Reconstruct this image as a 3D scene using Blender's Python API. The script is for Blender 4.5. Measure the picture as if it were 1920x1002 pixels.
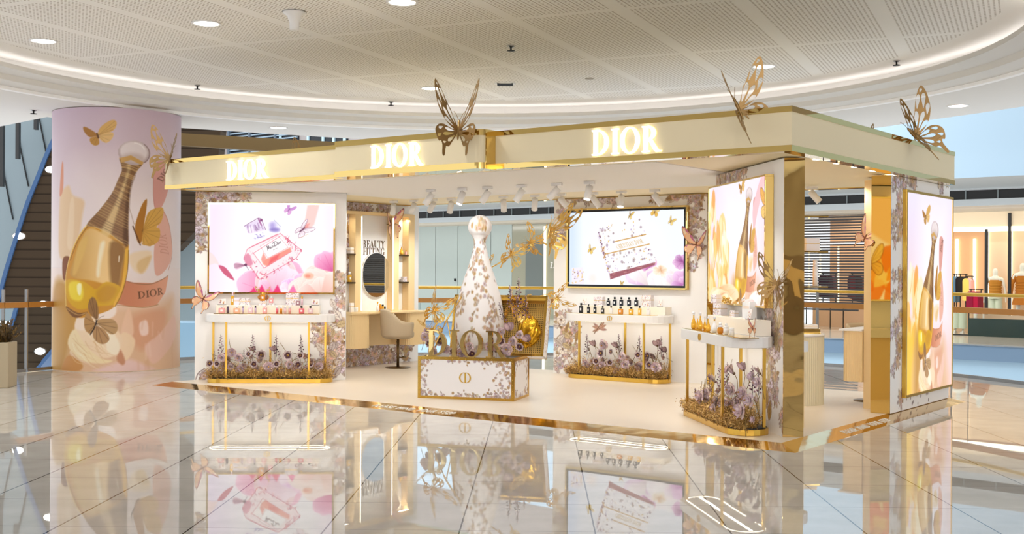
import bpy, bmesh, math, random
import numpy as np
from mathutils import Vector, Matrix
from mathutils.geometry import tessellate_polygon
R = math.radians
rnd = random.Random(7)
scene = bpy.context.scene
COL = scene.collection
for o in list(bpy.data.objects): bpy.data.objects.remove(o)

# ---------------------------------------------------------------- camera
EYE = 1.59; FPX = 2170.47; ROLL = 0.0055; SY = 6.65
cd = bpy.data.cameras.new('camera'); cam = bpy.data.objects.new('camera', cd); COL.objects.link(cam)
cd.sensor_width = 36.0; cd.lens = 36.0 * FPX / 1920.0
cd.shift_y = SY / 1920.0
cd.clip_start = 0.05; cd.clip_end = 200
cam.matrix_world = Matrix.Translation((0, 0, EYE)) @ Matrix.Rotation(R(90), 4, 'X') @ Matrix.Rotation(ROLL, 4, 'Z')
scene.camera = cam
# ---------------------------------------------------------------- view, world, large lights
scene.view_settings.view_transform = 'Standard'
try: scene.view_settings.look = 'None'
except Exception: pass
scene.view_settings.gamma = 1.0
scene.view_settings.use_curve_mapping = False
scene.view_settings.exposure = 0.1
wd = bpy.data.worlds.new('world'); scene.world = wd; wd.use_nodes = True
bgn = wd.node_tree.nodes['Background']
bgn.inputs['Color'].default_value = (0.93, 0.96, 1.0, 1); bgn.inputs['Strength'].default_value = 1.3

def light(kind, name, loc, energy, col=(1, .96, .9), size=1.0, size_y=None, rot=(0, 0, 0), spot=None, blend=.5, target=None):
    ld = bpy.data.lights.new(name, kind); ld.energy = energy; ld.color = col
    if kind == 'AREA':
        ld.size = size
        if size_y: ld.shape = 'RECTANGLE'; ld.size_y = size_y
    else:
        ld.shadow_soft_size = size
    if kind == 'SPOT': ld.spot_size = spot; ld.spot_blend = blend
    o = bpy.data.objects.new(name, ld); COL.objects.link(o); o.location = loc; o.rotation_euler = rot
    if target is not None:
        o.rotation_euler = (Vector(target) - Vector(loc)).to_track_quat('-Z', 'Y').to_euler()
    return o
# light falling from the mall ceiling (rows of downlights beyond the frame as large soft sources)
LIGHTS = [
    (( -1.0, 5.5, 4.3), 190, 7.0, 3.0), ((-6.5, 10.5, 4.3), 110, 3.0, 5.0), ((6.5, 9.5, 4.3), 110, 3.0, 5.0)]
for i, (l, e, sx, sy_) in enumerate(LIGHTS):
    light('AREA', 'ceiling_light_field', l, e, (1, .985, .96), sx, sy_)

# unseen fill added behind the viewer to raise the general brightness
light('AREA', 'front_fill', (0, -5.2, 3.4), 720, (.98, .98, 1), 16, .9, rot=(R(90), 0, 0))
light('AREA', 'rear_panel_fill', (0, -3.6, 4.0), 520, (1, .96, .9), 14, .8, target=(0, -6, 1.2))  # added fill that brightens the panels reflected in the gold
# ---------------------------------------------------------------- pixel rays (photo frame 1920x1002)
def ray(px, py):
    dx, dy = px - 960.0, py - 501.0
    c, s = math.cos(ROLL), math.sin(ROLL)
    u = c * dx + s * dy; v = -s * dx + c * dy
    return u / FPX, 1.0, -(v - SY) / FPX
def W(px, py, Y):
    r = ray(px, py); return (r[0] * Y, Y, EYE + r[2] * Y)
def G(px, py, z=0.0):
    r = ray(px, py); t = (z - EYE) / r[2]; return (r[0] * t, t, z)

class Frame:
    """x right, y away from the viewer of the face, z up"""
    def __init__(s, org, rot):
        s.o = org; s.r = rot; s.ex = (math.cos(rot), math.sin(rot)); s.ey = (-math.sin(rot), math.cos(rot))
    def w(s, x, y, z=0): return (s.o[0] + x * s.ex[0] + y * s.ey[0], s.o[1] + x * s.ex[1] + y * s.ey[1], z)
    def l(s, P):
        dx, dy = P[0] - s.o[0], P[1] - s.o[1]
        return (dx * s.ex[0] + dy * s.ex[1], dx * s.ey[0] + dy * s.ey[1], P[2])
    def hit(s, px, py, y=0.0):
        r = ray(px, py); n = s.ey; d = s.o[0] * n[0] + s.o[1] * n[1] + y
        t = d / (r[0] * n[0] + r[1] * n[1]); P = (r[0] * t, r[1] * t, EYE + r[2] * t); q = s.l(P)
        return q[0], q[2]
    def g(s, px, py, z): return s.l(G(px, py, z))
A0 = -0.6477
ST = Frame((2.4993, 10.17), A0)                 # stand: u right along the front, v to the back
HP = 0.04
FA = Frame((-4.414, 16.126), R(3.318))
FB = Frame(ST.w(-5.91, 4.72)[:2], A0)
_dc = Vector((.137, -.99)).normalized()
FC = Frame((2.55 - _dc.x * 2.06, 10.868 - _dc.y * 2.06), math.atan2(_dc.y, _dc.x))
FD = Frame(ST.w(-.2, 3.0)[:2], A0 + R(90))
FE = Frame(ST.w(-9.03, 3.1)[:2], A0 + R(90))

# ---------------------------------------------------------------- object helpers
def tag(o, label=None, cat=None, group=None, kind=None):
    if label: o['label'] = label
    if cat: o['category'] = cat
    if group: o['group'] = group
    if kind: o['kind'] = kind
    return o
def thing(name, label, cat, loc=(0, 0, 0), rotz=0.0, group=None, rot=None):
    o = bpy.data.objects.new(name, None); COL.objects.link(o); o.empty_display_size = .1
    o.location = loc; o.rotation_euler = rot if rot is not None else (0, 0, rotz)
    return tag(o, label, cat, group)
def dup(root, loc, rot=None, label=None, group=None, scale=None):
    r = root.copy(); COL.objects.link(r); r.location = loc
    if rot is not None: r.rotation_euler = rot
    if scale: r.scale = (scale,) * 3
    if label: r['label'] = label
    if group: r['group'] = group
    for ch in list(root.children):
        c = ch.copy(); COL.objects.link(c); c.parent = r
        for g in ch.children:
            d = g.copy(); COL.objects.link(d); d.parent = c
    return r

class MB:
    def __init__(s): s.v = []; s.f = []; s.m = []; s.c = []; s.M = Matrix.Identity(4); s.col = (1, 1, 1); s.mi = 0; s.sm = []; s.smooth = False
    def add(s, vs, fs, mi=None, col=None):
        b = len(s.v); M = s.M; col = col or s.col
        for p in vs: s.v.append(tuple(M @ Vector(p))); s.c.append(col)
        for f in fs: s.f.append([b + i for i in f]); s.m.append(s.mi if mi is None else mi); s.sm.append(s.smooth)
        return s
    def box(s, x0, y0, z0, x1, y1, z1, mi=None, col=None):
        x0, x1 = sorted((x0, x1)); y0, y1 = sorted((y0, y1)); z0, z1 = sorted((z0, z1))
        vs = [(x, y, z) for z in (z0, z1) for y in (y0, y1) for x in (x0, x1)]
        return s.add(vs, [(0, 2, 3, 1), (4, 5, 7, 6), (0, 1, 5, 4), (2, 6, 7, 3), (0, 4, 6, 2), (1, 3, 7, 5)], mi, col)
    def prism(s, pts, z0, z1, mi=None, col=None, axis='z'):
        """extruded outline; axis z: pts=(x,y); axis y: pts=(x,z) extruded in y"""
        n = len(pts)
        A = sum(pts[i][0] * pts[(i + 1) % n][1] - pts[(i + 1) % n][0] * pts[i][1] for i in range(n))
        if A < 0: pts = pts[::-1]
        if axis == 'z': vs = [(p[0], p[1], z0) for p in pts] + [(p[0], p[1], z1) for p in pts]; fl = False
        else: vs = [(p[0], z0, p[1]) for p in pts] + [(p[0], z1, p[1]) for p in pts]; fl = True
        fs = [list(range(n))[::-1], list(range(n, 2 * n))] + [(i, (i + 1) % n, n + (i + 1) % n, n + i) for i in range(n)]
        if fl: fs = [list(f)[::-1] for f in fs]
        return s.add(vs, fs, mi, col)
    def plate(s, outer, holes, t, mi=None, col=None, fn=None):
        """flat plate with holes in the xy plane, thickness t"""
        loops = [outer] + list(holes); flat = [p for l in loops for p in l]
        tris = tessellate_polygon([[Vector((p[0], p[1], 0)) for p in l] for l in loops])
        n = len(flat); fn = fn or (lambda x, y: 0.0)
        vs = [(p[0], p[1], fn(*p) + t / 2) for p in flat] + [(p[0], p[1], fn(*p) - t / 2) for p in flat]
        fs = [tuple(tr) for tr in tris] + [tuple(n + i for i in reversed(tr)) for tr in tris]
        b = 0
        for l in loops:
            k = len(l)
            for i in range(k): j = (i + 1) % k; fs.append((b + i, b + j, n + b + j, n + b + i))
            b += k
        return s.add(vs, fs, mi, col)
    def lathe(s, prof, n=24, cx=0, cy=0, mi=None, col=None, cap=True, a0=0.0, a1=2 * math.pi):
        full = abs(a1 - a0 - 2 * math.pi) < 1e-6
        k = n if full else n + 1
        vs = []
        for r, z in prof:
            for i in range(k):
                a = a0 + (a1 - a0) * i / n; vs.append((cx + r * math.cos(a), cy + r * math.sin(a), z))
        fs = []
        for j in range(len(prof) - 1):
            for i in range(n):
                i2 = (i + 1) % k if full else i + 1
                fs.append((j * k + i, j * k + i2, (j + 1) * k + i2, (j + 1) * k + i))
        if cap and full:
            fs.append(tuple(range(k))[::-1]); fs.append(tuple((len(prof) - 1) * k + i for i in range(k)))
        sm = s.smooth; s.smooth = True; s.add(vs, fs, mi, col); s.smooth = sm
        return s
    def tube(s, pts, r, n=6, mi=None, col=None, taper=None):
        pts = [Vector(p) for p in pts]; vs = []; fs = []; up = Vector((0, 0, 1)); N = len(pts)
        for i, p in enumerate(pts):
            d = (pts[min(i + 1, N - 1)] - pts[max(i - 1, 0)]).normalized()
            a = d.cross(up if abs(d.z) < .9 else Vector((1, 0, 0))).normalized(); b = d.cross(a)
            rr = r if taper is None else r * (1 + (taper - 1) * i / max(N - 1, 1))
            for k in range(n):
                t = 2 * math.pi * k / n; vs.append(tuple(p + a * math.cos(t) * rr + b * math.sin(t) * rr))
        for i in range(N - 1):
            for k in range(n): fs.append((i * n + k, (i + 1) * n + k, (i + 1) * n + (k + 1) % n, i * n + (k + 1) % n))
        fs.append(tuple(range(n))); fs.append(tuple((N - 1) * n + k for k in range(n))[::-1])
        sm = s.smooth; s.smooth = True; s.add(vs, fs, mi, col); s.smooth = sm
        return s
    def ball(s, c, r, n=10, m=7, mi=None, col=None, sx=1, sy=1, sz=1):
        vs = [(c[0], c[1], c[2] - r * sz)]; fs = []
        for j in range(1, m):
            t = math.pi * j / m
            for i in range(n):
                a = 2 * math.pi * i / n; vs.append((c[0] + r * sx * math.sin(t) * math.cos(a), c[1] + r * sy * math.sin(t) * math.sin(a), c[2] - r * sz * math.cos(t)))
        vs.append((c[0], c[1], c[2] + r * sz)); L = len(vs) - 1
        for i in range(n):
            fs.append((0, 1 + (i + 1) % n, 1 + i)); fs.append((L, 1 + (m - 2) * n + i, 1 + (m - 2) * n + (i + 1) % n))
        for j in range(m - 2):
            for i in range(n): fs.append((1 + j * n + i, 1 + j * n + (i + 1) % n, 1 + (j + 1) * n + (i + 1) % n, 1 + (j + 1) * n + i))
        sm = s.smooth; s.smooth = True; s.add(vs, fs, mi, col); s.smooth = sm
        return s
    def build(s, name, mats, parent=None, colors=False, bevel=None, loc=None, rotz=None):
        me = bpy.data.meshes.new(name); me.from_pydata(s.v, [], s.f)
        if not isinstance(mats, (list, tuple)): mats = [mats]
        for m in mats: me.materials.append(m)
        me.polygons.foreach_set('material_index', s.m); me.polygons.foreach_set('use_smooth', s.sm)
        if colors:
            at = me.color_attributes.new('Col', 'FLOAT_COLOR', 'POINT')
            c = np.ones((len(s.v), 4), np.float32); c[:, :3] = s2l(np.array(s.c, np.float32)); at.data.foreach_set('color', c.ravel())
        me.update()
        o = bpy.data.objects.new(name, me); COL.objects.link(o)
        if parent: o.parent = parent
        if loc is not None: o.location = loc
        if rotz is not None: o.rotation_euler = (0, 0, rotz)
        if bevel:
            b = o.modifiers.new('bevel', 'BEVEL'); b.width = bevel; b.segments = 2; b.limit_method = 'ANGLE'; b.angle_limit = R(50)
        return o
def s2l(c):
    c = np.asarray(c, np.float32); return np.where(c <= .04045, c / 12.92, ((np.maximum(c, 0) + .055) / 1.055) ** 2.4)

# ---------------------------------------------------------------- materials
def mat(name, col, rough=.5, metal=0.0, emit=None, estr=1.0, spec=None, trans=0.0, ior=1.45, bump=None, alpha=None, coat=0.0):
    m = bpy.data.materials.new(name); m.use_nodes = True; nt = m.node_tree; b = nt.nodes['Principled BSDF']
    lin = [float(x) for x in s2l(col)] + [1]
    b.inputs['Base Color'].default_value = lin; b.inputs['Roughness'].default_value = rough; b.inputs['Metallic'].default_value = metal
    b.inputs['IOR'].default_value = ior
    if spec is not None: b.inputs['Specular IOR Level'].default_value = spec
    if trans: b.inputs['Transmission Weight'].default_value = trans
    if coat: b.inputs['Coat Weight'].default_value = coat; b.inputs['Coat Roughness'].default_value = .05
    if alpha is not None: b.inputs['Alpha'].default_value = alpha
    if emit is not None:
        b.inputs['Emission Color'].default_value = [float(x) for x in s2l(emit)] + [1]; b.inputs['Emission Strength'].default_value = estr
    if bump:   # (scale, strength, distance, stretch)
        tc = nt.nodes.new('ShaderNodeTexCoord'); mp = nt.nodes.new('ShaderNodeMapping'); nz = nt.nodes.new('ShaderNodeTexNoise'); bp = nt.nodes.new('ShaderNodeBump')
        mp.inputs['Scale'].default_value = bump[3] if len(bump) > 3 else (1, 1, 1)
        nz.inputs['Scale'].default_value = bump[0]; nz.inputs['Detail'].default_value = 1.5
        bp.inputs['Strength'].default_value = bump[1]; bp.inputs['Distance'].default_value = bump[2]
        nt.links.new(tc.outputs['Object'], mp.inputs['Vector']); nt.links.new(mp.outputs['Vector'], nz.inputs['Vector'])
        nt.links.new(nz.outputs['Fac'], bp.inputs['Height']); nt.links.new(bp.outputs['Normal'], b.inputs['Normal'])
    return m
def vcmat(name, rough=.45, emit=False, estr=1.0, metal=0.0):
    m = bpy.data.materials.new(name); m.use_nodes = True; nt = m.node_tree
    at = nt.nodes.new('ShaderNodeAttribute'); at.attribute_name = 'Col'
    b = nt.nodes['Principled BSDF']
    if emit:
        b.inputs['Base Color'].default_value = (.01, .01, .01, 1); b.inputs['Roughness'].default_value = .3; b.inputs['Specular IOR Level'].default_value = .15
        nt.links.new(at.outputs['Color'], b.inputs['Emission Color']); b.inputs['Emission Strength'].default_value = estr
    else:
        nt.links.new(at.outputs['Color'], b.inputs['Base Color']); b.inputs['Roughness'].default_value = rough; b.inputs['Metallic'].default_value = metal
    return m
M = {}
M['white'] = mat('white_lacquer', (.93, .925, .92), .35)
M['matte_white'] = mat('matte_white', (.93, .92, .90), .7)
M['cream'] = mat('cream_fascia', (.89, .84, .71), .55)
M['canopy_cream'] = mat('cream_and_warm_light', (.94, .88, .73), .6)  # cream; on the canopy soffit its yellow tint stands for warm light
M['platform'] = mat('platform_floor', (.94, .89, .82), .32)
M['goldmirror'] = mat('gold_mirror', (.95, .83, .56), .03, 1.0, bump=(2.2, .25, .05))
M['goldflat'] = mat('gold_mirror_flat', (.88, .76, .47), .02, 1.0, bump=(.8, .10, .04))
M['brass'] = mat('brushed_brass', (.86, .70, .32), .3, 1.0)
M['darkgold'] = mat('bronze_gold', (.62, .50, .32), .42, .7)
M['black'] = mat('black_gloss', (.03, .03, .035), .12)
M['dark'] = mat('dark_plastic', (.1, .1, .1), .5)
M['maple'] = mat('pale_maple', (.93, .82, .62), .5)
M['beige_fabric'] = mat('beige_velvet', (.78, .71, .60), .9, bump=(60, .3, .01))
M['bronze'] = mat('bronze_metal', (.45, .36, .24), .3, .9)
M['print'] = vcmat('printed_wallpaper', .45)
M['petal'] = vcmat('printed_paper_petals', .5)
M['foliage'] = vcmat('gilded_foliage', .5, metal=.25)
M['screen'] = vcmat('lightbox_print', emit=True, estr=1.05)
M['glass'] = mat('clear_glass', (1, 1, 1), .02, trans=1.0, ior=1.3)
M['steel'] = mat('brushed_steel', (.62, .62, .62), .25, 1.0)
M['led'] = mat('warm_led', (1, 1, 1), .5, emit=(1, .95, .85), estr=3.5)
M['ledcool'] = mat('cove_led', (1, 1, 1), .5, emit=(1, .98, .98), estr=2.6)
M['lamp'] = mat('lamp_lens', (1, 1, 1), .5, emit=(1, .98, .94), estr=12)
M['wood'] = mat('varnished_handrail', (.76, .52, .24), .3)
M['mirror'] = mat('silver_mirror', (.9, .9, .9), .01, 1.0)
M['wallwhite'] = mat('mall_white_paint', (.88, .87, .85), .7)

# ---------------------------------------------------------------- painter (artwork and prints as vertex colours of flat printed faces)
class Cv:
    def __init__(s, x0, z0, w, h, cell, bg, cz=None):
        s.x0, s.z0, s.w, s.h = x0, z0, w, h
        s.nx = max(2, int(round(w / cell)) + 1); s.ny = max(2, int(round(h / (cz or cell))) + 1)
        s.dx = w / (s.nx - 1); s.dz = h / (s.ny - 1); s.px = max(s.dx, s.dz)
        s.a = np.zeros((s.ny, s.nx, 3), np.float32); s.a[:] = bg; s.T = lambda x, y: (x, y)
    def _grid(s, bb, pad):
        i0 = max(0, int((bb[0] - pad - s.x0) / s.dx)); i1 = min(s.nx, int((bb[2] + pad - s.x0) / s.dx) + 2)
        j0 = max(0, int((bb[1] - pad - s.z0) / s.dz)); j1 = min(s.ny, int((bb[3] + pad - s.z0) / s.dz) + 2)
        if i1 <= i0 or j1 <= j0: return None
        X, Z = np.meshgrid(s.x0 + s.dx * np.arange(i0, i1, dtype=np.float32), s.z0 + s.dz * np.arange(j0, j1, dtype=np.float32))
        return X, Z, slice(j0, j1), slice(i0, i1)
    def _blend(s, g, m, col):
        X, Z, sj, si = g
        if callable(col): c = col(X, Z)
        else: c = np.array(col, np.float32)
        s.a[sj, si] = s.a[sj, si] * (1 - m[..., None]) + c * m[..., None]
    def poly(s, pts, col, al=1.0, fe=0.0, smooth=False, raw=False):
        if smooth: pts = crom(pts, 6, True)
        P = [p if raw else s.T(*p) for p in pts]; n = len(P)
        xs = [p[0] for p in P]; zs = [p[1] for p in P]; f = max(fe, s.px * .7)
        g = s._grid((min(xs), min(zs), max(xs), max(zs)), f)
        if g is None: return
        X, Z = g[0], g[1]; d2 = np.full(X.shape, 1e9, np.float32); ins = np.zeros(X.shape, bool)
        for i in range(n):
            ax, az = P[i]; bx, bz = P[(i + 1) % n]; ex, ez = bx - ax, bz - az; L = ex * ex + ez * ez + 1e-12
            t = np.clip(((X - ax) * ex + (Z - az) * ez) / L, 0, 1)
            d2 = np.minimum(d2, (X - ax - t * ex) ** 2 + (Z - az - t * ez) ** 2)
            if az != bz: ins ^= ((az > Z) != (bz > Z)) & (X < ex * (Z - az) / ez + ax)
        d = np.sqrt(d2) * np.where(ins, 1, -1)
        s._blend(g, np.clip(d / f * .5 + .5, 0, 1) * al, col)
    def line(s, pts, w, col, al=1.0, fe=0.0, w1=None, smooth=True, raw=False):
        if smooth and len(pts) > 2: pts = crom(pts, 5, False)
        P = [p if raw else s.T(*p) for p in pts]; n = len(P); w1 = w if w1 is None else w1
        xs = [p[0] for p in P]; zs = [p[1] for p in P]; f = max(fe, s.px * .7)
        g = s._grid((min(xs), min(zs), max(xs), max(zs)), f + max(w, w1))
        if g is None: return
        X, Z = g[0], g[1]; m = np.zeros(X.shape, np.float32)
        for i in range(n - 1):
            ax, az = P[i]; bx, bz = P[i + 1]; ex, ez = bx - ax, bz - az; L = ex * ex + ez * ez + 1e-12
            t = np.clip(((X - ax) * ex + (Z - az) * ez) / L, 0, 1)
            d = np.sqrt((X - ax - t * ex) ** 2 + (Z - az - t * ez) ** 2)
            ww = (w + (w1 - w) * ((i + t) / (n - 1))) / 2; k = min(1.0, max(w, w1) / s.px * 1.1)
            m = np.maximum(m, np.clip((ww - d) / f * .5 + .5, 0, 1) * k)
        s._blend(g, m * al, col)
    def ell(s, c, rx, rz, col, rot=0, al=1.0, fe=0.0, raw=False):
        c = c if raw else s.T(*c); a = R(rot)
        s.poly([(c[0] + rx * math.cos(t) * math.cos(a) - rz * math.sin(t) * math.sin(a), c[1] + rx * math.cos(t) * math.sin(a) + rz * math.sin(t) * math.cos(a)) for t in np.linspace(0, 2 * math.pi, 18)[:-1]], col, al, fe, raw=True)
def lg(c0, c1, p0, p1):
    c0 = np.array(c0, np.float32); c1 = np.array(c1, np.float32); d = (p1[0] - p0[0], p1[1] - p0[1]); L = d[0] ** 2 + d[1] ** 2
    def f(X, Z):
        t = np.clip(((X - p0[0]) * d[0] + (Z - p0[1]) * d[1]) / L, 0, 1)[..., None]; return c0 * (1 - t) + c1 * t
    return f
def crom(P, k=6, closed=True):
    n = len(P); out = []
    for i in range(n if closed else n - 1):
        p = [P[(i + j - 1) % n] if closed else P[min(max(i + j - 1, 0), n - 1)] for j in range(4)]
        for q in range(k):
            t = q / k
            out.append(tuple(.5 * (2 * p[1][c] + (p[2][c] - p[0][c]) * t + (2 * p[0][c] - 5 * p[1][c] + 4 * p[2][c] - p[3][c]) * t * t + (-p[0][c] + 3 * p[1][c] - 3 * p[2][c] + p[3][c]) * t ** 3) for c in range(len(P[0]))))
    if not closed: out.append(tuple(P[-1]))
    return out
def canvas_mesh(name, cv, pos, mats, parent=None, extra=None, gm=0, loc=None, rotz=None, smooth=False, mask=None):
    """printed sheet: one vertex per canvas sample; extra = MB with the body of the panel"""
    X, Z = np.meshgrid(cv.x0 + cv.dx * np.arange(cv.nx), cv.z0 + cv.dz * np.arange(cv.ny))
    V = np.stack(pos(X, Z), -1).reshape(-1, 3); nv = len(V)
    idx = np.arange(nv).reshape(cv.ny, cv.nx)
    Q = np.stack([idx[:-1, :-1], idx[:-1, 1:], idx[1:, 1:], idx[1:, :-1]], -1).reshape(-1, 4)
    if mask is not None:
        mm = mask(X, Z); k = (mm[:-1, :-1] & mm[:-1, 1:] & mm[1:, 1:] & mm[1:, :-1]).ravel(); Q = Q[k]
    C = np.ones((nv, 4), np.float32); C[:, :3] = s2l(np.clip(cv.a.reshape(-1, 3), 0, 1))
    faces_l = [4] * len(Q); loops = Q.ravel(); mi = np.full(len(Q), gm)
    sm = np.full(len(Q), smooth)
    if extra:
        V = np.vstack([V, np.array(extra.v)]); C = np.vstack([C, np.concatenate([s2l(np.array(extra.c, np.float32)), np.ones((len(extra.v), 1), np.float32)], 1)])
        faces_l = np.concatenate([faces_l, [len(f) for f in extra.f]]); loops = np.concatenate([loops, np.concatenate([np.array(f) for f in extra.f]) + nv])
        mi = np.concatenate([mi, extra.m]); sm = np.concatenate([sm, extra.sm])
    me = bpy.data.meshes.new(name); faces_l = np.array(faces_l)
    me.vertices.add(len(V)); me.vertices.foreach_set('co', V.astype(np.float32).ravel())
    me.loops.add(len(loops)); me.loops.foreach_set('vertex_index', loops.astype(np.int32))
    me.polygons.add(len(faces_l)); me.polygons.foreach_set('loop_start', np.concatenate([[0], np.cumsum(faces_l)[:-1]]).astype(np.int32)); me.polygons.foreach_set('loop_total', faces_l.astype(np.int32))
    for m in mats: me.materials.append(m)
    me.polygons.foreach_set('material_index', mi.astype(np.int32)); me.polygons.foreach_set('use_smooth', sm.astype(bool))
    me.update(calc_edges=True); me.validate()
    at = me.color_attributes.new('Col', 'FLOAT_COLOR', 'POINT'); at.data.foreach_set('color', C.astype(np.float32).ravel())
    o = bpy.data.objects.new(name, me); COL.objects.link(o)
    if parent: o.parent = parent
    if loc is not None: o.location = loc
    if rotz is not None: o.rotation_euler = (0, 0, rotz)
    return o

# ---------------------------------------------------------------- lettering (high-contrast serif capitals, cap height 1)
def arc(cx, cy, rx, ry, a0, a1, n=14): return [(cx + rx * math.cos(R(a0 + (a1 - a0) * i / n)), cy + ry * math.sin(R(a0 + (a1 - a0) * i / n))) for i in range(n + 1)]
def rc(x0, y0, x1, y1): return [(x0, y0), (x1, y0), (x1, y1), (x0, y1)]
H_ = .045
def stemS(x, w=.17, y0=0, y1=1): return [rc(x, y0, x + w, y1), rc(x - .09, 0, x + w + .09, H_), rc(x - .09, 1 - H_, x + w + .09, 1)]
def bowl(x, y0, y1, rx, w=.17):
    cy = (y0 + y1) / 2; ry = (y1 - y0) / 2
    return arc(x, cy, rx, ry, 90, -90) + arc(x, cy, rx - w, ry - H_, -90, 90)
def glyph(ch):
    if ch == 'D': return stemS(.1) + [bowl(.26, 0, 1, .56)], .9
    if ch == 'I': return stemS(.1), .38
    if ch == 'O': return [arc(.46, .5, .46, .52, 85, 275) + arc(.46, .5, .29, .475, 275, 85), arc(.46, .5, .46, .52, -95, 95) + arc(.46, .5, .29, .475, 95, -95)], .98
    if ch == 'R': return stemS(.1) + [bowl(.26, .46, 1, .38, .16), [(.3, .5), (.44, .5), (.72, .12), (.82, .02), (.92, .03), (.9, 0), (.66, -.01), (.58, .06)]], .9
    if ch == 'B': return stemS(.1) + [bowl(.26, .49, 1, .33, .15), bowl(.26, 0, .53, .38, .16)], .74
    if ch == 'E': return stemS(.1) + [rc(.2, 0, .62, H_), rc(.2, 1 - H_, .6, 1), rc(.2, .5, .48, .5 + H_), rc(.59, 0, .63, .26), rc(.57, .76, .61, 1), rc(.46, .4, .49, .64)], .72
    if ch == 'F': return stemS(.1) + [rc(.2, 1 - H_, .6, 1), rc(.2, .48, .48, .48 + H_), rc(.57, .74, .61, 1), rc(.46, .38, .49, .62)], .68
    if ch == 'A': return [[(.36, 1), (.46, 1), (.8, 0), (.6, 0)], [(.38, 1), (.42, .94), (.12, 0), (.07, 0)], rc(.2, .3, .62, .3 + H_), rc(0, 0, .22, H_), rc(.52, 0, .88, H_)], .88
    if ch == 'U': return [[(.1, 1), (.27, 1), (.27, .3), (.33, .1), (.48, .04), (.63, .12), (.7, .3), (.7, 1), (.74, 1), (.74, .28), (.66, .06), (.46, -.02), (.2, .05), (.1, .28)], rc(0, 1 - H_, .36, 1), rc(.62, 1 - H_, .82, 1)], .84
    if ch == 'T': return [rc(.27, 0, .44, 1), rc(.18, 0, .53, H_), rc(0, 1 - H_, .71, 1), rc(0, .74, .04, 1), rc(.67, .74, .71, 1)], .76
    if ch == 'Y': return [[(.02, 1), (.22, 1), (.46, .5), (.46, 0), (.3, 0), (.3, .46)], [(.7, 1), (.74, 1), (.44, .48), (.4, .5)], rc(0, 1 - H_, .3, 1), rc(.6, 1 - H_, .82, 1), rc(.2, 0, .56, H_)], .8
    if ch == 'N': return [rc(.1, 0, .14, 1), rc(.72, 0, .76, 1), [(.04, 1), (.24, 1), (.76, 0), (.7, 0)], rc(0, 0, .24, H_), rc(.62, 1 - H_, .86, 1)], .9
    if ch == 'C': return [arc(.46, .5, .46, .52, 45, 315) + arc(.48, .5, .3, .475, 315, 45), rc(.72, .68, .76, .96)], .86
    if ch == 'G': return [arc(.46, .5, .46, .52, 45, 315) + arc(.48, .5, .3, .475, 315, 45), rc(.64, .02, .8, .42), rc(.56, .4, .88, .44), rc(.72, .7, .76, .96)], .92
    if ch == 'H': return stemS(.1) + stemS(.56) + [rc(.2, .48, .6, .48 + H_)], .84
    if ch == 'S': return [[(.5, .98), (.25, 1.0), (.08, .85), (.08, .65), (.25, .5), (.42, .35), (.42, .15), (.28, .03), (.1, .08), (.06, .3), (.02, .3), (.04, 0), (.3, -.02), (.52, .12), (.56, .32), (.4, .5), (.22, .64), (.18, .82), (.3, .95), (.46, .88), (.5, .7), (.54, .7)]], .6
    return [], .4
def word(txt, track=.06):
    out = []; x = 0
    for ch in txt:
        g, a = glyph(ch)
        if g: out.append((ch, [[(px + x, py) for px, py in p] for p in g]))
        x += a + track
    return out, x - track
def cd_emblem():
    """two facing letters in an oval: left arc, centre stem, right arc, unit height, centred"""
    return [arc(-.1, 0, .5, .5, 100, 260) + arc(-.06, 0, .4, .46, 255, 105), arc(.1, 0, .5, .5, -90, 90) + arc(.06, 0, .4, .46, 90, -90),
            rc(-.05, -.5, .08, .5), rc(-.2, .44, -.12, .5), rc(-.2, -.5, -.12, -.44)]
def letters3d(txt, width, height, depth, mats, parent, name='letter', x0=0, y0=0, z0=0, mi=(0, 0)):
    """raised letters on a face: x right, z up, standing out to -y"""
    ws, adv = word(txt); k = width / adv; res = []
    for ch, polys in ws:
        b = MB()
        for i, p in enumerate(polys):
            e = .0004 * i
            b.prism([(x0 + q[0] * k, z0 + q[1] * height) for q in p], y0 - depth - e, y0 - e, axis='y', mi=mi[0])
        res.append(b.build(name, mats, parent))
    return res
# ---------------------------------------------------------------- print motifs (engraved garden pattern)
PLUM = (.34, .24, .25); GOLDP = (.74, .59, .34); LILAC = (.90, .85, .88); PINKP = (.94, .84, .81); CREAMP = (.96, .93, .89); GREYP = (.62, .56, .56); BROWNP = (.45, .33, .24)
PALS = [(LILAC, PLUM, (.66, .50, .34)), (PINKP, BROWNP, GOLDP), (CREAMP, BROWNP, GOLDP), ((.92, .82, .74), BROWNP, (.78, .62, .36)), ((.94, .90, .93), PLUM, GREYP), ((.84, .72, .52), BROWNP, (.62, .45, .25))]
def petal_pts(cx, cz, a, r0, r1, w):
    out = []
    for t, k in ((0, 0.15), (.35, .8), (.7, 1), (.92, .75), (1.03, .25), (1.0, -.1), (.95, -.55), (.7, -1), (.35, -.75), (0, -.15)):
        rr = r0 + (r1 - r0) * t; out.append((cx + rr * math.cos(a) - k * w * math.sin(a), cz + rr * math.sin(a) + k * w * math.cos(a)))
    return out
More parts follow.
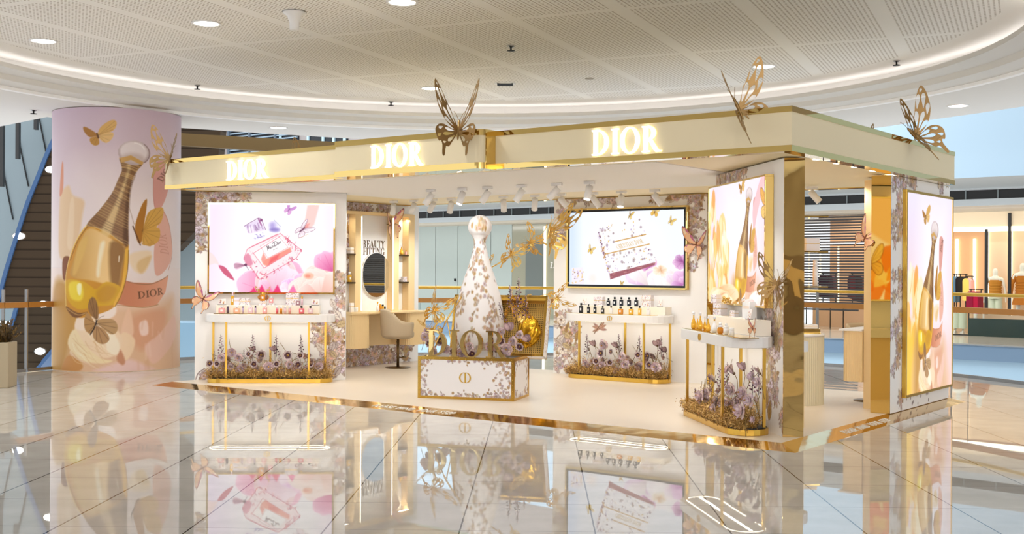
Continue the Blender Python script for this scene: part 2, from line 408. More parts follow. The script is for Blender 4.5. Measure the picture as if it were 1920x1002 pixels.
def peony(cv, x, z, r, pal=None, rg=rnd, rings=None, k=1.0):
    f, d, g = pal or rg.choice(PALS); lw = max(r * .05, cv.px * .9)
    rings = rings or (3 if r > .07 else 2)
    for q in range(rings):
        rr = r * (1 - q * .27); n = 7 - q; ph = rg.random() * 6
        for i in range(n):
            a = ph + i * 2 * math.pi / n + rg.uniform(-.12, .12); L = rr * rg.uniform(.85, 1.08)
            P = crom(petal_pts(x, z, a, r * .06, L, rr * .42), 2)
            c = tuple(min(1, v * rg.uniform(.9, 1.08)) for v in f)
            cv.poly(P, c, raw=True, fe=cv.px); cv.line(P + P[:1], lw * .8, d, .5, smooth=False, raw=True)
            if r > .05:
                for s in (-.22, .06, .3):
                    cv.line([(x + L * .3 * math.cos(a + s * .5), z + L * .3 * math.sin(a + s * .5)), (x + L * .85 * math.cos(a + s), z + L * .85 * math.sin(a + s))], lw * .9, g if rg.random() < .7 else d, .7, raw=True)
    cv.ell((x, z), r * .16, r * .16, g, raw=True); cv.ell((x, z), r * .07, r * .07, d, raw=True)
def anemone(cv, x, z, r, rg=rnd):
    f = rg.choice([LILAC, CREAMP, PINKP, (.92, .87, .93)]); ph = rg.random() * 6
    for i in range(6):
        a = ph + i * math.pi / 3; P = crom(petal_pts(x, z, a, r * .05, r * rg.uniform(.85, 1.05), r * .5), 2)
        cv.poly(P, f, raw=True, fe=cv.px); cv.line(P + P[:1], max(r * .05, cv.px * .8), PLUM, .5, smooth=False, raw=True)
        cv.line([(x, z), (x + r * .6 * math.cos(a), z + r * .6 * math.sin(a))], r * .14, PLUM, .6, w1=r * .02, raw=True)
    cv.ell((x, z), r * .16, r * .16, PLUM, raw=True); cv.ell((x, z), r * .08, r * .08, (.85, .65, .3), raw=True)
def leaf(cv, x, z, L, a, col=None, rg=rnd, wd=.26):
    c = col or rg.choice([GOLDP, (.84, .76, .58), (.82, .78, .76), (.95, .92, .88), (.93, .90, .87)]); d = rg.choice([PLUM, BROWNP])
    ca, sa = math.cos(a), math.sin(a)
    P = [(x + L * t * ca - L * wd * k * sa, z + L * t * sa + L * wd * k * ca) for t, k in ((0, 0), (.25, .8), (.55, 1), (.85, .5), (1.05, 0), (.85, -.5), (.55, -1), (.25, -.8))]
    P = crom(P, 2); cv.poly(P, c, raw=True, fe=cv.px); cv.line(P + P[:1], max(L * .03, cv.px * .8), d, .55, smooth=False, raw=True)
    cv.line([(x, z), (x + L * ca, z + L * sa)], max(L * .03, cv.px * .8), d, .8, raw=True)
    if L > .06:
        for t in (.3, .5, .7):
            for s in (-1, 1): cv.line([(x + L * t * ca, z + L * t * sa), (x + L * (t + .18) * ca - s * L * wd * .7 * sa, z + L * (t + .18) * sa + s * L * wd * .7 * ca)], max(L * .02, cv.px * .7), d, .55, raw=True)
def berries(cv, x, z, L, a, rg=rnd):
    ex, ez = x + L * math.cos(a), z + L * math.sin(a); cv.line([(x, z), (x + L * .5 * math.cos(a + .1), z + L * .5 * math.sin(a + .1)), (ex, ez)], max(L * .02, cv.px), BROWNP, raw=True)
    for i in range(7):
        t = .3 + .7 * i / 6; s = (1 if i % 2 else -1) * L * .1 * (1.3 - t)
        cv.ell((x + L * t * math.cos(a) - s * math.sin(a), z + L * t * math.sin(a) + s * math.cos(a)), L * .04, L * .04, rg.choice([PLUM, (.7, .55, .6), GOLDP]), raw=True)
def motif_leafspray(cv, x, z, r, rg=rnd, n=6):
    for i in range(n):
        a = rg.random() * 6.28; d = r * rg.uniform(.4, 1); leaf(cv, x + d * math.cos(a) * .5, z + d * math.sin(a) * .5, r * rg.uniform(.5, 1), a + rg.uniform(-.6, .6), rg=rg)
def cluster(cv, x, z, r, rg=rnd, raw=False):
    """one big bloom with leaves, buds and berries about it"""
    if not raw: x, z = cv.T(x, z)
    for i in range(4): berries(cv, x, z, r * rg.uniform(1.2, 1.9), rg.random() * 6.28, rg)
    motif_leafspray(cv, x, z, r * 1.25, rg, 8)
    (peony if rg.random() < .7 else anemone)(cv, x, z, r * .8, rg=rg)
    for i in range(3):
        a = rg.random() * 6.28; (anemone if rg.random() < .6 else peony)(cv, x + r * math.cos(a), z + r * math.sin(a), r * rg.uniform(.28, .42), rg=rg)
def garden(cv, pts, rg):
    """pts: (px, py, radius m) in photo pixels on this face"""
    for x, y, r in pts: cluster(cv, x, y, r, rg)
def fillband(cv, x0, z0, x1, z1, r, n, rg):
    for i in range(n): cluster(cv, rg.uniform(x0, x1), rg.uniform(z0, z1), r * rg.uniform(.6, 1.1), rg, raw=True)
def tiny_scatter(cv, spots, r, n, rg):
    for x, z, sx, sz in spots:
        for i in range(n):
            px, pz = rg.gauss(x, sx), rg.gauss(z, sz); k = rg.random(); q = r * rg.uniform(.5, 1.2)
            if k < .4: anemone(cv, px, pz, q, rg)
            elif k < .6: peony(cv, px, pz, q, rg=rg, rings=2)
            else: leaf(cv, px, pz, q * 1.5, rg.random() * 6.28, rg=rg)
def bfly2d(cv, x, z, r, a, c0, c1, d, raw=False, wide=1.0, closed=0.0):
    """painted butterfly: body direction angle a (deg), span r"""
    if not raw: x, z = cv.T(x, z)
    ca, sa = math.cos(R(a)), math.sin(R(a))
    def q(u, v, sd): u = u * sd * (wide if sd > 0 else wide * (1 - closed)); return (x + r * (v * ca + u * sa), z + r * (v * sa - u * ca))
    for sd in (1, -1):
        F = [q(u, v, sd) for u, v in ((.03, .05), (.3, .5), (.62, .85), (.88, .95), (.95, .8), (.85, .45), (.6, .12), (.3, -.02), (.05, -.05))]
        H = [q(u, v, sd) for u, v in ((.03, -.02), (.35, .0), (.62, -.12), (.7, -.4), (.55, -.68), (.32, -.72), (.12, -.45))]
        for P, c in ((H, c1), (F, c0)):
            P = crom(P, 3); cv.poly(P, c, raw=True); cv.line(P + P[:1], max(r * .035, cv.px * .6), d, .8, smooth=False, raw=True)
        for u, v in ((.75, .85), (.85, .6), (.6, .7), (.65, .3), (.55, -.3), (.42, -.55), (.25, -.55)): cv.line([q(.04, 0, sd), q(u, v, sd)], max(r * .02, cv.px * .5), d, .6, raw=True)
    cv.line([q(0, .25, 1), q(0, -.35, 1)], r * .09, d, raw=True)
    cv.line([q(0, .25, 1), q(.25, .7, 1)], max(r * .015, cv.px * .4), d, .7, raw=True)

# ---------------------------------------------------------------- the golden bottle advertisement, traced in pillar pixel coordinates
def ad_bottle(cv, tp, warm=1.0, left=True):
    """tp: pillar pixel -> canvas metre. Colours are those of the printed picture"""
    A = lambda x, y: tp(100 + x / 3.852, 200 + y / 3.852)     # upper crop
    B = lambda x, y: tp(100 + x / 3.712, 440 + y / 3.712)     # lower crop
    P = lambda pts, col, **k: cv.poly([p for p in pts], col, raw=True, **k)
    L = lambda pts, w, col, **k: cv.line(pts, w * US, col, raw=True, **k)
    a, b = tp(200, 300), tp(200, 400); US = abs(b[1] - a[1]) / 100.0        # metres per photo pixel
    sm = lambda pts: crom(pts, 4)
    rg = random.Random(5)
    lilac, cream, peach, amber = (.84, .77, .80), (.96, .90, .87), (.93, .80, .68), (.86, .66, .30)
    # flowers and haze at the foot
    P(sm([B(0, 520), B(130, 470), B(300, 500), B(520, 500), B(700, 500), B(830, 430), B(900, 600), B(900, 980), B(0, 980)]), (.90, .74, .60), fe=.10)
    P(sm([B(0, 380), B(100, 330), B(180, 560), B(120, 760), B(60, 960), B(-10, 960)]), (.78, .58, .27), fe=.08)
    P(sm([B(560, 560), B(770, 520), B(780, 640), B(720, 760), B(600, 800), B(520, 700)]), (.87, .63, .50), fe=.06, al=.8)
    P(sm([B(330, 930), B(450, 890), B(540, 870), B(640, 910), B(720, 960), B(300, 960)]), (.93, .79, .76), fe=.03)
    for pts, c in (
        ([(470, 680), (525, 510), (560, 680), (510, 720)], (.94, .78, .66)), ([(440, 760), (490, 680), (570, 740), (520, 870), (450, 850)], (.96, .84, .70)),
        ([(640, 780), (740, 690), (840, 560), (850, 700), (780, 830), (690, 900)], (.93, .76, .68)), ([(600, 620), (650, 600), (660, 690), (610, 700)], (.97, .85, .80)),
        ([(160, 600), (200, 540), (330, 560), (470, 700), (460, 800), (380, 860), (240, 830), (150, 740)], (.96, .85, .72)),
        ([(100, 760), (150, 660), (230, 780), (330, 860), (410, 880), (330, 900), (180, 870)], (.96, .87, .70)),
        ([(150, 620), (180, 560), (240, 540), (230, 660), (160, 660)], (.97, .88, .80)), ([(300, 490), (420, 480), (430, 560), (330, 600)], (.97, .90, .86)),
        ([(60, 920), (110, 840), (200, 900), (180, 950), (70, 950)], (.82, .58, .32)), ([(440, 870), (465, 800), (500, 880), (480, 910)], (.80, .56, .42)),
        ([(380, 640), (460, 760), (440, 840), (370, 800)], (.98, .92, .82))):
        P(sm([B(*p) for p in pts]), c, fe=.015)
    for i in range(26):
        x, y = rg.uniform(110, 330), rg.uniform(680, 860); L([B(x, y), B(x + rg.uniform(30, 60), y + rg.uniform(40, 80)), B(x + rg.uniform(90, 130), y + rg.uniform(80, 110))], rg.uniform(.8, 2.2), rg.choice([(.99, .94, .82), (.86, .70, .48)]), al=.6, w1=.3 * US)
    for i in range(14):
        x, y = rg.uniform(560, 840), rg.uniform(560, 900); L([B(x, y), B(x + rg.uniform(-20, 30), y + rg.uniform(60, 120))], rg.uniform(2, 5), rg.choice([(.98, .86, .80), (.86, .66, .52)]), al=.35, fe=.02)
    if left:   # petals at the left edge
        P(sm([A(60, 620), A(110, 570), A(140, 640), A(220, 680), A(210, 780), A(170, 1000), A(90, 1100), A(40, 1050), A(45, 700)]), (.90, .77, .62), fe=.025)
        P(sm([A(45, 640), A(60, 420), A(72, 420), A(70, 600)]), (.86, .58, .46), fe=.01)
        P(sm([A(120, 700), A(150, 680), A(140, 1000), A(100, 1000)]), (.94, .84, .72), fe=.015, al=.7)
        P(sm([B(66, 170), B(110, 155), B(100, 210), B(90, 310), B(66, 300)]), (.52, .27, .06), fe=.01)
    # ribbon
    P(sm([A(740, 405), A(810, 395), A(850, 440), A(830, 600), A(780, 730), A(735, 740), A(722, 640), A(724, 480)]), (.86, .62, .58), fe=.006)
    P(sm([A(780, 730), A(830, 830), A(850, 950), A(855, 1060), B(800, 220), B(720, 290), B(700, 180), B(705, 60), A(745, 900), A(770, 800)]), (.91, .70, .63), fe=.006)
    P([B(490, 318), B(560, 335), B(690, 338), B(800, 290), B(780, 400), B(720, 490), B(620, 508), B(520, 500), B(440, 480), B(470, 400)], lg((.80, .50, .36), (.92, .67, .55), B(480, 400), B(780, 400)), fe=.006)
    L([B(520, 330), B(600, 345), B(700, 340), B(800, 285)], 1.0, (.60, .42, .28)); L([B(440, 490), B(540, 502), B(640, 508), B(730, 488)], 1.0, (.66, .46, .26))
    L([A(724, 480), A(722, 640), A(735, 740)], .8, (.72, .46, .42)); L([A(780, 730), A(835, 850), A(858, 1050), B(800, 250)], 1.0, (.74, .46, .36))
    def txt(s, p0, p1, up, col, al=1.0):
        ws, adv = word(s); dx = ((p1[0] - p0[0]) / adv, (p1[1] - p0[1]) / adv)
        for ch, polys in ws:
            for q in polys: P([(p0[0] + u * dx[0] + v * up[0], p0[1] + u * dx[1] + v * up[1]) for u, v in q], col, al=al)
    u0, u1 = B(590, 448), B(768, 415); h = B(585, 400); txt('DIOR', u0, u1, (h[0] - u0[0], h[1] - u0[1]), (.42, .27, .18))
    u0, u1 = A(790, 548), A(860, 430); h = A(748, 525); txt('DIOR', u0, u1, (h[0] - u0[0], h[1] - u0[1]), (.48, .30, .24))
    u0, u1 = A(835, 1070), A(812, 920); h = A(775, 1060); txt('DIOR', u0, u1, (h[0] - u0[0], h[1] - u0[1]), (.78, .52, .44), .6)
    P(sm([B(530, 140), B(680, 120), B(640, 260), B(560, 250)]), (.95, .85, .70), fe=.02, al=.8); P(sm([B(600, 180), B(685, 150), B(620, 270), B(580, 230)]), (.86, .70, .44), fe=.02, al=.6)
    # bottle glass and juice
    body = sm([A(240, 858), A(170, 960), B(110, 170), B(85, 320), B(90, 480), B(100, 520), B(170, 580), B(300, 560), B(430, 500), B(490, 380), B(520, 220), B(524, 100), A(540, 990), A(500, 985), A(400, 915), A(300, 870)])
    P(body, (.82, .57, .16), fe=.006)
    P(sm([A(262, 880), A(200, 960), B(140, 180), B(120, 290), B(260, 320), B(440, 350), B(475, 240), B(500, 90), A(480, 1000), A(380, 930)]), lg((.80, .60, .28), (.95, .80, .55), B(140, 200), B(330, 200)), fe=.015)
    P(sm([B(395, 60), B(500, 90), B(478, 240), B(455, 360), B(400, 340)]), (.60, .42, .18), fe=.03)
    P(sm([B(330, 60), B(360, 60), B(330, 200), B(320, 290), B(300, 280), B(310, 160)]), (.99, .93, .80), fe=.02)
    P(sm([B(180, 60), B(240, 20), B(215, 130), B(160, 270), B(135, 260)]), (.90, .74, .40), fe=.02, al=.7)
    P(sm([B(90, 320), B(200, 325), B(260, 360), B(300, 380), B(370, 330), B(470, 370), B(440, 480), B(300, 500), B(170, 520), B(95, 440)]), (.86, .66, .10), fe=.01)
    P(sm([B(110, 340), B(180, 330), B(210, 400), B(190, 460), B(120, 440)]), (.95, .84, .22), fe=.02)
    P(sm([B(165, 350), B(195, 345), B(190, 420), B(170, 410)]), (1, .97, .75), fe=.012)
    P(sm([B(300, 400), B(370, 350), B(440, 380), B(400, 460), B(320, 470)]), (.78, .56, .12), fe=.03, al=.8)
    P(sm([B(500, 110), B(524, 110), B(515, 260), B(480, 400), B(430, 500), B(420, 480), B(470, 370), B(490, 240)]), (.93, .72, .25), fe=.006)
    L([B(524, 110), B(515, 260), B(480, 400), B(430, 500)], 1.0, (.50, .30, .08)); L([A(240, 858), A(170, 960), B(108, 180), B(84, 320), B(88, 500)], 1.4, (.98, .88, .55)); L([A(248, 866), A(178, 968), B(118, 180)], .9, (.45, .28, .06))
    P(sm([B(88, 500), B(170, 545), B(240, 540), B(170, 580), B(120, 560)]), (.50, .31, .12), fe=.008); L([B(95, 515), B(170, 560), B(230, 545)], .9, (.95, .80, .50))
    L([A(240, 858), A(300, 870), A(400, 915), A(500, 985), A(540, 1002)], 1.6, (.99, .88, .60)); L([B(458, 150), B(455, 190)], 1.5, (1, .97, .9))
    # neck wound with gold thread
    nk = [(480, 370), (560, 350), (650, 400), (600, 470), (560, 560), (545, 700), (540, 860), (540, 1000), (500, 985), (400, 915), (300, 870), (240, 855), (330, 750), (420, 630), (470, 520), (495, 460), (490, 420)]
    P(sm([A(*p) for p in nk]), (.58, .42, .26), fe=.005)
    lf = [(478, 372), (492, 420), (500, 470), (475, 540), (420, 640), (330, 755), (243, 855)]; rt = [(650, 402), (612, 455), (590, 500), (562, 580), (546, 720), (541, 860), (540, 1000)]
    def ip(T, t): t = t * (len(T) - 1); i = min(int(t), len(T) - 2); f = t - i; return (T[i][0] * (1 - f) + T[i + 1][0] * f, T[i][1] * (1 - f) + T[i + 1][1] * f)
    P(sm([A(*ip([(a_[0] * .45 + b_[0] * .55, a_[1] * .45 + b_[1] * .55) for a_, b_ in zip(lf, rt)], t)) for t in np.linspace(0, 1, 8)] + [A(*ip([(a_[0] * .66 + b_[0] * .34, a_[1] * .66 + b_[1] * .34) for a_, b_ in zip(lf, rt)], t)) for t in np.linspace(1, 0, 8)]), (.93, .82, .60), fe=.02, al=.75)
    P(sm([A(*p) for p in ((560, 560), (590, 500), (562, 580), (546, 720), (541, 860), (540, 1000), (505, 980), (515, 800), (530, 650))]), (.34, .20, .10), fe=.02, al=.8)
    for i in range(44):
        t = i / 43; l, r_ = ip(lf, t), ip(rt, t); m = ((l[0] + r_[0]) / 2 - 4, (l[1] + r_[1]) / 2 - 10 + 12 * t)
        L([A(*l), A(*m), A(*r_)], .75, rg.choice([(.24, .14, .08), (.34, .21, .11), (.92, .78, .50)]), al=.9)
    L([A(478, 372), A(560, 352), A(652, 402)], 1.6, (.88, .70, .38)); L([A(492, 400), A(565, 385), A(630, 430)], 1.2, (.25, .15, .08))
    # glass ball
    c = A(588, 335); rx = 112 / 3.852 * US
    c2 = A(640, 335); rxx = abs(A(700, 335)[0] - A(588, 335)[0]); rzz = abs(A(588, 250)[1] - A(588, 335)[1]) * 1.05
    cv.ell(c, rxx, rzz, (.74, .66, .66), raw=True); cv.ell((c[0] - rxx * .03, c[1] + rzz * .1), rxx * .86, rzz * .84, (.90, .85, .85), raw=True, fe=.02); cv.ell((c[0] - rxx * .1, c[1] - rzz * .42), rxx * .7, rzz * .4, (.78, .70, .68), raw=True, fe=.03, al=.8)
    L([(c[0] + rxx * .6 * math.cos(t), c[1] + rzz * .6 * math.sin(t) + rzz * .2) for t in np.linspace(.2, 1.6, 6)], 1.2, (1, .98, .97)); L([(c[0] + rxx * .95 * math.cos(t), c[1] + rzz * .95 * math.sin(t)) for t in np.linspace(-.9, .9, 8)], 1.2, (.48, .36, .34))
    P([A(480, 372), A(560, 352), A(652, 402), A(640, 425), A(560, 385), A(490, 405)], (.80, .62, .34), fe=.004)
    # butterflies
    g1, g2, dk = (.84, .66, .36), (.78, .56, .24), (.36, .20, .06)
    P(sm([A(*p) for p in ((320, 205), (340, 150), (400, 105), (440, 97), (457, 115), (450, 150), (420, 180), (350, 205))]), g1); P(sm([A(*p) for p in ((330, 215), (380, 190), (432, 190), (425, 230), (385, 262), (345, 245))]), (.88, .72, .46))
    P(sm([A(*p) for p in ((315, 210), (300, 185), (240, 150), (215, 150), (225, 185), (260, 220), (300, 215))]), (.66, .45, .18)); P(sm([A(*p) for p in ((312, 215), (265, 230), (270, 262), (300, 282), (330, 270), (328, 235))]), (.74, .54, .24))
    for e in ((445, 105), (455, 130), (430, 165), (425, 205), (410, 245), (375, 258), (300, 275), (275, 255)): L([A(322, 208), A(*e)], .5, dk, al=.6)
    L([A(315, 195), A(325, 225)], 3, dk)
    P(sm([A(*p) for p in ((590, 890), (600, 820), (640, 710), (675, 668), (672, 740), (655, 850), (640, 970), (610, 980))]), (.70, .46, .14)); P(sm([A(*p) for p in ((655, 860), (690, 760), (770, 728), (797, 750), (780, 830), (745, 870), (770, 890), (765, 960), (720, 1002), (660, 1000), (640, 960))]), (.86, .66, .30))
    for e in ((700, 755), (740, 735), (780, 740), (790, 780), (770, 840), (768, 900), (765, 950), (730, 995), (690, 1000), (655, 990)): L([A(640, 900), A(*e)], .6, (.45, .28, .08), al=.7)
    L([A(575, 865), A(590, 905), A(628, 1000)], 2.2, (.35, .18, .05)); L([A(583, 850), A(560, 770), A(538, 700)], .7, (.5, .35, .2)); P(sm([A(640, 985), A(700, 1010), B(700, 40), B(640, 75), B(610, 60)]), (.82, .62, .28))
    P(sm([B(*p) for p in ((300, 590), (260, 560), (240, 500), (262, 440), (290, 445), (310, 500), (314, 570))]), (.60, .43, .24)); P(sm([B(*p) for p in ((290, 620), (240, 545), (215, 590), (220, 660), (255, 690), (285, 650))]), (.72, .54, .32))
    P(sm([B(*p) for p in ((305, 610), (330, 590), (410, 590), (446, 630), (440, 680), (400, 695), (340, 650))]), (.74, .58, .38)); P(sm([B(*p) for p in ((295, 640), (350, 660), (390, 720), (370, 755), (330, 762), (285, 730), (275, 680))]), (.72, .55, .36))
    for e in ((250, 450), (270, 445), (300, 480), (225, 580), (220, 630), (245, 680), (430, 610), (440, 650), (415, 690), (385, 735), (340, 758), (300, 740)): L([B(300, 620), B(*e)], .7, (.24, .13, .05), al=.75)
    L([B(303, 598), B(285, 650), B(258, 695)], 2.2, (.15, .08, .04)); L([B(305, 600), B(330, 575), B(352, 568)], .6, (.3, .2, .1))

# ---------------------------------------------------------------- mall: floor, ceiling, void
def tile_floor():
    m = bpy.data.materials.new('polished_tile'); m.use_nodes = True; nt = m.node_tree; b = nt.nodes['Principled BSDF']; N = nt.nodes.new; K = nt.links.new
    tc = N('ShaderNodeTexCoord'); mp = N('ShaderNodeMapping'); mp.vector_type = 'POINT'
    ts = .8249; tg = .023
    # rotate so that x' is across, y' is along the joints, one tile = one unit
    mp.inputs['Rotation'].default_value = (0, 0, tg); mp.inputs['Location'].default_value = (.4728 / ts, -.46 / ts, 0); mp.inputs['Scale'].default_value = (1 / ts, 1 / ts, 1)
    K(tc.outputs['Object'], mp.inputs['Vector']); sx = N('ShaderNodeSeparateXYZ'); K(mp.outputs['Vector'], sx.inputs[0])
    def mth(op, a, b_=None, c=None):
        n = N('ShaderNodeMath'); n.operation = op
        for i, v in enumerate((a, b_, c)):
            if v is None: continue
            if isinstance(v, (int, float)): n.inputs[i].default_value = v
            else: K(v, n.inputs[i])
        return n.outputs[0]
    fx, fy = mth('FRACT', sx.outputs[0]), mth('FRACT', sx.outputs[1])
    ex = mth('MINIMUM', fx, mth('SUBTRACT', 1.0, fx)); ey = mth('MINIMUM', fy, mth('SUBTRACT', 1.0, fy))
    jx = mth('LESS_THAN', ex, .006); jy = mth('LESS_THAN', ey, .004)
    fl = N('ShaderNodeVectorMath'); fl.operation = 'FLOOR'; K(mp.outputs['Vector'], fl.inputs[0])
    wn = N('ShaderNodeTexWhiteNoise'); wn.noise_dimensions = '3D'; K(fl.outputs[0], wn.inputs['Vector'])
    sc = N('ShaderNodeSeparateColor'); K(wn.outputs['Color'], sc.inputs[0])
    nz = N('ShaderNodeTexNoise'); nz.inputs['Scale'].default_value = 3; nz.inputs['Detail'].default_value = 6; K(tc.outputs['Object'], nz.inputs['Vector'])
    ra = N('ShaderNodeValToRGB'); K(nz.outputs['Fac'], ra.inputs[0]); c0 = s2l((.83, .82, .795)); c1 = s2l((.875, .865, .845))
    ra.color_ramp.elements[0].color = (*[float(v) for v in c0], 1); ra.color_ramp.elements[1].color = (*[float(v) for v in c1], 1)
    ra.color_ramp.elements[0].position = .35; ra.color_ramp.elements[1].position = .65
    mx = N('ShaderNodeMix'); mx.data_type = 'RGBA'; K(mth('MAXIMUM', jx, mth('MULTIPLY', jy, .55)), mx.inputs[0]); K(ra.outputs[0], mx.inputs[6]); mx.inputs[7].default_value = (.02, .018, .016, 1)
    K(mx.outputs[2], b.inputs['Base Color'])
    b.inputs['Roughness'].default_value = .012; b.inputs['IOR'].default_value = 1.55
    h = mth('ADD', mth('MULTIPLY', mth('SUBTRACT', fx, .5), mth('SUBTRACT', sc.outputs[0], .5)), mth('MULTIPLY', mth('SUBTRACT', fy, .5), mth('SUBTRACT', sc.outputs[1], .5)))
    bp = N('ShaderNodeBump'); bp.inputs['Strength'].default_value = 1; bp.inputs['Distance'].default_value = .0007; K(h, bp.inputs['Height']); K(bp.outputs[0], b.inputs['Normal'])
    return m
RAIL = [(-8.9, 16.0), (-7.6, 17.3), (-7.15, 18.2), (-6.6, 19.2), (-5.65, 20.15), (-4.2, 21.0), (-1.7, 21.6), (.8, 21.7), (3.2, 21.0), (5.2, 19.7), (6.1, 18.6), (6.75, 17.8), (7.15, 16.9), (7.5, 15.8), (7.75, 14.3)]
RAILS = crom(RAIL, 3, False)
b = MB(); b.prism([(-16, -6), (14, -6), (14, 12.0)] + [(x + .12, y + .1) for x, y in RAILS[::-1]] + [(-16, 14.5)], -.4, 0)
fl = b.build('floor', tile_floor()); fl['kind'] = 'structure'
# unseen wall behind the viewer, with shopfront panels added for the gold mirrors to reflect
b = MB(); b.box(-16, -6.0, 0, 14, -5.9, 4.1); o = b.build('wall_front', mat('front_wall_beige', (.60, .54, .46), .7)); o['kind'] = 'structure'
t = thing('mirror_backdrop', 'added red and cream backdrop panels behind the viewer, for gold mirrors to reflect', 'shopfront', (0, -5.88, 0))
rr_ = random.Random(3)
for i in range(13):
    x = -14 + i * 2.1; c = [(.46, .38, .30), (.66, .20, .14), (.90, .84, .74), (.38, .32, .27), (.74, .30, .20), (.62, .54, .44)][i % 6]
    MB().box(x, 0, .1, x + 1.7, .04, 2.2 + .5 * (i % 3)).build('backdrop_panel', mat('backdrop_panel', c, .5), t)
    MB().box(x + .3, .05, 1.0, x + 1.3, .09, 1.7).build('panel_picture', mat('panel_picture', [(.80, .68, .5), (.92, .85, .75), (.5, .12, .1)][i % 3], .5), t)
# ring ceiling
CX, CY = -.6, 13.5
def ceil_mat():
    m = bpy.data.materials.new('perforated_ceiling'); m.use_nodes = True; nt = m.node_tree; b = nt.nodes['Principled BSDF']; N = nt.nodes.new; K = nt.links.new
    tc = N('ShaderNodeTexCoord'); mp = N('ShaderNodeMapping'); mp.inputs['Rotation'].default_value = (0, 0, R(24)); K(tc.outputs['Object'], mp.inputs['Vector'])
    sx = N('ShaderNodeSeparateXYZ'); K(mp.outputs['Vector'], sx.inputs[0])
    def mth(op, a, b_=None):
        n = N('ShaderNodeMath'); n.operation = op
        for i, v in enumerate((a, b_)):
            if v is None: continue
            if isinstance(v, (int, float)): n.inputs[i].default_value = v
            else: K(v, n.inputs[i])
        return n.outputs[0]
    def edge(src, period, off, half):
        f = mth('FRACT', mth('ADD', mth('DIVIDE', src, period), off)); e = mth('MINIMUM', f, mth('SUBTRACT', 1.0, f)); return mth('GREATER_THAN', e, half)
    px = edge(sx.outputs[0], 1.29, PX_OFF, .06); py = edge(sx.outputs[1], 2.75, PY_OFF, .022)
    hx = mth('SUBTRACT', mth('FRACT', mth('DIVIDE', sx.outputs[0], .052)), .5); hy = mth('SUBTRACT', mth('FRACT', mth('DIVIDE', sx.outputs[1], .052)), .5)
    hole = mth('LESS_THAN', mth('ADD', mth('MULTIPLY', hx, hx), mth('MULTIPLY', hy, hy)), .055)
    # perforation stops short of the round margin
    vm = N('ShaderNodeVectorMath'); vm.operation = 'LENGTH'; sb = N('ShaderNodeVectorMath'); sb.operation = 'SUBTRACT'; K(tc.outputs['Object'], sb.inputs[0]); sb.inputs[1].default_value = (CX, CY, 4.45); K(sb.outputs[0], vm.inputs[0])
    rim = mth('LESS_THAN', vm.outputs['Value'], 6.0)
    f = mth('MULTIPLY', mth('MULTIPLY', px, py), mth('MULTIPLY', hole, rim))
    mx = N('ShaderNodeMix'); mx.data_type = 'RGBA'; K(f, mx.inputs[0]); mx.inputs[6].default_value = (*[float(v) for v in s2l((.97, .96, .94))], 1); mx.inputs[7].default_value = (*[float(v) for v in s2l((.60, .54, .47))], 1)
    K(mx.outputs[2], b.inputs['Base Color']); b.inputs['Roughness'].default_value = .8
    return m
PX_OFF, PY_OFF = .155, .636
def ring(name, prof, mt, a0=0, a1=2 * math.pi, n=96):
    b = MB(); k = n + 1; vs = []
    for r, z in prof:
        for i in range(k): a = a0 + (a1 - a0) * i / n; vs.append((CX + r * math.cos(a), CY + r * math.sin(a), z))
    fs = [(j * k + i, j * k + i + 1, (j + 1) * k + i + 1, (j + 1) * k + i) for j in range(len(prof) - 1) for i in range(n)]
    b.smooth = False; b.add(vs, fs); o = b.build(name, mt); o['kind'] = 'structure'; return o
b = MB(); b.prism([(CX + 6.75 * math.cos(t), CY + 6.75 * math.sin(t)) for t in np.linspace(0, 2 * math.pi, 97)[:-1]], 4.45, 4.5)
o = b.build('ceiling', ceil_mat()); o['kind'] = 'structure'
ring('trim_1', [(6.75, 4.5), (6.75, 4.262), (6.42, 4.262), (6.2, 4.262), (6.18, 4.26), (6.18, 4.2), (6.55, 4.2), (6.6, 4.13), (6.93, 4.115)], M['wallwhite'])
ring('trim_2', [(6.93, 4.115), (6.93, 4.07), (7.0, 4.065)], mat('white_shadow_gap', (1, 1, 1), .5))
ring('trim_8', [(6.60, 4.285), (6.52, 4.275)], M['ledcool'])
# soffit ring outside the raised ceiling, cut off along the atrium edge; a front half continues over the camera
b = MB()
outer = [(-14, -6), (13, -6), (13, 9), (8.6, 13.5), (7.95, 16.0), (7.57, 17.15), (7.2, 17.9), (6.65, 18.9), (6.28, 19.7), (5.4, 20.9), (4.0, 22.0), (2.0, 22.8), (0.0, 22.9), (-3.07, 21.85), (-4.49, 21.1), (-5.83, 20.33), (-7.0, 20.0), (-7.63, 18.96), (-8.99, 20.28), (-14, 23)]
loops_in = [(CX + 7.0 * math.cos(t), CY + 7.0 * math.sin(t)) for t in np.linspace(0, 2 * math.pi, 97)[:-1]]
b.plate(outer, [loops_in], .03)
o = b.build('ceiling', M['wallwhite'], loc=(0, 0, 4.08)); o['kind'] = 'structure'
# brown fascia of the atrium edge behind the left soffit
b = MB()
P0, P1 = W(330, 252, 21.6), W(345, 262, 21.6)
for (xa, ya, ta, ba), (xb, yb, tb, bb_) in zip([(-6.6, 20.9, 4.07, 3.86), (-3.2, 22.6, 4.07, 3.8)], [(-3.2, 22.6, 4.07, 3.8), (1.0, 23.4, 4.07, 3.76)]):
    b.add([(xa, ya, ba), (xb, yb, bb_), (xb, yb, tb), (xa, ya, ta), (xa, ya + .2, ba), (xb, yb + .2, bb_), (xb, yb + .2, tb), (xa, ya + .2, ta)], [(0, 1, 2, 3), (5, 4, 7, 6), (0, 4, 5, 1), (3, 2, 6, 7)])
o = b.build('trim_3', mat('olive_brown_beam', (.45, .36, .20), .6)); o['kind'] = 'structure'

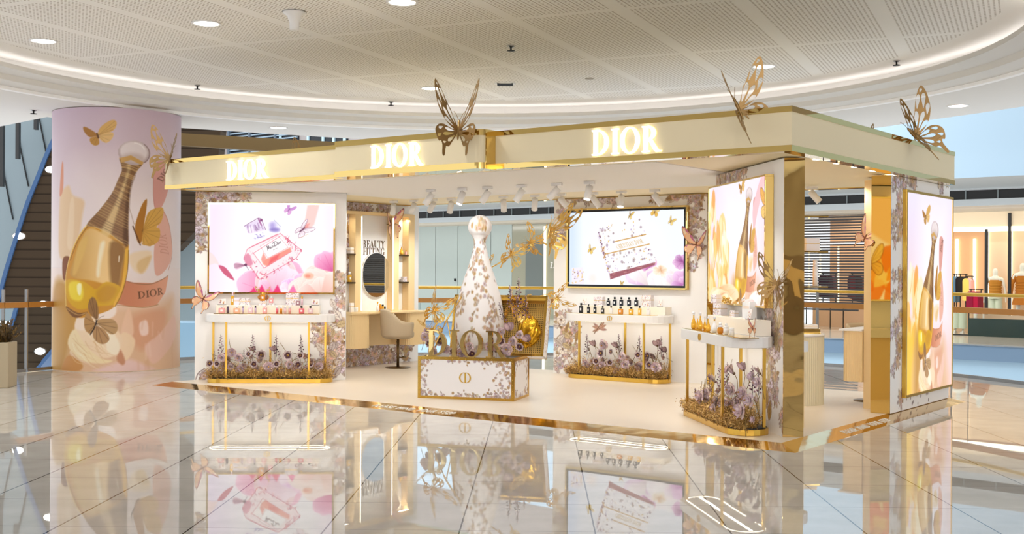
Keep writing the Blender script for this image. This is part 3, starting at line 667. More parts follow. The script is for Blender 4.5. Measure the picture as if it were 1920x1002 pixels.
# downlights, sprinklers, speakers of the ceiling
def downlight(name, label, loc, r=.14, mt=None, group=None, lamp=True):
    t = thing(name, label, 'ceiling light', loc, group=group)
    b = MB(); b.lathe([(r * 1.18, 0), (r * 1.18, -.012), (r, -.012), (r * .97, 0)], 28, cap=False); b.build('rim', mt or M['white'], t)
    b = MB(); b.lathe([(r * .98, -.004), (.002, -.004)], 28, cap=False); b.build('lens', M['lamp'], t); return t
for (px, py), lb in (((81, 76), 'round downlight in the perforated ceiling, lowest at the far left'), ((387, 43), 'round downlight in the perforated ceiling above the pillar side'), ((754, 3), 'round downlight cut by the top edge of the photo'),
                     ((808, 165), 'round downlight behind the wing of the central gold butterfly'), ((1432, 124), 'round downlight behind the wing tip of the right front gold butterfly')):
    p = G(px, py, 4.45); downlight('ceiling_downlight', lb, (p[0], p[1], 4.449), .145)
    light('SPOT', 'downlight_beam', (p[0], p[1], 4.40), 95, (1, .97, .92), .1, spot=R(110))
for (px, py), lb in (((522, 239), 'small round downlight in the smooth outer soffit, left above the canopy'), ((1796, 198), 'round downlight in the outer soffit at the right')):
    p = G(px, py, 4.065); downlight('soffit_downlight', lb, (p[0], p[1], 4.064), .135)
def sprinkler(px, py, z, lb):
    p = G(px, py, z); t = thing('sprinkler_head', lb, 'sprinkler', (p[0], p[1], z))
    MB().lathe([(.045, 0), (.045, -.01), (.03, -.02)], 12).build('cover_plate', M['steel'], t)
    b = MB(); b.lathe([(.012, -.015), (.012, -.06)], 8); b.lathe([(.05, -.058), (.05, -.066)], 12); b.build('deflector', M['dark'], t)
for a_ in ((370, 160, 4.45, 'small sprinkler head near the cove above the canopy left end'), (733, 191, 4.45, 'small sprinkler head left of the central gold butterfly'), (958, 86, 4.45, 'sprinkler head in the middle of the perforated ceiling'),
           (1084, 203, 4.45, 'small sprinkler head near the cove right of the central butterfly'), (1419, 178, 4.45, 'small sprinkler head right of the right front butterfly'), (1681, 114, 4.45, 'sprinkler head in the white ceiling margin at the right'), (63, 206, 4.07, 'sprinkler head in the outer soffit left of the pillar')):
    sprinkler(*a_)
p = G(552, 22, 4.45); t = thing('ceiling_detector', 'white funnel-shaped detector hanging from the perforated ceiling', 'detector', (p[0], p[1], 4.45))
MB().lathe([(.13, 0), (.125, -.02), (.08, -.05), (.055, -.12), (.05, -.2), (.02, -.205)], 24).build('housing', M['white'], t); MB().lathe([(.135, 0), (.135, -.008), (.13, -.008)], 24).build('mounting_ring', M['steel'], t)
p = G(947, 156, 4.45); t = thing('ceiling_vent', 'round dark-slotted air vent in the perforated ceiling', 'vent', (p[0], p[1], 4.45))
MB().lathe([(.16, 0), (.16, -.012), (.13, -.02)], 24).build('vent_frame', M['white'], t)
b = MB()
for i in range(5): b.box(-.12, -.1 + i * .045, -.03, .12, -.085 + i * .045, -.012)
b.build('slats', M['dark'], t)
p = G(1105, 147, 4.45); tag(MB().lathe([(.07, 0), (.06, -.012), (.01, -.014)], 16).build('ceiling_speaker', mat('pale_grille', (.7, .67, .62), .6), loc=(p[0], p[1], 4.45)), 'small round flush speaker in the ceiling, right of the vent', 'speaker')

# balustrade along the void
def railing():
    t = thing('balustrade', 'curved glass balustrade with brass pipe and wooden handrail at the atrium edge', 'railing', (0, 0, 0))
    zt, zw = 1.265, 1.03
    b = MB(); b.tube([(x, y, zt) for x, y in RAILS[9:]], .028, 8); b.build('top_pipe', M['brass'], t)
    b = MB()
    for i in range(len(RAILS) - 1):
        (x0, y0), (x1, y1) = RAILS[i], RAILS[i + 1]; d = Vector((x1 - x0, y1 - y0)).normalized(); n = Vector((-d.y, d.x)) * .045
        vs = [(x0 + n.x, y0 + n.y, zw - .045), (x1 + n.x, y1 + n.y, zw - .045), (x1 + n.x, y1 + n.y, zw + .04), (x0 + n.x, y0 + n.y, zw + .04), (x0 - n.x, y0 - n.y, zw - .045), (x1 - n.x, y1 - n.y, zw - .045), (x1 - n.x, y1 - n.y, zw + .04), (x0 - n.x, y0 - n.y, zw + .04)]
        b.add(vs, [(0, 1, 2, 3), (5, 4, 7, 6), (3, 2, 6, 7), (1, 0, 4, 5)])
    b.build('handrail', M['wood'], t)
    gm = mat('railing_glass', (.93, .97, .98), .02, trans=1.0, ior=1.08)
    for i in range(0, len(RAILS) - 3, 3):
        b = MB()
        for j in range(3):
            (x0, y0), (x1, y1) = RAILS[i + j], RAILS[i + j + 1]; b.add([(x0, y0, .03), (x1, y1, .03), (x1, y1, zw - .05), (x0, y0, zw - .05)], [(0, 1, 2, 3)])
        b.build('glass_panel', gm, t)
    for i in (3, 4, 9, 13, 17, 20, 24, 27, 31):
        if i >= len(RAILS): continue
        x, y = RAILS[i]; MB().box(x - .02, y - .02, 0, x + .02, y + .02, zt).build('post', M['steel'], t)
    b = MB()
    for i in range(len(RAILS) - 1):
        (x0, y0), (x1, y1) = RAILS[i], RAILS[i + 1]; b.add([(x0, y0 - .03, 0), (x1, y1 - .03, 0), (x1, y1 - .03, .05), (x0, y0 - .03, .05), (x0, y0 + .05, .05), (x1, y1 + .05, .05)], [(0, 1, 2, 3), (3, 2, 5, 4)])
    b.build('base_channel', M['steel'], t)
railing()
# ---------------------------------------------------------------- the stand: platform
def SW(u, v, z=0): return ST.w(u, v, z)
plat = thing('display_platform', 'low cream platform with gold mirror edge and white warning words, under the canopy', 'platform', (*ST.o, 0), A0)
RW = .235
b = MB(); b.prism([(-9.28 + RW * .6, RW), (-RW, RW), (-RW, 5.15), (-9.28 + RW * .6, 5.15)], .0, HP); b.build('platform_floor', M['platform'], plat)
b = MB()
b.add([(-9.28, 0, 0), (0, 0, 0), (-RW, RW, HP), (-9.28 + RW * .6, RW, HP)], [(0, 1, 2, 3)])
b.add([(0, 0, 0), (0, 5.15, 0), (-RW, 5.02, HP), (-RW, RW, HP)], [(0, 1, 2, 3)])
b.add([(0, 5.15, 0), (-RW, 5.15, HP), (-RW, 5.02, HP)], [(0, 1, 2)])
b.build('ramp_edge', mat('gold_mirror_ramp', (.88, .72, .40), .09, 1.0, bump=(4, .2, .01)), plat)
def step_text(x0, x1, side, z=.02):
    cu = bpy.data.curves.new('txt', 'FONT'); cu.body = 'PLEASE MIND YOUR STEP'; cu.size = .13; cu.extrude = .0015; cu.space_character = 1.15; cu.space_word = 1.6; cu.shear = .25
    o = bpy.data.objects.new('txt', cu); COL.objects.link(o); dg = bpy.context.evaluated_depsgraph_get(); me = bpy.data.meshes.new_from_object(o.evaluated_get(dg)); bpy.data.objects.remove(o)
    xs = [v.co.x for v in me.vertices]; w = max(xs) - min(xs); k = (x1 - x0) / w
    sl = math.atan2(HP, RW)
    for v in me.vertices:
        x, y, zz = v.co; X = x0 + (x - min(xs)) * k; Y = .065 + y * .95; Z = Y * math.tan(sl) + .0025 + zz
        v.co = (X, Y, Z) if side == 'f' else (-Y, X, Z)
    me.materials.append(mat('white_vinyl', (.97, .97, .95), .5)); q = bpy.data.objects.new('warning_text', me); COL.objects.link(q); q.parent = plat
a_, b_ = ST.g(690, 762, .02)[0], ST.g(853, 776, .02)[0]; step_text(a_, b_, 'f')
a_, b_ = ST.g(1586, 812, .02)[1], ST.g(1678, 788, .02)[1]; step_text(a_, b_, 's')

# ---------------------------------------------------------------- canopy
can = thing('canopy', 'cream and gold canopy frame with glowing white signs over the stand', 'canopy', (*ST.o, 0), A0)
ZB, ZT = 2.665, 3.068; U0, U1, V0, V1 = -9.09, -.08, .064, 4.9; MU0, MU1, MV = -5.59, -3.42, -.16
b = MB()
b.box(U0, V0, ZB + .055, U1, V0 + .12, ZT - .05); b.box(U1 - .12, V0 + .12, ZB + .055, U1, V1, ZT - .05)
b.box(U0, V1 - .12, ZB + .055, U1 - .12, V1, ZT - .05); b.box(U0, V0 + .12, ZB + .055, U0 + .12, V1 - .12, ZT - .05)
b.build('fascia', M['cream'], can)
def mid_outline(e=0.0): return [(MU0 - e, V0 + .02), (MU0 - e, MV - e)] + arc(MU1 - .09, MV + .09 - e, .09 + e, .09, -90, 0, 6) + [(MU1 + e, V0 + .02)]
b = MB(); b.prism(mid_outline(), ZB + .055, ZT - .045); b.build('centre_fascia', M['cream'], can)
for nm, z0, z1 in (('gold_trim', ZB, ZB + .055), ('gold_trim', ZT - .052, ZT)):
    b = MB(); e = .006
    b.box(U0 - e, V0 - e, z0, U1 + e, V0 + .12, z1); b.box(U1 - .12, V0 + .12, z0, U1 + e, V1 + e, z1); b.box(U0 - e, V1 - .12, z0, U1 - .12, V1 + e, z1); b.box(U0 - e, V0 + .12, z0, U0 + .12, V1 - .12, z1)
    b.prism(mid_outline(e), z0 - .006, z1 + .006)
    b.build(nm, M['goldflat'], can)
b = MB(); b.box(MU1, V0 - .004, ZB + .05, MU1 + .012, V0 - .16, ZT - .04); b.build('gold_return', M['goldflat'], can)
# soffit: cream margin with warm light painted into its tint, and a white centre field
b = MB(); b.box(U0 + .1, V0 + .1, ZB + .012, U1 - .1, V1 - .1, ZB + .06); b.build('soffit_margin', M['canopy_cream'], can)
b = MB(); b.box(-7.8, V0 + .3, ZB + .002, -1.62, 3.46, ZB + .02); b.build('soffit_centre', M['matte_white'], can)
b = MB(); b.box(U0 + .15, V0 + .13, ZB + .004, U1 - 1.6, V0 + .15, ZB + .012); b.build('led_strip', M['ledcool'], can)
for px, py in ((1533, 301), (1571, 308), (1605, 315), (1639, 322), (1672, 330)):
    q = ST.g(px, py, ZB); MB().lathe([(.045, ZB + .006), (.03, ZB + .004), (.002, ZB + .004)], 16, q[0], q[1], cap=False).build('recessed_spot', M['lamp'], can)
# inner reveal above wall tops is closed by the soffit; glowing signs on the front
glow = mat('sign_glow', (1, 1, 1), .5, emit=(1, .99, .95), estr=1.7); halo = mat('sign_halo', (1, .95, .6), .5, emit=(1, .92, .60), estr=1.05)
def sign(px0, px1, pyt, pyb, v, label):
    x0 = ST.hit(px0, (pyt + pyb) / 2, v)[0]; x1 = ST.hit(px1, (pyt + pyb) / 2, v)[0]
    xm = (px0 + px1) / 2; zt = ST.hit(xm, pyt, v)[1]; zb = ST.hit(xm, pyb, v)[1]
    p = ST.w(x0, v); t = thing('illuminated_sign', label, 'sign', (p[0], p[1], zb), A0, 'illuminated brand signs on the canopy front')
    w, h = x1 - x0, zt - zb
    ws, adv = word('DIOR', .07); k = w / adv
    for ch, polys in ws:
        bb = MB()
        for i, q in enumerate(polys): bb.prism([(c[0] * k, c[1] * h) for c in q], -.03 - .0004 * i, -.012 - .0004 * i, axis='y')
        L = bb.build('letter', glow, t)
        hb = MB()
        for i, q in enumerate(polys):
            cx = sum(c[0] for c in q) / len(q); cy = sum(c[1] for c in q) / len(q)
            pts = []
            n = len(q); Ar = sum(q[j][0] * q[(j + 1) % n][1] - q[(j + 1) % n][0] * q[j][1] for j in range(n)); sg = 1 if Ar > 0 else -1
            for j in range(n):
                a, c_, d = Vector(q[j - 1]), Vector(q[j]), Vector(q[(j + 1) % n]); e1, e2 = (c_ - a), (d - c_)
                if e1.length < 1e-6 or e2.length < 1e-6: pts.append((c_.x * k, c_.y * h)); continue
                e1.normalize(); e2.normalize(); nn = Vector((e1.y + e2.y, -e1.x - e2.x)); nn = nn.normalized() if nn.length > .1 else Vector((e1.y, -e1.x))
                pts.append((c_.x * k + sg * nn.x * .007, c_.y * h + sg * nn.y * .007))
            hb.prism(pts, -.008 - .0004 * i, -.003 - .0004 * i, axis='y')
        hb.build('halo_plate', halo, L)
    return t
sign(427, 505, 300, 336, V0 - .001, 'glowing white DIOR sign on the left part of the canopy front')
sign(697, 796, 270, 313, MV, 'glowing white DIOR sign on the protruding centre part of the canopy front')
sign(1112, 1241, 240, 288, V0 - .001, 'glowing white DIOR sign on the right part of the canopy front, the largest')

# ---------------------------------------------------------------- display walls
rg = random.Random(11)
WH = 2.662 - HP
def wall_panel(name, F, L, th, label, painter, cell=.0075, ends=None, extra_fn=None, h=WH):
    t = thing(name, label, 'display wall', F.w(0, 0, HP + .001), F.r)
    cv = Cv(0, HP, L, h, cell, (.955, .95, .945)); cv.T = lambda px, py: F.hit(px, py)
    painter(cv)
    b = MB(); b.col = (.955, .95, .945); b.mi = 0; b.box(0, .002, 0, L, th, h)
    if extra_fn: extra_fn(b)
    canvas_mesh('printed_panel', cv, lambda X, Z: (X, np.zeros_like(X), Z - HP), [M['print']], t, b)
    return t
def paintA(cv):
    garden(cv, [(372, 366, .10), (390, 362, .11), (412, 366, .10), (436, 367, .11), (458, 368, .08), (372, 390, .10), (377, 412, .09), (373, 432, .08), (378, 450, .07), (377, 466, .05)], rg)
    garden(cv, [(640, 520, .08), (636, 545, .07), (640, 570, .08), (628, 590, .06), (640, 604, .09), (612, 620, .12), (634, 632, .10), (603, 640, .10), (640, 655, .09), (620, 665, .12), (600, 680, .08), (640, 690, .09), (615, 700, .08), (590, 610, .05)], rg)
    for i in range(10): leaf(cv, *cv.T(rg.uniform(605, 645), rg.uniform(560, 715)), rg.uniform(.1, .2), rg.random() * 6, rg=rg)
    for i in range(4): cv.line([(367 + 6 * i, 712), (372 + 7 * i, 700), (384 + 5 * i, 692)], .01, PLUM); 
    garden(cv, [(382, 706, .05)], rg)
wall_left_ = wall_panel('display_wall', FA, 2.085, .10, 'white display wall with flower print framing the pink perfume lightbox', paintA)
def paintB(cv):
    garden(cv, [(1056, 372, .09), (1078, 368, .10), (1100, 370, .09), (1130, 372, .10), (1148, 376, .06), (1056, 400, .10), (1060, 425, .09), (1052, 440, .09), (1062, 450, .07)], rg)
    garden(cv, [(1268, 366, .11), (1285, 362, .11), (1305, 372, .09), (1318, 360, .07), (1305, 396, .08), (1300, 415, .07), (1316, 420, .06), (1296, 440, .07), (1308, 470, .09), (1300, 500, .06), (1226, 374, .05)], rg)
    garden(cv, [(1052, 600, .10), (1066, 590, .06), (1060, 625, .13), (1078, 620, .09), (1055, 655, .12), (1075, 655, .08), (1050, 685, .09), (1072, 690, .09)], rg)
    for i in range(10): leaf(cv, *cv.T(rg.uniform(1042, 1085), rg.uniform(590, 700)), rg.uniform(.08, .18), rg.random() * 6, rg=rg)
    x, z = cv.T(1124, 617); 
    for a in (.5, .9, 2.5, 2.9, 3.5, -.1):
        leaf(cv, x, z, .12, a, (.90, .70, .62), rg, .16)
    cv.line([cv.T(1114, 626), cv.T(1128, 606)], .012, BROWNP, raw=True)
wall_panel('display_wall', FB, 2.57, .10, 'white display wall with flower print framing the pale blue book lightbox', paintB)
def paintC(cv):
    for i in range(16): cluster(cv, rg.uniform(0, .95), rg.uniform(2.56, 2.70), .09, rg, raw=True)
    for i in range(34):
        z = rg.uniform(.04, 1.55); cluster(cv, rg.uniform(1.62, 2.06), z, rg.uniform(.05, .10), rg, raw=True)
    for i in range(10): leaf(cv, rg.uniform(1.4, 2.0), rg.uniform(.1, 1.2), .2, rg.uniform(1, 2.2), rg=rg)
wc = wall_panel('display_wall', FC, 2.06, .197, 'white display wall at the front corner with golden perfume lightbox and gold mirror end', paintC, .0065)
b = MB(); b.box(2.06, -.001, 0, 2.068, .2, WH); b.build('gold_mirror_end', M['goldmirror'], wc)
def paintD(cv):
    for i in range(30): cluster(cv, rg.uniform(.02, .36), rg.choice([rg.uniform(1.9, 2.62), rg.uniform(.15, 1.25), rg.uniform(1.3, 2.6)]), rg.uniform(.05, .08), rg, raw=True)
    for i in range(12): cluster(cv, rg.choice([rg.uniform(.3, .8), rg.uniform(1.5, 2.08)]), rg.uniform(2.57, 2.7), .06, rg, raw=True)
    for i in range(14): leaf(cv, rg.uniform(.5, 1.4), rg.uniform(.06, .18), rg.uniform(.02, .05), rg.uniform(1, 2), PLUM, rg)
wd_ = wall_panel('display_wall', FD, 2.12, .215, 'white display wall on the right side carrying the tall golden perfume lightbox', paintD, .0075)
b = MB(); b.box(-.008, -.001, 0, -.001, .216, WH); b.build('gold_mirror_end', M['goldflat'], wd_)
def paintE(cv):
    for i in range(16): cluster(cv, rg.uniform(.1, 1.25), rg.uniform(2.5, 2.66), .10, rg, raw=True)
    for i in range(60): cluster(cv, rg.uniform(0, 2.0), rg.uniform(.05, .42), rg.uniform(.05, .10), rg, raw=True)
    for i in range(26): cluster(cv, rg.uniform(.3, .75), rg.uniform(1.5, 2.5), rg.uniform(.05, .09), rg, raw=True)
    for i in range(5): cluster(cv, rg.uniform(.85, 1.15), rg.uniform(2.3, 2.5), .09, rg, raw=True)
    x, z = cv.T(658, 640)
wall_panel('display_wall', FE, 2.05, .10, 'white printed display wall behind the beauty fitting station', paintE, .0075)
# gold mirror pier closing the gap beside the back wall
t = thing('mirror_pier', 'slim gold mirror pier between the back wall and the corner wall', 'pier', (*ST.w(-3.33, 4.72)[:2], HP), A0)
b = MB(); b.box(0, -.0, 0, .16, .1, WH); b.build('mirror_cladding', M['goldflat'], t, bevel=.004)

# ---------------------------------------------------------------- lightboxes
def lightbox(F, x0, x1, z0, z1, depth, fr, label, painter, frame_mat, cell, bezel=None, cz=None, par=None, name='lightbox'):
    p = F.w(x0, 0); t = thing(name, label, 'lightbox', (p[0], p[1], z0), F.r)
    w, h = x1 - x0, z1 - z0; b = MB()
    b.box(0, -depth, 0, w, -.002, fr); b.box(0, -depth, h - fr, w, -.002, h); b.box(0, -depth, fr, fr, -.002, h - fr); b.box(w - fr, -depth, fr, w, -.002, h - fr)
    fr_ = b.build('frame', frame_mat, t, bevel=.002)
    i = fr
    if bezel:
        q = bezel; b = MB(); d = depth - .006
        b.box(fr, -d, fr, w - fr, -.004, fr + q); b.box(fr, -d, h - fr - q, w - fr, -.004, h - fr); b.box(fr, -d, fr + q, fr + q, -.004, h - fr - q); b.box(w - fr - q, -d, fr + q, w - fr, -.004, h - fr - q)
        b.build('bezel', M['black'], fr_); i += q
    cv = Cv(x0 + i, z0 + i, w - 2 * i, h - 2 * i, cell, (.97, .95, .97), cz)
    yy = -depth + .008; cv.T = lambda px, py: F.hit(px, py, yy)
    painter(cv)
    canvas_mesh('lit_print', cv, lambda X, Z: (X - x0, np.full_like(X, yy), Z - z0), [M['screen']], t)
    return t
def petalfan(cv, px, py, r, a0, a1, n, cols, edge, rg, k=.5, r0=.05):
    """layered petals fanning out; r in photo pixels"""
    for i in range(n):
        a = R(a0 + (a1 - a0) * rg.random()); L = r * rg.uniform(.5, 1.05); w = L * k * rg.uniform(.6, 1); c = rg.choice(cols)
        P = [(px + L * t * math.cos(a) - s * w * math.sin(a), py - L * t * math.sin(a) - s * w * math.cos(a)) for t, s in ((r0, .1), (.4, .6), (.75, .9), (1, .35), (1.04, -.2), (.8, -.9), (.4, -.6), (r0, -.1))]
        p0_, p1_ = cv.T(px, py), cv.T(px + L * math.cos(a), py - L * math.sin(a)); dk_ = tuple(v * .90 - .02 * (j_ != 0) for j_, v in enumerate(c)); lt_ = tuple(min(1, v * .5 + .52) for v in c)
        cv.poly(P, lg(dk_, lt_, p0_, p1_), al=.9, fe=.008, smooth=True)
        cv.line([P[2], P[3], P[4], P[5]], .007, edge, .7); cv.line([(px, py), (px + L * .9 * math.cos(a), py - L * .9 * math.sin(a))], .006, tuple(v * .9 for v in c), .5)
def script(cv, pts_list, s, ox, oy, w, col, a=0, T=None):
    ca, sa = math.cos(R(a)), math.sin(R(a))
    for pts in pts_list: cv.line([(ox + s * (x * ca + y * sa), oy + s * (x * sa - y * ca)) for x, y in pts], w, col)
def ad_pink(cv):
    T0 = cv.T; cv.T = lambda x, y: T0(340 + x / 4.772, 350 + y / 4.772)      # crop coordinates
    cv.poly([(200, 100), (1400, 100), (1400, 1000), (200, 1000)], (.99, .975, .985), fe=.01)
    cv.poly([(180, 100), (430, 100), (330, 1000), (180, 1000)], (.93, .85, .97), fe=.35); cv.poly([(1300, 100), (1400, 100), (1400, 800), (1330, 600)], (.95, .86, .93), fe=.25)
    cv.poly([(1130, 150), (1240, 150), (1190, 340), (1130, 400), (1070, 430), (1105, 300)], (.99, .80, .78), fe=.012, smooth=False); cv.poly([(1100, 340), (1150, 330), (1090, 440), (1075, 430)], (.92, .62, .60), fe=.01)
    cv.poly([(238, 590), (290, 610), (340, 700), (300, 690), (238, 700)], (.99, .86, .86), fe=.01, smooth=True); cv.poly([(335, 705), (400, 730), (475, 838), (400, 800), (355, 750)], (.80, .36, .48), fe=.006, smooth=True)
    r_ = random.Random(3)
    # flowers under the bottle
    petalfan(cv, 830, 960, 320, -10, 190, 34, [(.98, .62, .80), (.97, .45, .68), (.99, .78, .88), (.95, .35, .60), (.99, .70, .70)], (.99, .9, .95), r_)
    petalfan(cv, 1010, 930, 170, 20, 170, 16, [(.90, .55, .85), (.97, .60, .82), (.99, .8, .9)], (1, .93, .97), r_)
    petalfan(cv, 1250, 1010, 300, 30, 170, 26, [(.98, .80, .74), (.99, .88, .82), (.96, .68, .62), (.98, .75, .68)], (1, .95, .9), r_)
    cv.ell((1140, 800), .07, .045, (.98, .74, .64), fe=.012); cv.ell((1132, 802), .035, .022, (.93, .58, .50), fe=.01)
    petalfan(cv, 1350, 760, 190, 70, 150, 9, [(.93, .40, .66), (.96, .56, .76)], (.99, .8, .9), r_)
    for i in range(6): cv.poly([(600 + 70 * i, 960), (650 + 70 * i, 900 - 20 * (i % 2)), (690 + 70 * i, 960)], r_.choice([(.90, .2, .45), (.99, .9, .95), (.97, .45, .66)]), fe=.01)
    # bottle body
    body = [(590, 560), (885, 420), (930, 440), (1075, 570), (1030, 640), (735, 800), (700, 830), (560, 640)]
    cv.poly(body, (.99, .90, .91), fe=.008, al=.9)
    cv.poly([(640, 590), (880, 440), (985, 570), (740, 730)], (1, .97, .96), fe=.01)
    cv.poly([(720, 660), (780, 640), (975, 545), (985, 580), (770, 715), (735, 700)], (.96, .58, .52), fe=.01); cv.poly([(800, 640), (880, 600), (860, 650), (780, 700)], (.90, .35, .38), fe=.015, al=.8); cv.poly([(735, 590), (760, 640), (730, 690), (712, 650)], (.96, .62, .58), fe=.01)
    cv.poly([(706, 535), (865, 440), (955, 545), (775, 640)], (1, .995, .99), fe=.004)
    for q in ([(706, 535), (865, 440)], [(865, 440), (955, 545)], [(955, 545), (775, 640)], [(775, 640), (706, 535)]): cv.line(q, .006, (.85, .62, .66))
    for i in range(90):
        k = r_.random(); e = r_.choice([((590, 560), (735, 790)), ((560, 640), (700, 830)), ((720, 830), (1040, 650)), ((900, 430), (1075, 570)), ((930, 440), (1040, 620)), ((740, 780), (1000, 640))])
        x, y = e[0][0] + (e[1][0] - e[0][0]) * k + r_.gauss(0, 9), e[0][1] + (e[1][1] - e[0][1]) * k + r_.gauss(0, 9)
        cv.line([(x, y), (x + r_.uniform(-18, 18), y + r_.uniform(-26, 26))], r_.uniform(.006, .014), r_.choice([(.82, .30, .42), (.90, .50, .58), (.70, .28, .45), (.98, .80, .84)]), .85)
    for q in ([(590, 560), (885, 420)], [(885, 420), (1075, 570)], [(1075, 570), (1030, 640)], [(1030, 640), (700, 830)], [(700, 830), (560, 640)], [(560, 640), (590, 560)], [(640, 590), (740, 730)], [(740, 730), (985, 580)], [(612, 545), (860, 425)], [(640, 600), (885, 445)]): cv.line(q, .009, (.86, .42, .52), .8)
    # cap and bow
    cv.poly([(565, 350), (700, 285), (755, 390), (600, 425)], (.90, .84, .93), fe=.012); cv.poly([(590, 380), (620, 360), (625, 410), (600, 420)], (.99, .97, 1), fe=.01)
    for i in range(16):
        x = 600 + i * 9.5; y0 = 400 - i * 2; cv.line([(x, y0 + r_.uniform(-4, 18)), (x - 12, y0 - r_.uniform(20, 60))], r_.uniform(.004, .012), r_.choice([(.42, .25, .45), (.62, .45, .66), (.97, .93, .98)]), .85)
    cv.line([(565, 355), (640, 310), (705, 285), (755, 388)], .008, (.55, .38, .55)); cv.line([(690, 290), (715, 345)], .02, (.66, .40, .60)); cv.ell((715, 300), .02, .02, (.55, .3, .5))
    cv.poly([(790, 330), (840, 300), (900, 370), (860, 410), (790, 400)], (.93, .92, .98), fe=.02); cv.ell((815, 350), .045, .05, (.62, .54, .82), fe=.03, al=.7); cv.ell((835, 388), .07, .03, (.50, .42, .74), fe=.02, al=.8); cv.line([(830, 300), (890, 360)], .008, (.7, .7, .82))
    for i in range(22): x, y = 690 + r_.gauss(0, 40), 445 + r_.gauss(0, 14); cv.line([(x, y), (x + r_.uniform(-25, 25), y + r_.uniform(-8, 8))], r_.uniform(.005, .02), r_.choice([(.48, .42, .72), (.75, .72, .88), (.60, .50, .74), (.97, .96, 1)]), .8)
    cv.poly([(600, 460), (640, 440), (700, 470), (620, 500)], (.93, .92, .98), al=.6, fe=.015)
    # words on the label: Miss Dior
    a = -27; ox, oy = 772, 568; c = (.35, .25, .30)
    def S(pts, w=.006): script(cv, [pts], 1, ox, oy, w, c, a)
    S([(0, -2), (6, 14), (9, 36), (12, 12), (16, 6), (22, 36), (24, 14), (28, 0)], .008); S([(33, 0), (35, 16), (37, 2), (41, 0)]); S([(45, 0), (50, 14), (48, 4), (42, 0)]); S([(55, 0), (60, 14), (58, 4), (52, 0)])
    S([(84, 36), (76, 12), (70, 2), (90, 2), (104, 16), (100, 34), (80, 38), (66, 30)], .008); S([(108, 0), (110, 16), (112, 2)]); S([(118, 8), (122, 16), (127, 9), (122, 1), (117, 7)]); S([(132, 0), (134, 14), (142, 16)])
    cv.line([(822, 568), (858, 552)], .006, (.6, .5, .55), smooth=False)
    # bow with ribbon and butterflies
    cv.poly([(470, 700), (500, 682), (570, 700), (560, 715), (490, 740)], (.86, .68, .76), fe=.006, smooth=True)
    for i in range(6): cv.line([(475, 690 + 8 * i), (572, 705)], .004, (.50, .30, .42), .7)
    cv.poly([(560, 640), (600, 600), (640, 690), (590, 710)], (.88, .56, .66), fe=.01, smooth=True); cv.ell((575, 702), .02, .02, (.45, .25, .38)); cv.line([(578, 705), (600, 745)], .006, (.3, .15, .3))
    bfly2d(cv, 965, 205, .095, 55, (.82, .58, .84), (.88, .66, .86), (.60, .38, .62), wide=.75); bfly2d(cv, 1085, 385, .15, 40, (.99, .95, .97), (.99, .93, .96), (.42, .22, .34), wide=.75, closed=.3)
    cv.line([(1050, 465), (1140, 425)], .004, (.9, .7, .5)); cv.T = T0
lightbox(FA, .18, 1.935, 1.246, 2.512, .05, .022, 'wide lightbox showing a pink perfume bottle with a bow on peonies', ad_pink, M['goldflat'], .005)
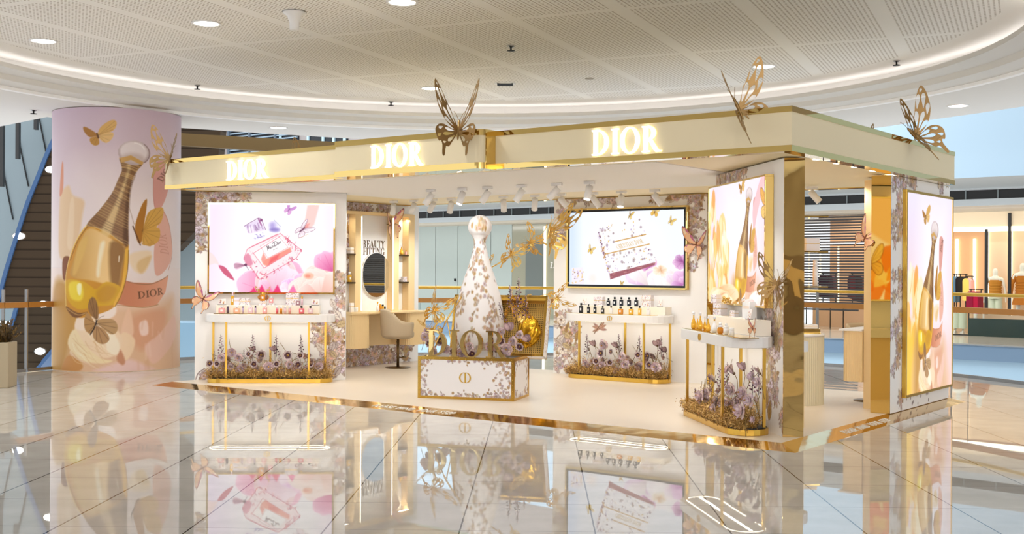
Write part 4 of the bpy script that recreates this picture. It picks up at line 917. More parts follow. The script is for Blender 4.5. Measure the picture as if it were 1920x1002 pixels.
def ad_book(cv):
    T0 = cv.T; cv.T = lambda x, y: T0(1030 + x / 4.553, 340 + y / 4.553)
    cv.poly([(150, 220), (1200, 220), (1200, 920), (150, 920)], (.93, .95, .985), fe=.01); cv.ell((650, 600), .5, .4, (.97, .975, .99), fe=.3)
    cv.poly([(160, 220), (230, 220), (230, 900), (160, 900)], (.80, .87, .98), fe=.12)
    r_ = random.Random(9)
    petalfan(cv, 860, 900, 230, 0, 170, 30, [(.97, .90, .92), (.93, .78, .90), (.98, .94, .93), (.86, .66, .86), (.99, .96, .97)], (1, 1, 1), r_)
    petalfan(cv, 1080, 900, 230, 20, 170, 26, [(.98, .92, .92), (.97, .86, .87), (.93, .80, .90), (.99, .96, .95)], (1, 1, 1), r_); petalfan(cv, 1140, 690, 90, 0, 360, 30, [(.72, .38, .68), (.80, .50, .76), (.62, .28, .58)], (.88, .62, .84), r_)
    petalfan(cv, 1150, 880, 120, 40, 200, 12, [(.78, .45, .75), (.88, .60, .84)], (.95, .8, .93), r_); petalfan(cv, 950, 760, 60, 0, 360, 18, [(.97, .80, .62), (.95, .72, .52), (.98, .88, .76)], (.99, .93, .85), r_); petalfan(cv, 850, 740, 80, 40, 200, 14, [(.84, .45, .72), (.75, .35, .66)], (.93, .7, .86), r_)
    # book shaped box
    cv.poly([(425, 395), (510, 755), (520, 840), (405, 470)], (.93, .91, .93)); cv.poly([(510, 760), (905, 680), (900, 715), (520, 840)], (.62, .36, .40), fe=.004)
    for i in range(40): x = r_.uniform(515, 900); y = 830 - (x - 515) * .33 - r_.uniform(0, 55); cv.line([(x, y), (x + 20, y - 5)], .006, r_.choice([(.45, .2, .28), (.78, .55, .55), (.85, .65, .6)]), .8)
    cv.poly([(425, 390), (770, 308), (910, 690), (510, 790), (495, 760)], (.975, .965, .975), fe=.004)
    def inq(a, b_): # a across, b down in cover
        x0, y0 = 425 + (770 - 425) * a, 390 + (308 - 390) * a; x1, y1 = 505 + (908 - 505) * a, 780 + (690 - 780) * a
        return x0 + (x1 - x0) * b_, y0 + (y1 - y0) * b_
    for i in range(240):
        a, b_ = r_.random(), r_.random()
        if .40 < b_ < .60 and a > .12: continue
        if r_.random() > (1.0 if a < .3 else .35 if b_ < .4 else .75): continue
        x, z = cv.T(*inq(a, b_)); q = r_.uniform(.005, .015)
        (cv.ell((x, z), q, q * .7, r_.choice([(.84, .76, .86), (.52, .36, .46), (.90, .74, .40), (.74, .68, .80), (.95, .85, .80), (.70, .66, .70), (.88, .80, .70)]), rot=r_.random() * 180, raw=True) if r_.random() < .8 else anemone(cv, x, z, q * 1.6, r_))
    for i in range(60):
        t = r_.random(); s_ = r_.random(); x = 408 + 90 * t + 18 * s_; y = 420 + 350 * t + 20 * s_; cv.ell((x, y), .010, .008, r_.choice([(.42, .25, .36), (.75, .65, .78), (.9, .74, .4)]), rot=r_.random() * 180)
    for k in (.385, .60): p, q = inq(.02 if k > .5 else .28, k), inq(1.0, k); cv.line([p, q], .014, (.78, .58, .26), smooth=False)
    cv.poly([inq(.2, .42), inq(1, .42), inq(1, .57), inq(.2, .57)], (.985, .975, .985))
    p0, p1, up = inq(.30, .555), inq(.90, .545), inq(.27, .44); ws, adv = word('CHRISTIAN DIOR', .08); dx = ((p1[0] - p0[0]) / adv, (p1[1] - p0[1]) / adv); uv = (up[0] - p0[0] , up[1] - p0[1])
    for ch, polys in ws:
        for q in polys: cv.poly([(p0[0] + u * dx[0] + v * uv[0] * .8, p0[1] + u * dx[1] + v * uv[1] * .8) for u, v in q], (.80, .66, .42))
    for e in ((450, 600, 470, 560), (465, 655, 480, 615)): cv.line([(e[0], e[1]), (e[2], e[3])], .014, (.74, .52, .3), smooth=False)
    cv.poly([(190, 740), (285, 735), (300, 880), (190, 880)], (.93, .91, .94))
    for i in range(30): cv.ell((r_.uniform(195, 290), r_.uniform(745, 875)), .010, .008, r_.choice([(.5, .35, .45), (.8, .7, .85), (.9, .74, .4)]), rot=r_.random() * 180)
    cv.ell((370, 830), .08, .08, (.98, .90, .86), fe=.05, al=.7)
    g, g2, d = (.95, .82, .45), (.96, .86, .58), (.50, .33, .10)
    bfly2d(cv, 688, 290, .075, 70, g, g2, (.35, .2, .1), wide=.8, closed=.6); bfly2d(cv, 900, 262, .085, 75, g2, (.92, .74, .36), d); bfly2d(cv, 1038, 340, .07, 60, g, g2, d, closed=.4); bfly2d(cv, 352, 585, .075, 65, g2, g, d, closed=.3); bfly2d(cv, 618, 872, .035, 80, g, g2, d)
    cv.T = T0
lightbox(FB, .27, 2.30, 1.335, 2.512, .07, .025, 'wide lightbox showing a white flowered book-shaped box on pale blue', ad_book, M['goldflat'], .0055, bezel=.03)
# golden bottle lightboxes: the pillar picture mapped to each face by matching points
def affine(src, dst):
    A_ = np.array([[x, y, 1] for x, y in src]); return np.linalg.lstsq(A_, np.array(dst), rcond=None)[0]
SRC = [(251, 286), (188, 247), (281, 418), (187, 605), (283, 550), (133, 590), (238, 350), (160, 430)]
def bg_gold(cv, x0, x1, z0, z1):
    w, h = x1 - x0, z1 - z0
    cv.poly([(x0 - 1, z0 - 1), (x1 + 1, z0 - 1), (x1 + 1, z1 + 1), (x0 - 1, z1 + 1)], lg((.96, .80, .76), (.905, .875, .965), (x0, z0), (x0, z1)), raw=True)
    cv.poly([(x0 + w * .2, z0 + h * .35), (x0 + w * .9, z0 + h * .35), (x0 + w * .8, z0 + h * .9), (x0 + w * .35, z0 + h * .9)], (.97, .96, .985), raw=True, fe=.35)
def leftflowers(cv, x0, w, z0, h, rg):
    for i in range(70):
        x = x0 + w * rg.uniform(-.05, .34) ; z = z0 + h * rg.uniform(-.05, .62) * (1 - (x - x0) / w * .9); L = rg.uniform(.15, .45) * h * .5; a = rg.uniform(1.1, 2.0)
        P = crom(petal_pts(x, z, a, 0, L, L * .2), 2); cv.poly(P, rg.choice([(.97, .80, .45), (.98, .90, .72), (.96, .72, .30), (.99, .94, .85), (.93, .62, .28), (.98, .86, .62)]), raw=True, fe=.012, al=.8)
        cv.line([(x, z), (x + L * .9 * math.cos(a), z + L * .9 * math.sin(a))], .012, rg.choice([(.88, .52, .16), (.99, .93, .75)]), .7, raw=True, w1=.003)
def adD(cv):
    x0, x1, z0, z1 = cv.x0, cv.x0 + cv.w, cv.z0, cv.z0 + cv.h; bg_gold(cv, x0, x1, z0, z1); leftflowers(cv, x0, cv.w, z0, cv.h, random.Random(2))
    cv.poly([(x0 - .1, z0 - .1), (x0 + .75, z0 - .1), (x0 + .62, z0 + .4), (x0 + .3, z0 + .75), (x0 - .1, z0 + .8)], (.97, .78, .28), raw=True, fe=.15)
    Af = affine(SRC, [cv.T(*p) for p in ((1752, 433), (1737, 409), (1760, 530), (1737, 683), (1760, 633), (1722, 668), (1748, 470), (1733, 540))])
    ad_bottle(cv, lambda x, y: tuple(np.array([x, y, 1]) @ Af), left=False)
lightbox(FD, .375, 2.12, .185, 2.525, .05, .03, 'tall lightbox on the right side wall showing a golden perfume bottle and butterflies', adD, M['brass'], .0085, cz=.006)
def adC(cv):
    x0, x1, z0, z1 = cv.x0, cv.x0 + cv.w, cv.z0, cv.z0 + cv.h; bg_gold(cv, x0, x1, z0, z1); leftflowers(cv, x0, cv.w * 1.1, z0 - .1, cv.h * 1.4, random.Random(4))
    Af = affine(SRC, [cv.T(*p) for p in ((1405, 368), (1391, 353), (1409, 448), (1398, 580), (1409, 527), (1374, 560), (1401, 400), (1388, 455))])
    ad_bottle(cv, lambda x, y: tuple(np.array([x, y, 1]) @ Af), left=False)
    # upper ribbon and a large butterfly at the right
    cv.poly([(1427, 333), (1437, 331), (1428, 365), (1420, 400), (1414, 430), (1411, 400), (1416, 370)], (.95, .76, .78), fe=.006, smooth=True)
    bfly2d(cv, 1440, 388, .17, 80, (.93, .70, .36), (.95, .78, .46), (.45, .25, .06), wide=1.5)
    r_ = random.Random(8); petalfan(cv, 1425, 585, 50, 30, 160, 14, [(.98, .86, .80), (.97, .78, .74), (.99, .92, .88)], (1, .97, .93), r_); petalfan(cv, 1352, 575, 45, 30, 120, 12, [(.97, .70, .40), (.95, .55, .25), (.98, .84, .6)], (1, .9, .7), r_)
lightbox(FC, .012, 1.80, 1.24, 2.53, .09, .018, 'lightbox on the corner wall showing the golden perfume bottle in yellow petals', adC, M['goldflat'], .007, cz=.005)
# the same kind of box on the far side of the corner wall, seen in the gold mirror of the right wall
FC2 = Frame(FC.w(2.06, .2)[:2], FC.r + math.pi)
def adC2(cv):
    x0, x1, z0, z1 = cv.x0, cv.x0 + cv.w, cv.z0, cv.z0 + cv.h; cv.poly([(x0 - 1, z0 - 1), (x1 + 1, z0 - 1), (x1 + 1, z1 + 1), (x0 - 1, z1 + 1)], (.99, .93, .86), raw=True)
    cv.poly([(x0 + .1, z1 - .2), (x0 + .5, z1 + .1), (x0 + 1.2, z1), (x0 + 1.0, z1 - .35), (x0 + .5, z0 + .6), (x0 + .3, z1 - .7)], (.97, .80, .55), raw=True, fe=.02, smooth=True)
    r_ = random.Random(6)
    for i in range(50):
        x, z = x0 + r_.uniform(0, cv.w), z0 + r_.uniform(-.1, .35); P = crom(petal_pts(x, z, r_.uniform(.6, 2.6), 0, r_.uniform(.15, .4), .09), 2); cv.poly(P, r_.choice([(.97, .62, .12), (.95, .50, .10), (.99, .85, .45), (.98, .74, .30), (.99, .93, .75)]), raw=True, fe=.01, al=.85)
    bfly2d(cv, x0 + .9, z0 + .45, .22, 80, (.96, .80, .40), (.95, .74, .32), (.5, .28, .05), raw=True)
lightbox(FC2, .15, 1.95, 1.24, 2.53, .06, .02, 'orange petal lightbox on the inner side of the corner wall, seen mirrored in gold', adC2, M['goldflat'], .01)
# ---------------------------------------------------------------- printed pillar
PCX, PCY, PR, PH = -6.37, 18.66, .985, 4.055
def pil_T(px, py):
    r = ray(px, py); dx, dy = r[0], 1.0; A_ = dx * dx + dy * dy; B_ = -2 * (dx * PCX + dy * PCY); C_ = PCX ** 2 + PCY ** 2 - PR ** 2; D_ = B_ * B_ - 4 * A_ * C_
    t = (-B_ - math.sqrt(max(D_, 0))) / (2 * A_); x, y = dx * t, t
    if D_ < 0: x, y = PCX + PR * math.copysign(.97, px - 219), PCY - PR * .24
    a0 = math.atan2(-PCY, -PCX); a = math.atan2(y - PCY, x - PCX); return ((a - a0) * PR, EYE + r[2] * t)
cv = Cv(-1.65, 0, 3.3, PH, .0088, (.84, .77, .80)); cv.T = pil_T
cv.poly([(-2, 0), (2, 0), (2, 1.6), (-2, 1.6)], lg((.90, .72, .56), (.94, .86, .83), (0, 0), (0, 1.6)), raw=True)
cv.poly([(-2, 1.6), (2, 1.6), (2, 4.2), (-2, 4.2)], lg((.94, .88, .86), (.79, .70, .76), (0, 1.6), (0, 4.1)), raw=True)
cv.poly([(-.6, 1.2), (1.2, 1.2), (1.0, 3.0), (-.5, 3.0)], (.95, .90, .90), raw=True, fe=.5)
ad_bottle(cv, pil_T)
t = thing('pillar', 'round building pillar wrapped in a printed golden perfume bottle picture with butterflies', 'pillar', (PCX, PCY, 0))
pa0 = math.atan2(-PCY, -PCX)
canvas_mesh('printed_wrap', cv, lambda X, Z: (PR * np.cos(pa0 + X / PR), PR * np.sin(pa0 + X / PR), Z), [M['print']], t, smooth=True)
b = MB(); b.lathe([(PR - .012, 0), (PR - .012, PH)], 64); b.lathe([(PR + .003, 0), (PR + .003, .012)], 64); b.build('column_core', mat('wrap_back', (.9, .78, .66), .6), t)

# ---------------------------------------------------------------- counters with planters
def stadium(x0, x1, y0, y1, n=10):
    r = (y1 - y0) / 2; cy = (y0 + y1) / 2; return arc(x1 - r, cy, r, r, -90, 90, n) + arc(x0 + r, cy, r, r, 90, 270, n)
def emblem(F, x, y, z, s, parent, loc0):
    b = MB()
    for i, q in enumerate(cd_emblem()): b.prism([(x + p[0] * s, z + p[1] * s) for p in q], y - .008 - .0003 * i, y, axis='y')
    return b.build('gold_emblem', M['brass'], parent)
def counter(F, x0, x1, posts, label, ex, ztop=.975, ymax=-.045, ymin=-.50):
    p = F.w(x0, 0); t = thing('display_counter', label, 'counter', (p[0], p[1], HP), F.r); L = x1 - x0; D = HP
    b = MB(); b.prism(stadium(.03, L - .03, ymin + .03, ymax), 0, .06); tr_ = b.build('brass_tray', M['brass'], t, bevel=.004)
    b = MB(); b.prism(stadium(.05, L - .05, ymin + .05, ymax - .02), .055, .07); b.build('tray_bed', M['dark'], tr_)
    b = MB(); b.prism(stadium(0, L, ymin, ymax + .03), ztop - .105 - D, ztop - D); tp_ = b.build('counter_top', M['white'], t, bevel=.006)
    b = MB(); so = stadium(.06, L - .06, ymin + .055, ymax - .02); si = stadium(.075, L - .075, ymin + .07, ymax - .035)
    k = len(so); b.add([(p_[0], p_[1], ztop - .108 - D) for p_ in so] + [(p_[0], p_[1], ztop - .108 - D) for p_ in si], [(i, (i + 1) % k, k + (i + 1) % k, k + i) for i in range(k)]); b.build('led_strip', M['led'], tp_)
    for (px_, y) in posts:
        x = F.hit(px_, 660, y)[0] - x0; MB().box(x - .013, y - .013, .06, x + .013, y + .013, ztop - .105 - D).build('post', M['brass'], t)
    emblem(F, ex - x0, ymin, ztop - .052 - D, .07, tp_, None)
    return t
LA0, LA1 = .20, 1.965
counter(FA, LA0, LA1, [(400, -.08), (424, -.43), (507, -.08), (579, -.43), (610, -.10)], 'white rounded counter with brass posts under the pink perfume lightbox', FA.hit(502, 597, -.5)[0])
LB0, LB1 = FB.hit(1057, 600, -.40)[0], FB.hit(1263, 600, -.20)[0]
counter(FB, LB0, LB1, [(1086, -.40), (1172, -.08), (1207, -.43), (1256, -.25)], 'white rounded counter with brass posts under the pale blue book lightbox', FB.hit(1143, 599, -.5)[0])
LC0, LC1 = FC.g(1281, 777, HP)[0] - .10, 2.02
LC0 = FC.hit(1276, 640, -.45)[0] - .02
counter(FC, LC0, LC1, [(1289, -.43), (1336, -.06), (1355, -.45), (1389, -.06), (1433, -.12)], 'white rounded counter at the front corner bearing golden perfume bottles', FC.hit(1312, 634, -.5)[0])

# garden of gilded foliage and printed paper flowers
def foliage(F, x0, x1, label, n, rg, zt=.30):
    b = MB(); gold = [(.80, .64, .34), (.68, .51, .25), (.88, .74, .45), (.56, .40, .19), (.82, .68, .44)]
    for i in range(n):
        x = rg.uniform(x0 - .02, x1 + .02); y = rg.uniform(-.47, -.17)
        if x < x0 + .1 or x > x1 - .1: y = -.27 + (y + .27) * .8
        z0 = .06; h = rg.uniform(.05, zt * .8) * (1.0 if y > -.26 else .55); dx, dy = rg.gauss(0, .05), max(-.06, min(.06, rg.gauss(0, .03))) ; b.col = rg.choice(gold)
        p0 = Vector((x, y, z0)); p1 = Vector((x + dx, y + dy, z0 + h)); b.tube([p0, (p0 + p1) / 2 + Vector((rg.gauss(0, .012), rg.gauss(0, .012), 0)), p1], .0022, 3)
        for k in range(10):
            q = p0.lerp(p1, rg.uniform(.3, 1.1)) + Vector((rg.gauss(0, .026), rg.gauss(0, .026), rg.gauss(0, .016))); a, e, s = rg.random() * 6.28, rg.uniform(-1, 1), rg.uniform(.007, .014)
            d = Vector((math.cos(a) * math.cos(e), math.sin(a) * math.cos(e), math.sin(e))) * s; w = Vector((-math.sin(a), math.cos(a), rg.uniform(-.6, .6))) * s * .55
            b.col = rg.choice(gold); b.add([tuple(q - d), tuple(q + w), tuple(q + d), tuple(q - w)], [(0, 1, 2, 3)])
    p = F.w(0, 0, HP); o = b.build('gilded_foliage', M['foliage'], colors=True, loc=p, rotz=F.r); return tag(o, label, 'foliage', kind='stuff')
def petal_mesh(b, a, r0, r1, w, lift, cup, col, edge, n=5, m=5, ruff=0.0, rg=rnd):
    vs = []; cs = []
    for i in range(n):
        t = i / (n - 1); ww = w * math.sin(math.pi * (.12 + .80 * t)) ** .8
        for j in range(m):
            s = -1 + 2 * j / (m - 1); rr = r0 + (r1 - r0) * t; u = ww * s; zz = lift * t + cup * t * t + .25 * w * s * s * (1 if cup >= 0 else -1) + ruff * rg.gauss(0, 1) * t
            vs.append((rr * math.cos(a) - u * math.sin(a), zz, rr * math.sin(a) + u * math.cos(a)))
            k = max(abs(s) ** 5, t ** 8) * .6; k2 = (1 - t) ** 2 * .3
            c = tuple(col[q] * (1 - k) + edge[q] * k for q in range(3)); cs.append(tuple(c[q] * (1 - k2) + edge[q] * k2 * .8 for q in range(3)))
    fs = [(i * m + j, i * m + j + 1, (i + 1) * m + j + 1, (i + 1) * m + j) for i in range(n - 1) for j in range(m - 1)]
    b0 = len(b.v); b.smooth = True; b.add(vs, fs); b.smooth = False
    for i, c in enumerate(cs): b.c[b0 + i] = c
# flowers face -y, built about the origin at the base of the bloom
def make_flower(kind, name, label, group, rg):
    t = thing(name, label, 'flower', (0, 0, 0), group=group); b = MB(); c = MB()
    lil, dk = (.88, .82, .88), (.30, .17, .26)
    if kind == 'anemone':
        for i in range(7): petal_mesh(b, i * .9 + rg.uniform(-.1, .1), .004, .055, .027, -.008, -.012, rg.choice([(.97, .93, .93), (.99, .96, .95)]), (.70, .56, .58), rg=rg)
        for i in range(5): petal_mesh(b, i * 1.26 + .5, .004, .036, .018, -.014, -.012, (.42, .28, .32), (.26, .15, .20), rg=rg)
        c.ball((0, -.016, 0), .011, col=(.80, .62, .26)); c.ball((0, -.022, 0), .006, col=(.2, .1, .12))
    elif kind == 'peony':
        for q, (n, r) in enumerate(((8, .062), (8, .054), (7, .044), (6, .032), (5, .02))):
            for i in range(n): petal_mesh(b, i * 6.283 / n + q * .4 + rg.uniform(-.1, .1), .003, r * rg.uniform(.85, 1.08), r * .5, -.006 - .012 * q, -.012 * (q % 2), rg.choice([(.98, .94, .95), (.94, .87, .90), (.98, .95, .92), (.95, .86, .84)]), rg.choice([(.66, .52, .62), (.76, .62, .70), (.78, .66, .52)]), ruff=.002, rg=rg)
        c.ball((0, -.05, 0), .009, col=(.70, .52, .25))
    elif kind == 'rosette':
        for q, (n, r) in enumerate(((7, .034), (6, .026), (5, .017))):
            for i in range(n): petal_mesh(b, i * 6.283 / n + q * .4 + rg.uniform(-.1, .1), .002, r * rg.uniform(.85, 1.1), r * .5, -.005 - .009 * q, -.006, rg.choice([(.92, .86, .84), (.86, .72, .62), (.82, .72, .74), (.93, .84, .74)]), rg.choice([(.40, .26, .26), (.58, .40, .26)]), rg=rg)
        c.ball((0, -.028, 0), .006, col=(.60, .42, .2))
    elif kind == 'bud':
        for i in range(5): petal_mesh(b, 1.57 + rg.uniform(-.6, .6), .0, .075, .028, -.01 * i, -.01, rg.choice([(.92, .84, .87), (.88, .78, .80), (.92, .86, .78)]), (.42, .28, .34), rg=rg)
        c.ball((0, 0, 0), .012, col=(.4, .3, .2))
    else:   # stalk of small round florets
        c.tube([(0, 0, 0), (.004, 0, .10), (-.003, 0, .24)], .0028, 5, col=(.30, .20, .22))
        for i in range(20):
            z = .03 + .20 * i / 19; s = .030 * (1.15 - i / 22); a = i * 2.4; p = (math.cos(a) * s, math.sin(a) * s * .6 - .005, z); b.ball(p, .0075 * (1.2 - i / 34), 6, 5, col=rg.choice([(.42, .26, .32), (.78, .68, .76), (.60, .44, .52), (.30, .18, .26)]))
            c.tube([(0, 0, z - .012), p], .0012, 3, col=(.30, .20, .22))
    b.build('petals', M['petal'], t, colors=True); c.build('flower_centre' if kind != 'stalk' else 'stem', M['petal'], t, colors=True)
    if kind != 'stalk': MB().tube([(0, .004, 0), (.004, .02, -.05), (0, .02, -.17)], .003, 5, col=(.5, .4, .2)).build('stem', M['foliage'], t, colors=True)
    return t
KLB = {'rosette': ('rosette_flower', 'small'), 'anemone': ('anemone_flower', 'dark-eyed pale lilac paper anemone'), 'peony': ('peony_flower', 'ruffled lilac and cream paper peony'), 'bud': ('flower_bud', 'upright mauve and tan paper bud with pointed petals'), 'stalk': ('berry_stalk', 'tall thin stalk of plum and pink round florets')}
protos = {}
ORD = ['leftmost'] + [w_ + ' from left' for w_ in 'second third fourth fifth sixth seventh eighth ninth tenth eleventh twelfth thirteenth fourteenth fifteenth sixteenth seventeenth eighteenth nineteenth twentieth'.split()]
SHORT = {'rosette': 'small tan-lilac paper rosette', 'anemone': 'dark-eyed lilac paper anemone', 'peony': 'ruffled cream-lilac paper peony', 'bud': 'upright mauve paper bud', 'stalk': 'thin plum berry stalk'}
def planter_flowers(F, crop, where, spots, rg, y0=-.36):
    ox, oy, sc = crop; xs_ = sorted(q_[1] for q_ in spots); ys_ = sorted(q_[2] for q_ in spots if q_[0] == 'peony' or q_[0] == 'anemone'); k_ = sc / 4.9
    spots = spots + [('rosette', xs_[0] + (xs_[-1] - xs_[0]) * (i + .5) / 20 + rg.uniform(-12, 12), ys_[len(ys_) // 2] + rg.uniform(-75, 75) * k_, rg.uniform(.9, 1.5)) for i in range(20)]
    rank = {}
    for kd in SHORT:
        for n_, q_ in enumerate(sorted(q_[1] + q_[2] * 1e-4 for q_ in spots if q_[0] == kd)): rank[(kd, q_)] = ORD[n_]
    for kind, cx, cy, s in spots:
        px, py = ox + cx / sc, oy + cy / sc; y = y0 + rg.uniform(-.06, .08)
        if kind in ('stalk', 'bud'): y = -.16 + rg.uniform(-.04, .04)
        x, z = F.hit(px, py, y); s *= .86 if kind in ('anemone', 'peony') else 1
        lb = SHORT[kind] + ' ' + where + ', ' + rank[(kind, cx + cy * 1e-4)]; gp = KLB[kind][0].replace('_', ' ') + 's ' + where
        loc = F.w(x, y, z)
        rot = (rg.uniform(-.25, .35), rg.uniform(-3, 3) if kind in ('anemone', 'peony', 'rosette') else rg.uniform(-.1, .1), F.r + rg.uniform(-.4, .4)) if kind != 'stalk' else (0, 0, F.r + rg.uniform(-1, 1))
        if kind == 'stalk': loc = F.w(x, y, max(z - .24 * s, HP + .08)); 
        if kind not in protos:
            o = make_flower(kind, KLB[kind][0], lb, gp, rg); protos[kind] = o; o.location = loc; o.rotation_euler = rot; o.scale = (s,) * 3
        else: dup(protos[kind], loc, rot, lb, gp, s)
frg = random.Random(21)
foliage(FA, LA0 + .07, LA1 - .07, 'dense gilded twigs and small leaves filling the brass tray under the left counter', 1300, frg)
foliage(FB, LB0 + .07, LB1 - .07, 'dense gilded twigs and small leaves filling the brass tray under the back counter', 1300, frg)
foliage(FC, LC0 + .07, LC1 - .07, 'dense gilded twigs and small leaves filling the brass tray under the front corner counter', 1500, frg, .28)
A_ = 'anemone'; P_ = 'peony'; B_ = 'bud'; S_ = 'stalk'
planter_flowers(FA, (340, 520, 4.772), 'under the left counter', [(S_, 355, 515, 1.25), (S_, 640, 515, 1.3), (S_, 850, 515, 1.3), (S_, 1070, 515, 1.3), (S_, 562, 640, .8), (S_, 880, 655, .7), (S_, 293, 650, .7),
    (A_, 250, 770, 1.1), (A_, 322, 775, 1.0), (P_, 450, 675, 1.3), (P_, 515, 715, 1.2), (P_, 365, 720, 1.2), (P_, 445, 800, 1.1), (P_, 540, 815, 1.2), (A_, 605, 690, 1.0), (A_, 650, 780, 1.1), (A_, 712, 695, 1.45), (P_, 780, 805, 1.5), (A_, 850, 778, 1.0), (A_, 958, 700, 1.5), (P_, 965, 785, 1.1), (A_, 1045, 782, 1.2), (A_, 1062, 700, 1.0), (A_, 1155, 775, 1.1), (P_, 1235, 800, 1.2), (P_, 1120, 820, .9), (B_, 830, 660, 1.0), (B_, 640, 655, .9), (B_, 1130, 720, .9), (P_, 345, 850, .8), (P_, 1040, 860, .7)], frg)
planter_flowers(FB, (1000, 540, 5.009), 'under the back counter', [(S_, 505, 435, 1.3), (S_, 805, 435, 1.3), (S_, 997, 445, 1.3), (S_, 1200, 455, 1.2), (P_, 495, 710, 1.2), (A_, 590, 690, 1.1), (A_, 642, 615, 1.5), (P_, 650, 725, 1.1), (A_, 720, 700, 1.1), (A_, 735, 602, 1.0), (P_, 665, 530, 1.4), (B_, 575, 545, 1.2), (B_, 790, 560, 1.2), (P_, 840, 645, 1.2), (P_, 868, 722, 1.3), (A_, 985, 632, 1.1), (P_, 1000, 735, 1.2), (A_, 1080, 640, 1.3), (A_, 1092, 722, 1.2), (P_, 1155, 750, 1.5), (B_, 1165, 545, 1.3), (B_, 1240, 600, 1.1), (P_, 560, 790, .7), (P_, 770, 790, .7)], frg)
planter_flowers(FC, (1240, 540, 3.233), 'under the front corner counter', [(S_, 292, 520, .9), (S_, 355, 470, 1.1), (S_, 553, 470, 1.2), (S_, 400, 450, 1.1), (S_, 590, 500, 1.0), (P_, 275, 640, 1.1), (P_, 465, 690, 1.2), (P_, 540, 680, 1.3), (P_, 320, 735, 1.0), (P_, 240, 660, 1.35), (A_, 340, 685, 1.2), (P_, 425, 612, 1.3), (P_, 490, 745, 1.7), (P_, 500, 635, 1.3), (B_, 330, 570, 1.3), (B_, 440, 520, 1.3), (B_, 500, 500, 1.1), (P_, 400, 500, 1.0), (P_, 555, 540, 1.1), (P_, 590, 570, 1.1), (B_, 600, 520, 1.0), (A_, 215, 630, .9), (P_, 390, 690, .9), (P_, 560, 800, .8)], frg)

# ---------------------------------------------------------------- butterflies
FORE = [(.02, .03), (.18, .22), (.42, .50), (.70, .78), (.92, .93), (1.02, .93), (1.0, .72), (.90, .48), (.80, .30), (.62, .12), (.40, .0), (.18, -.06), (.03, -.05)]
HIND = [(.03, -.04), (.22, -.07), (.45, -.05), (.62, -.14), (.70, -.32), (.64, -.50), (.55, -.60), (.50, -.56), (.44, -.66), (.42, -.92), (.35, -.94), (.33, -.66), (.24, -.62), (.14, -.40), (.05, -.18)]
def cell(root, tip, w, k=.0):
    dx, dy = tip[0] - root[0], tip[1] - root[1]; return crom([(root[0] + dx * t - dy * w * s, root[1] + dy * t + dx * w * s) for t, s in ((0, 0), (.3, .5), (.75, 1), (1, .4), (1.0, -.4), (.75, -1), (.3, -.5))], 3)
FH = [cell((.14, .10), (.46, .48), .14), cell((.22, .08), (.60, .34), .12), cell((.18, .01), (.52, .10), .16), cell((.52, .52), (.80, .80), .14), cell((.66, .42), (.92, .74), .14), cell((.62, .22), (.83, .44), .18), cell((.86, .82), (.96, .88), .3)]
HH = [cell((.10, -.10), (.40, -.14), .16), cell((.12, -.16), (.44, -.34), .14), cell((.10, -.22), (.28, -.48), .14), cell((.47, -.13), (.60, -.24), .25), cell((.50, -.36), (.60, -.47), .28), cell((.33, -.52), (.42, -.58), .3)]
def wing_mb(outline, holes, side, dihedral, t, cup=.12):
    b = MB(); o = crom(outline, 3); sg = side
    b.M = Matrix.Rotation(-sg * dihedral, 4, 'Y') @ Matrix.Diagonal((sg, 1, 1, 1))
    b.plate(o, holes, t, fn=lambda x, y: cup * x * x); return b
BUT = {}
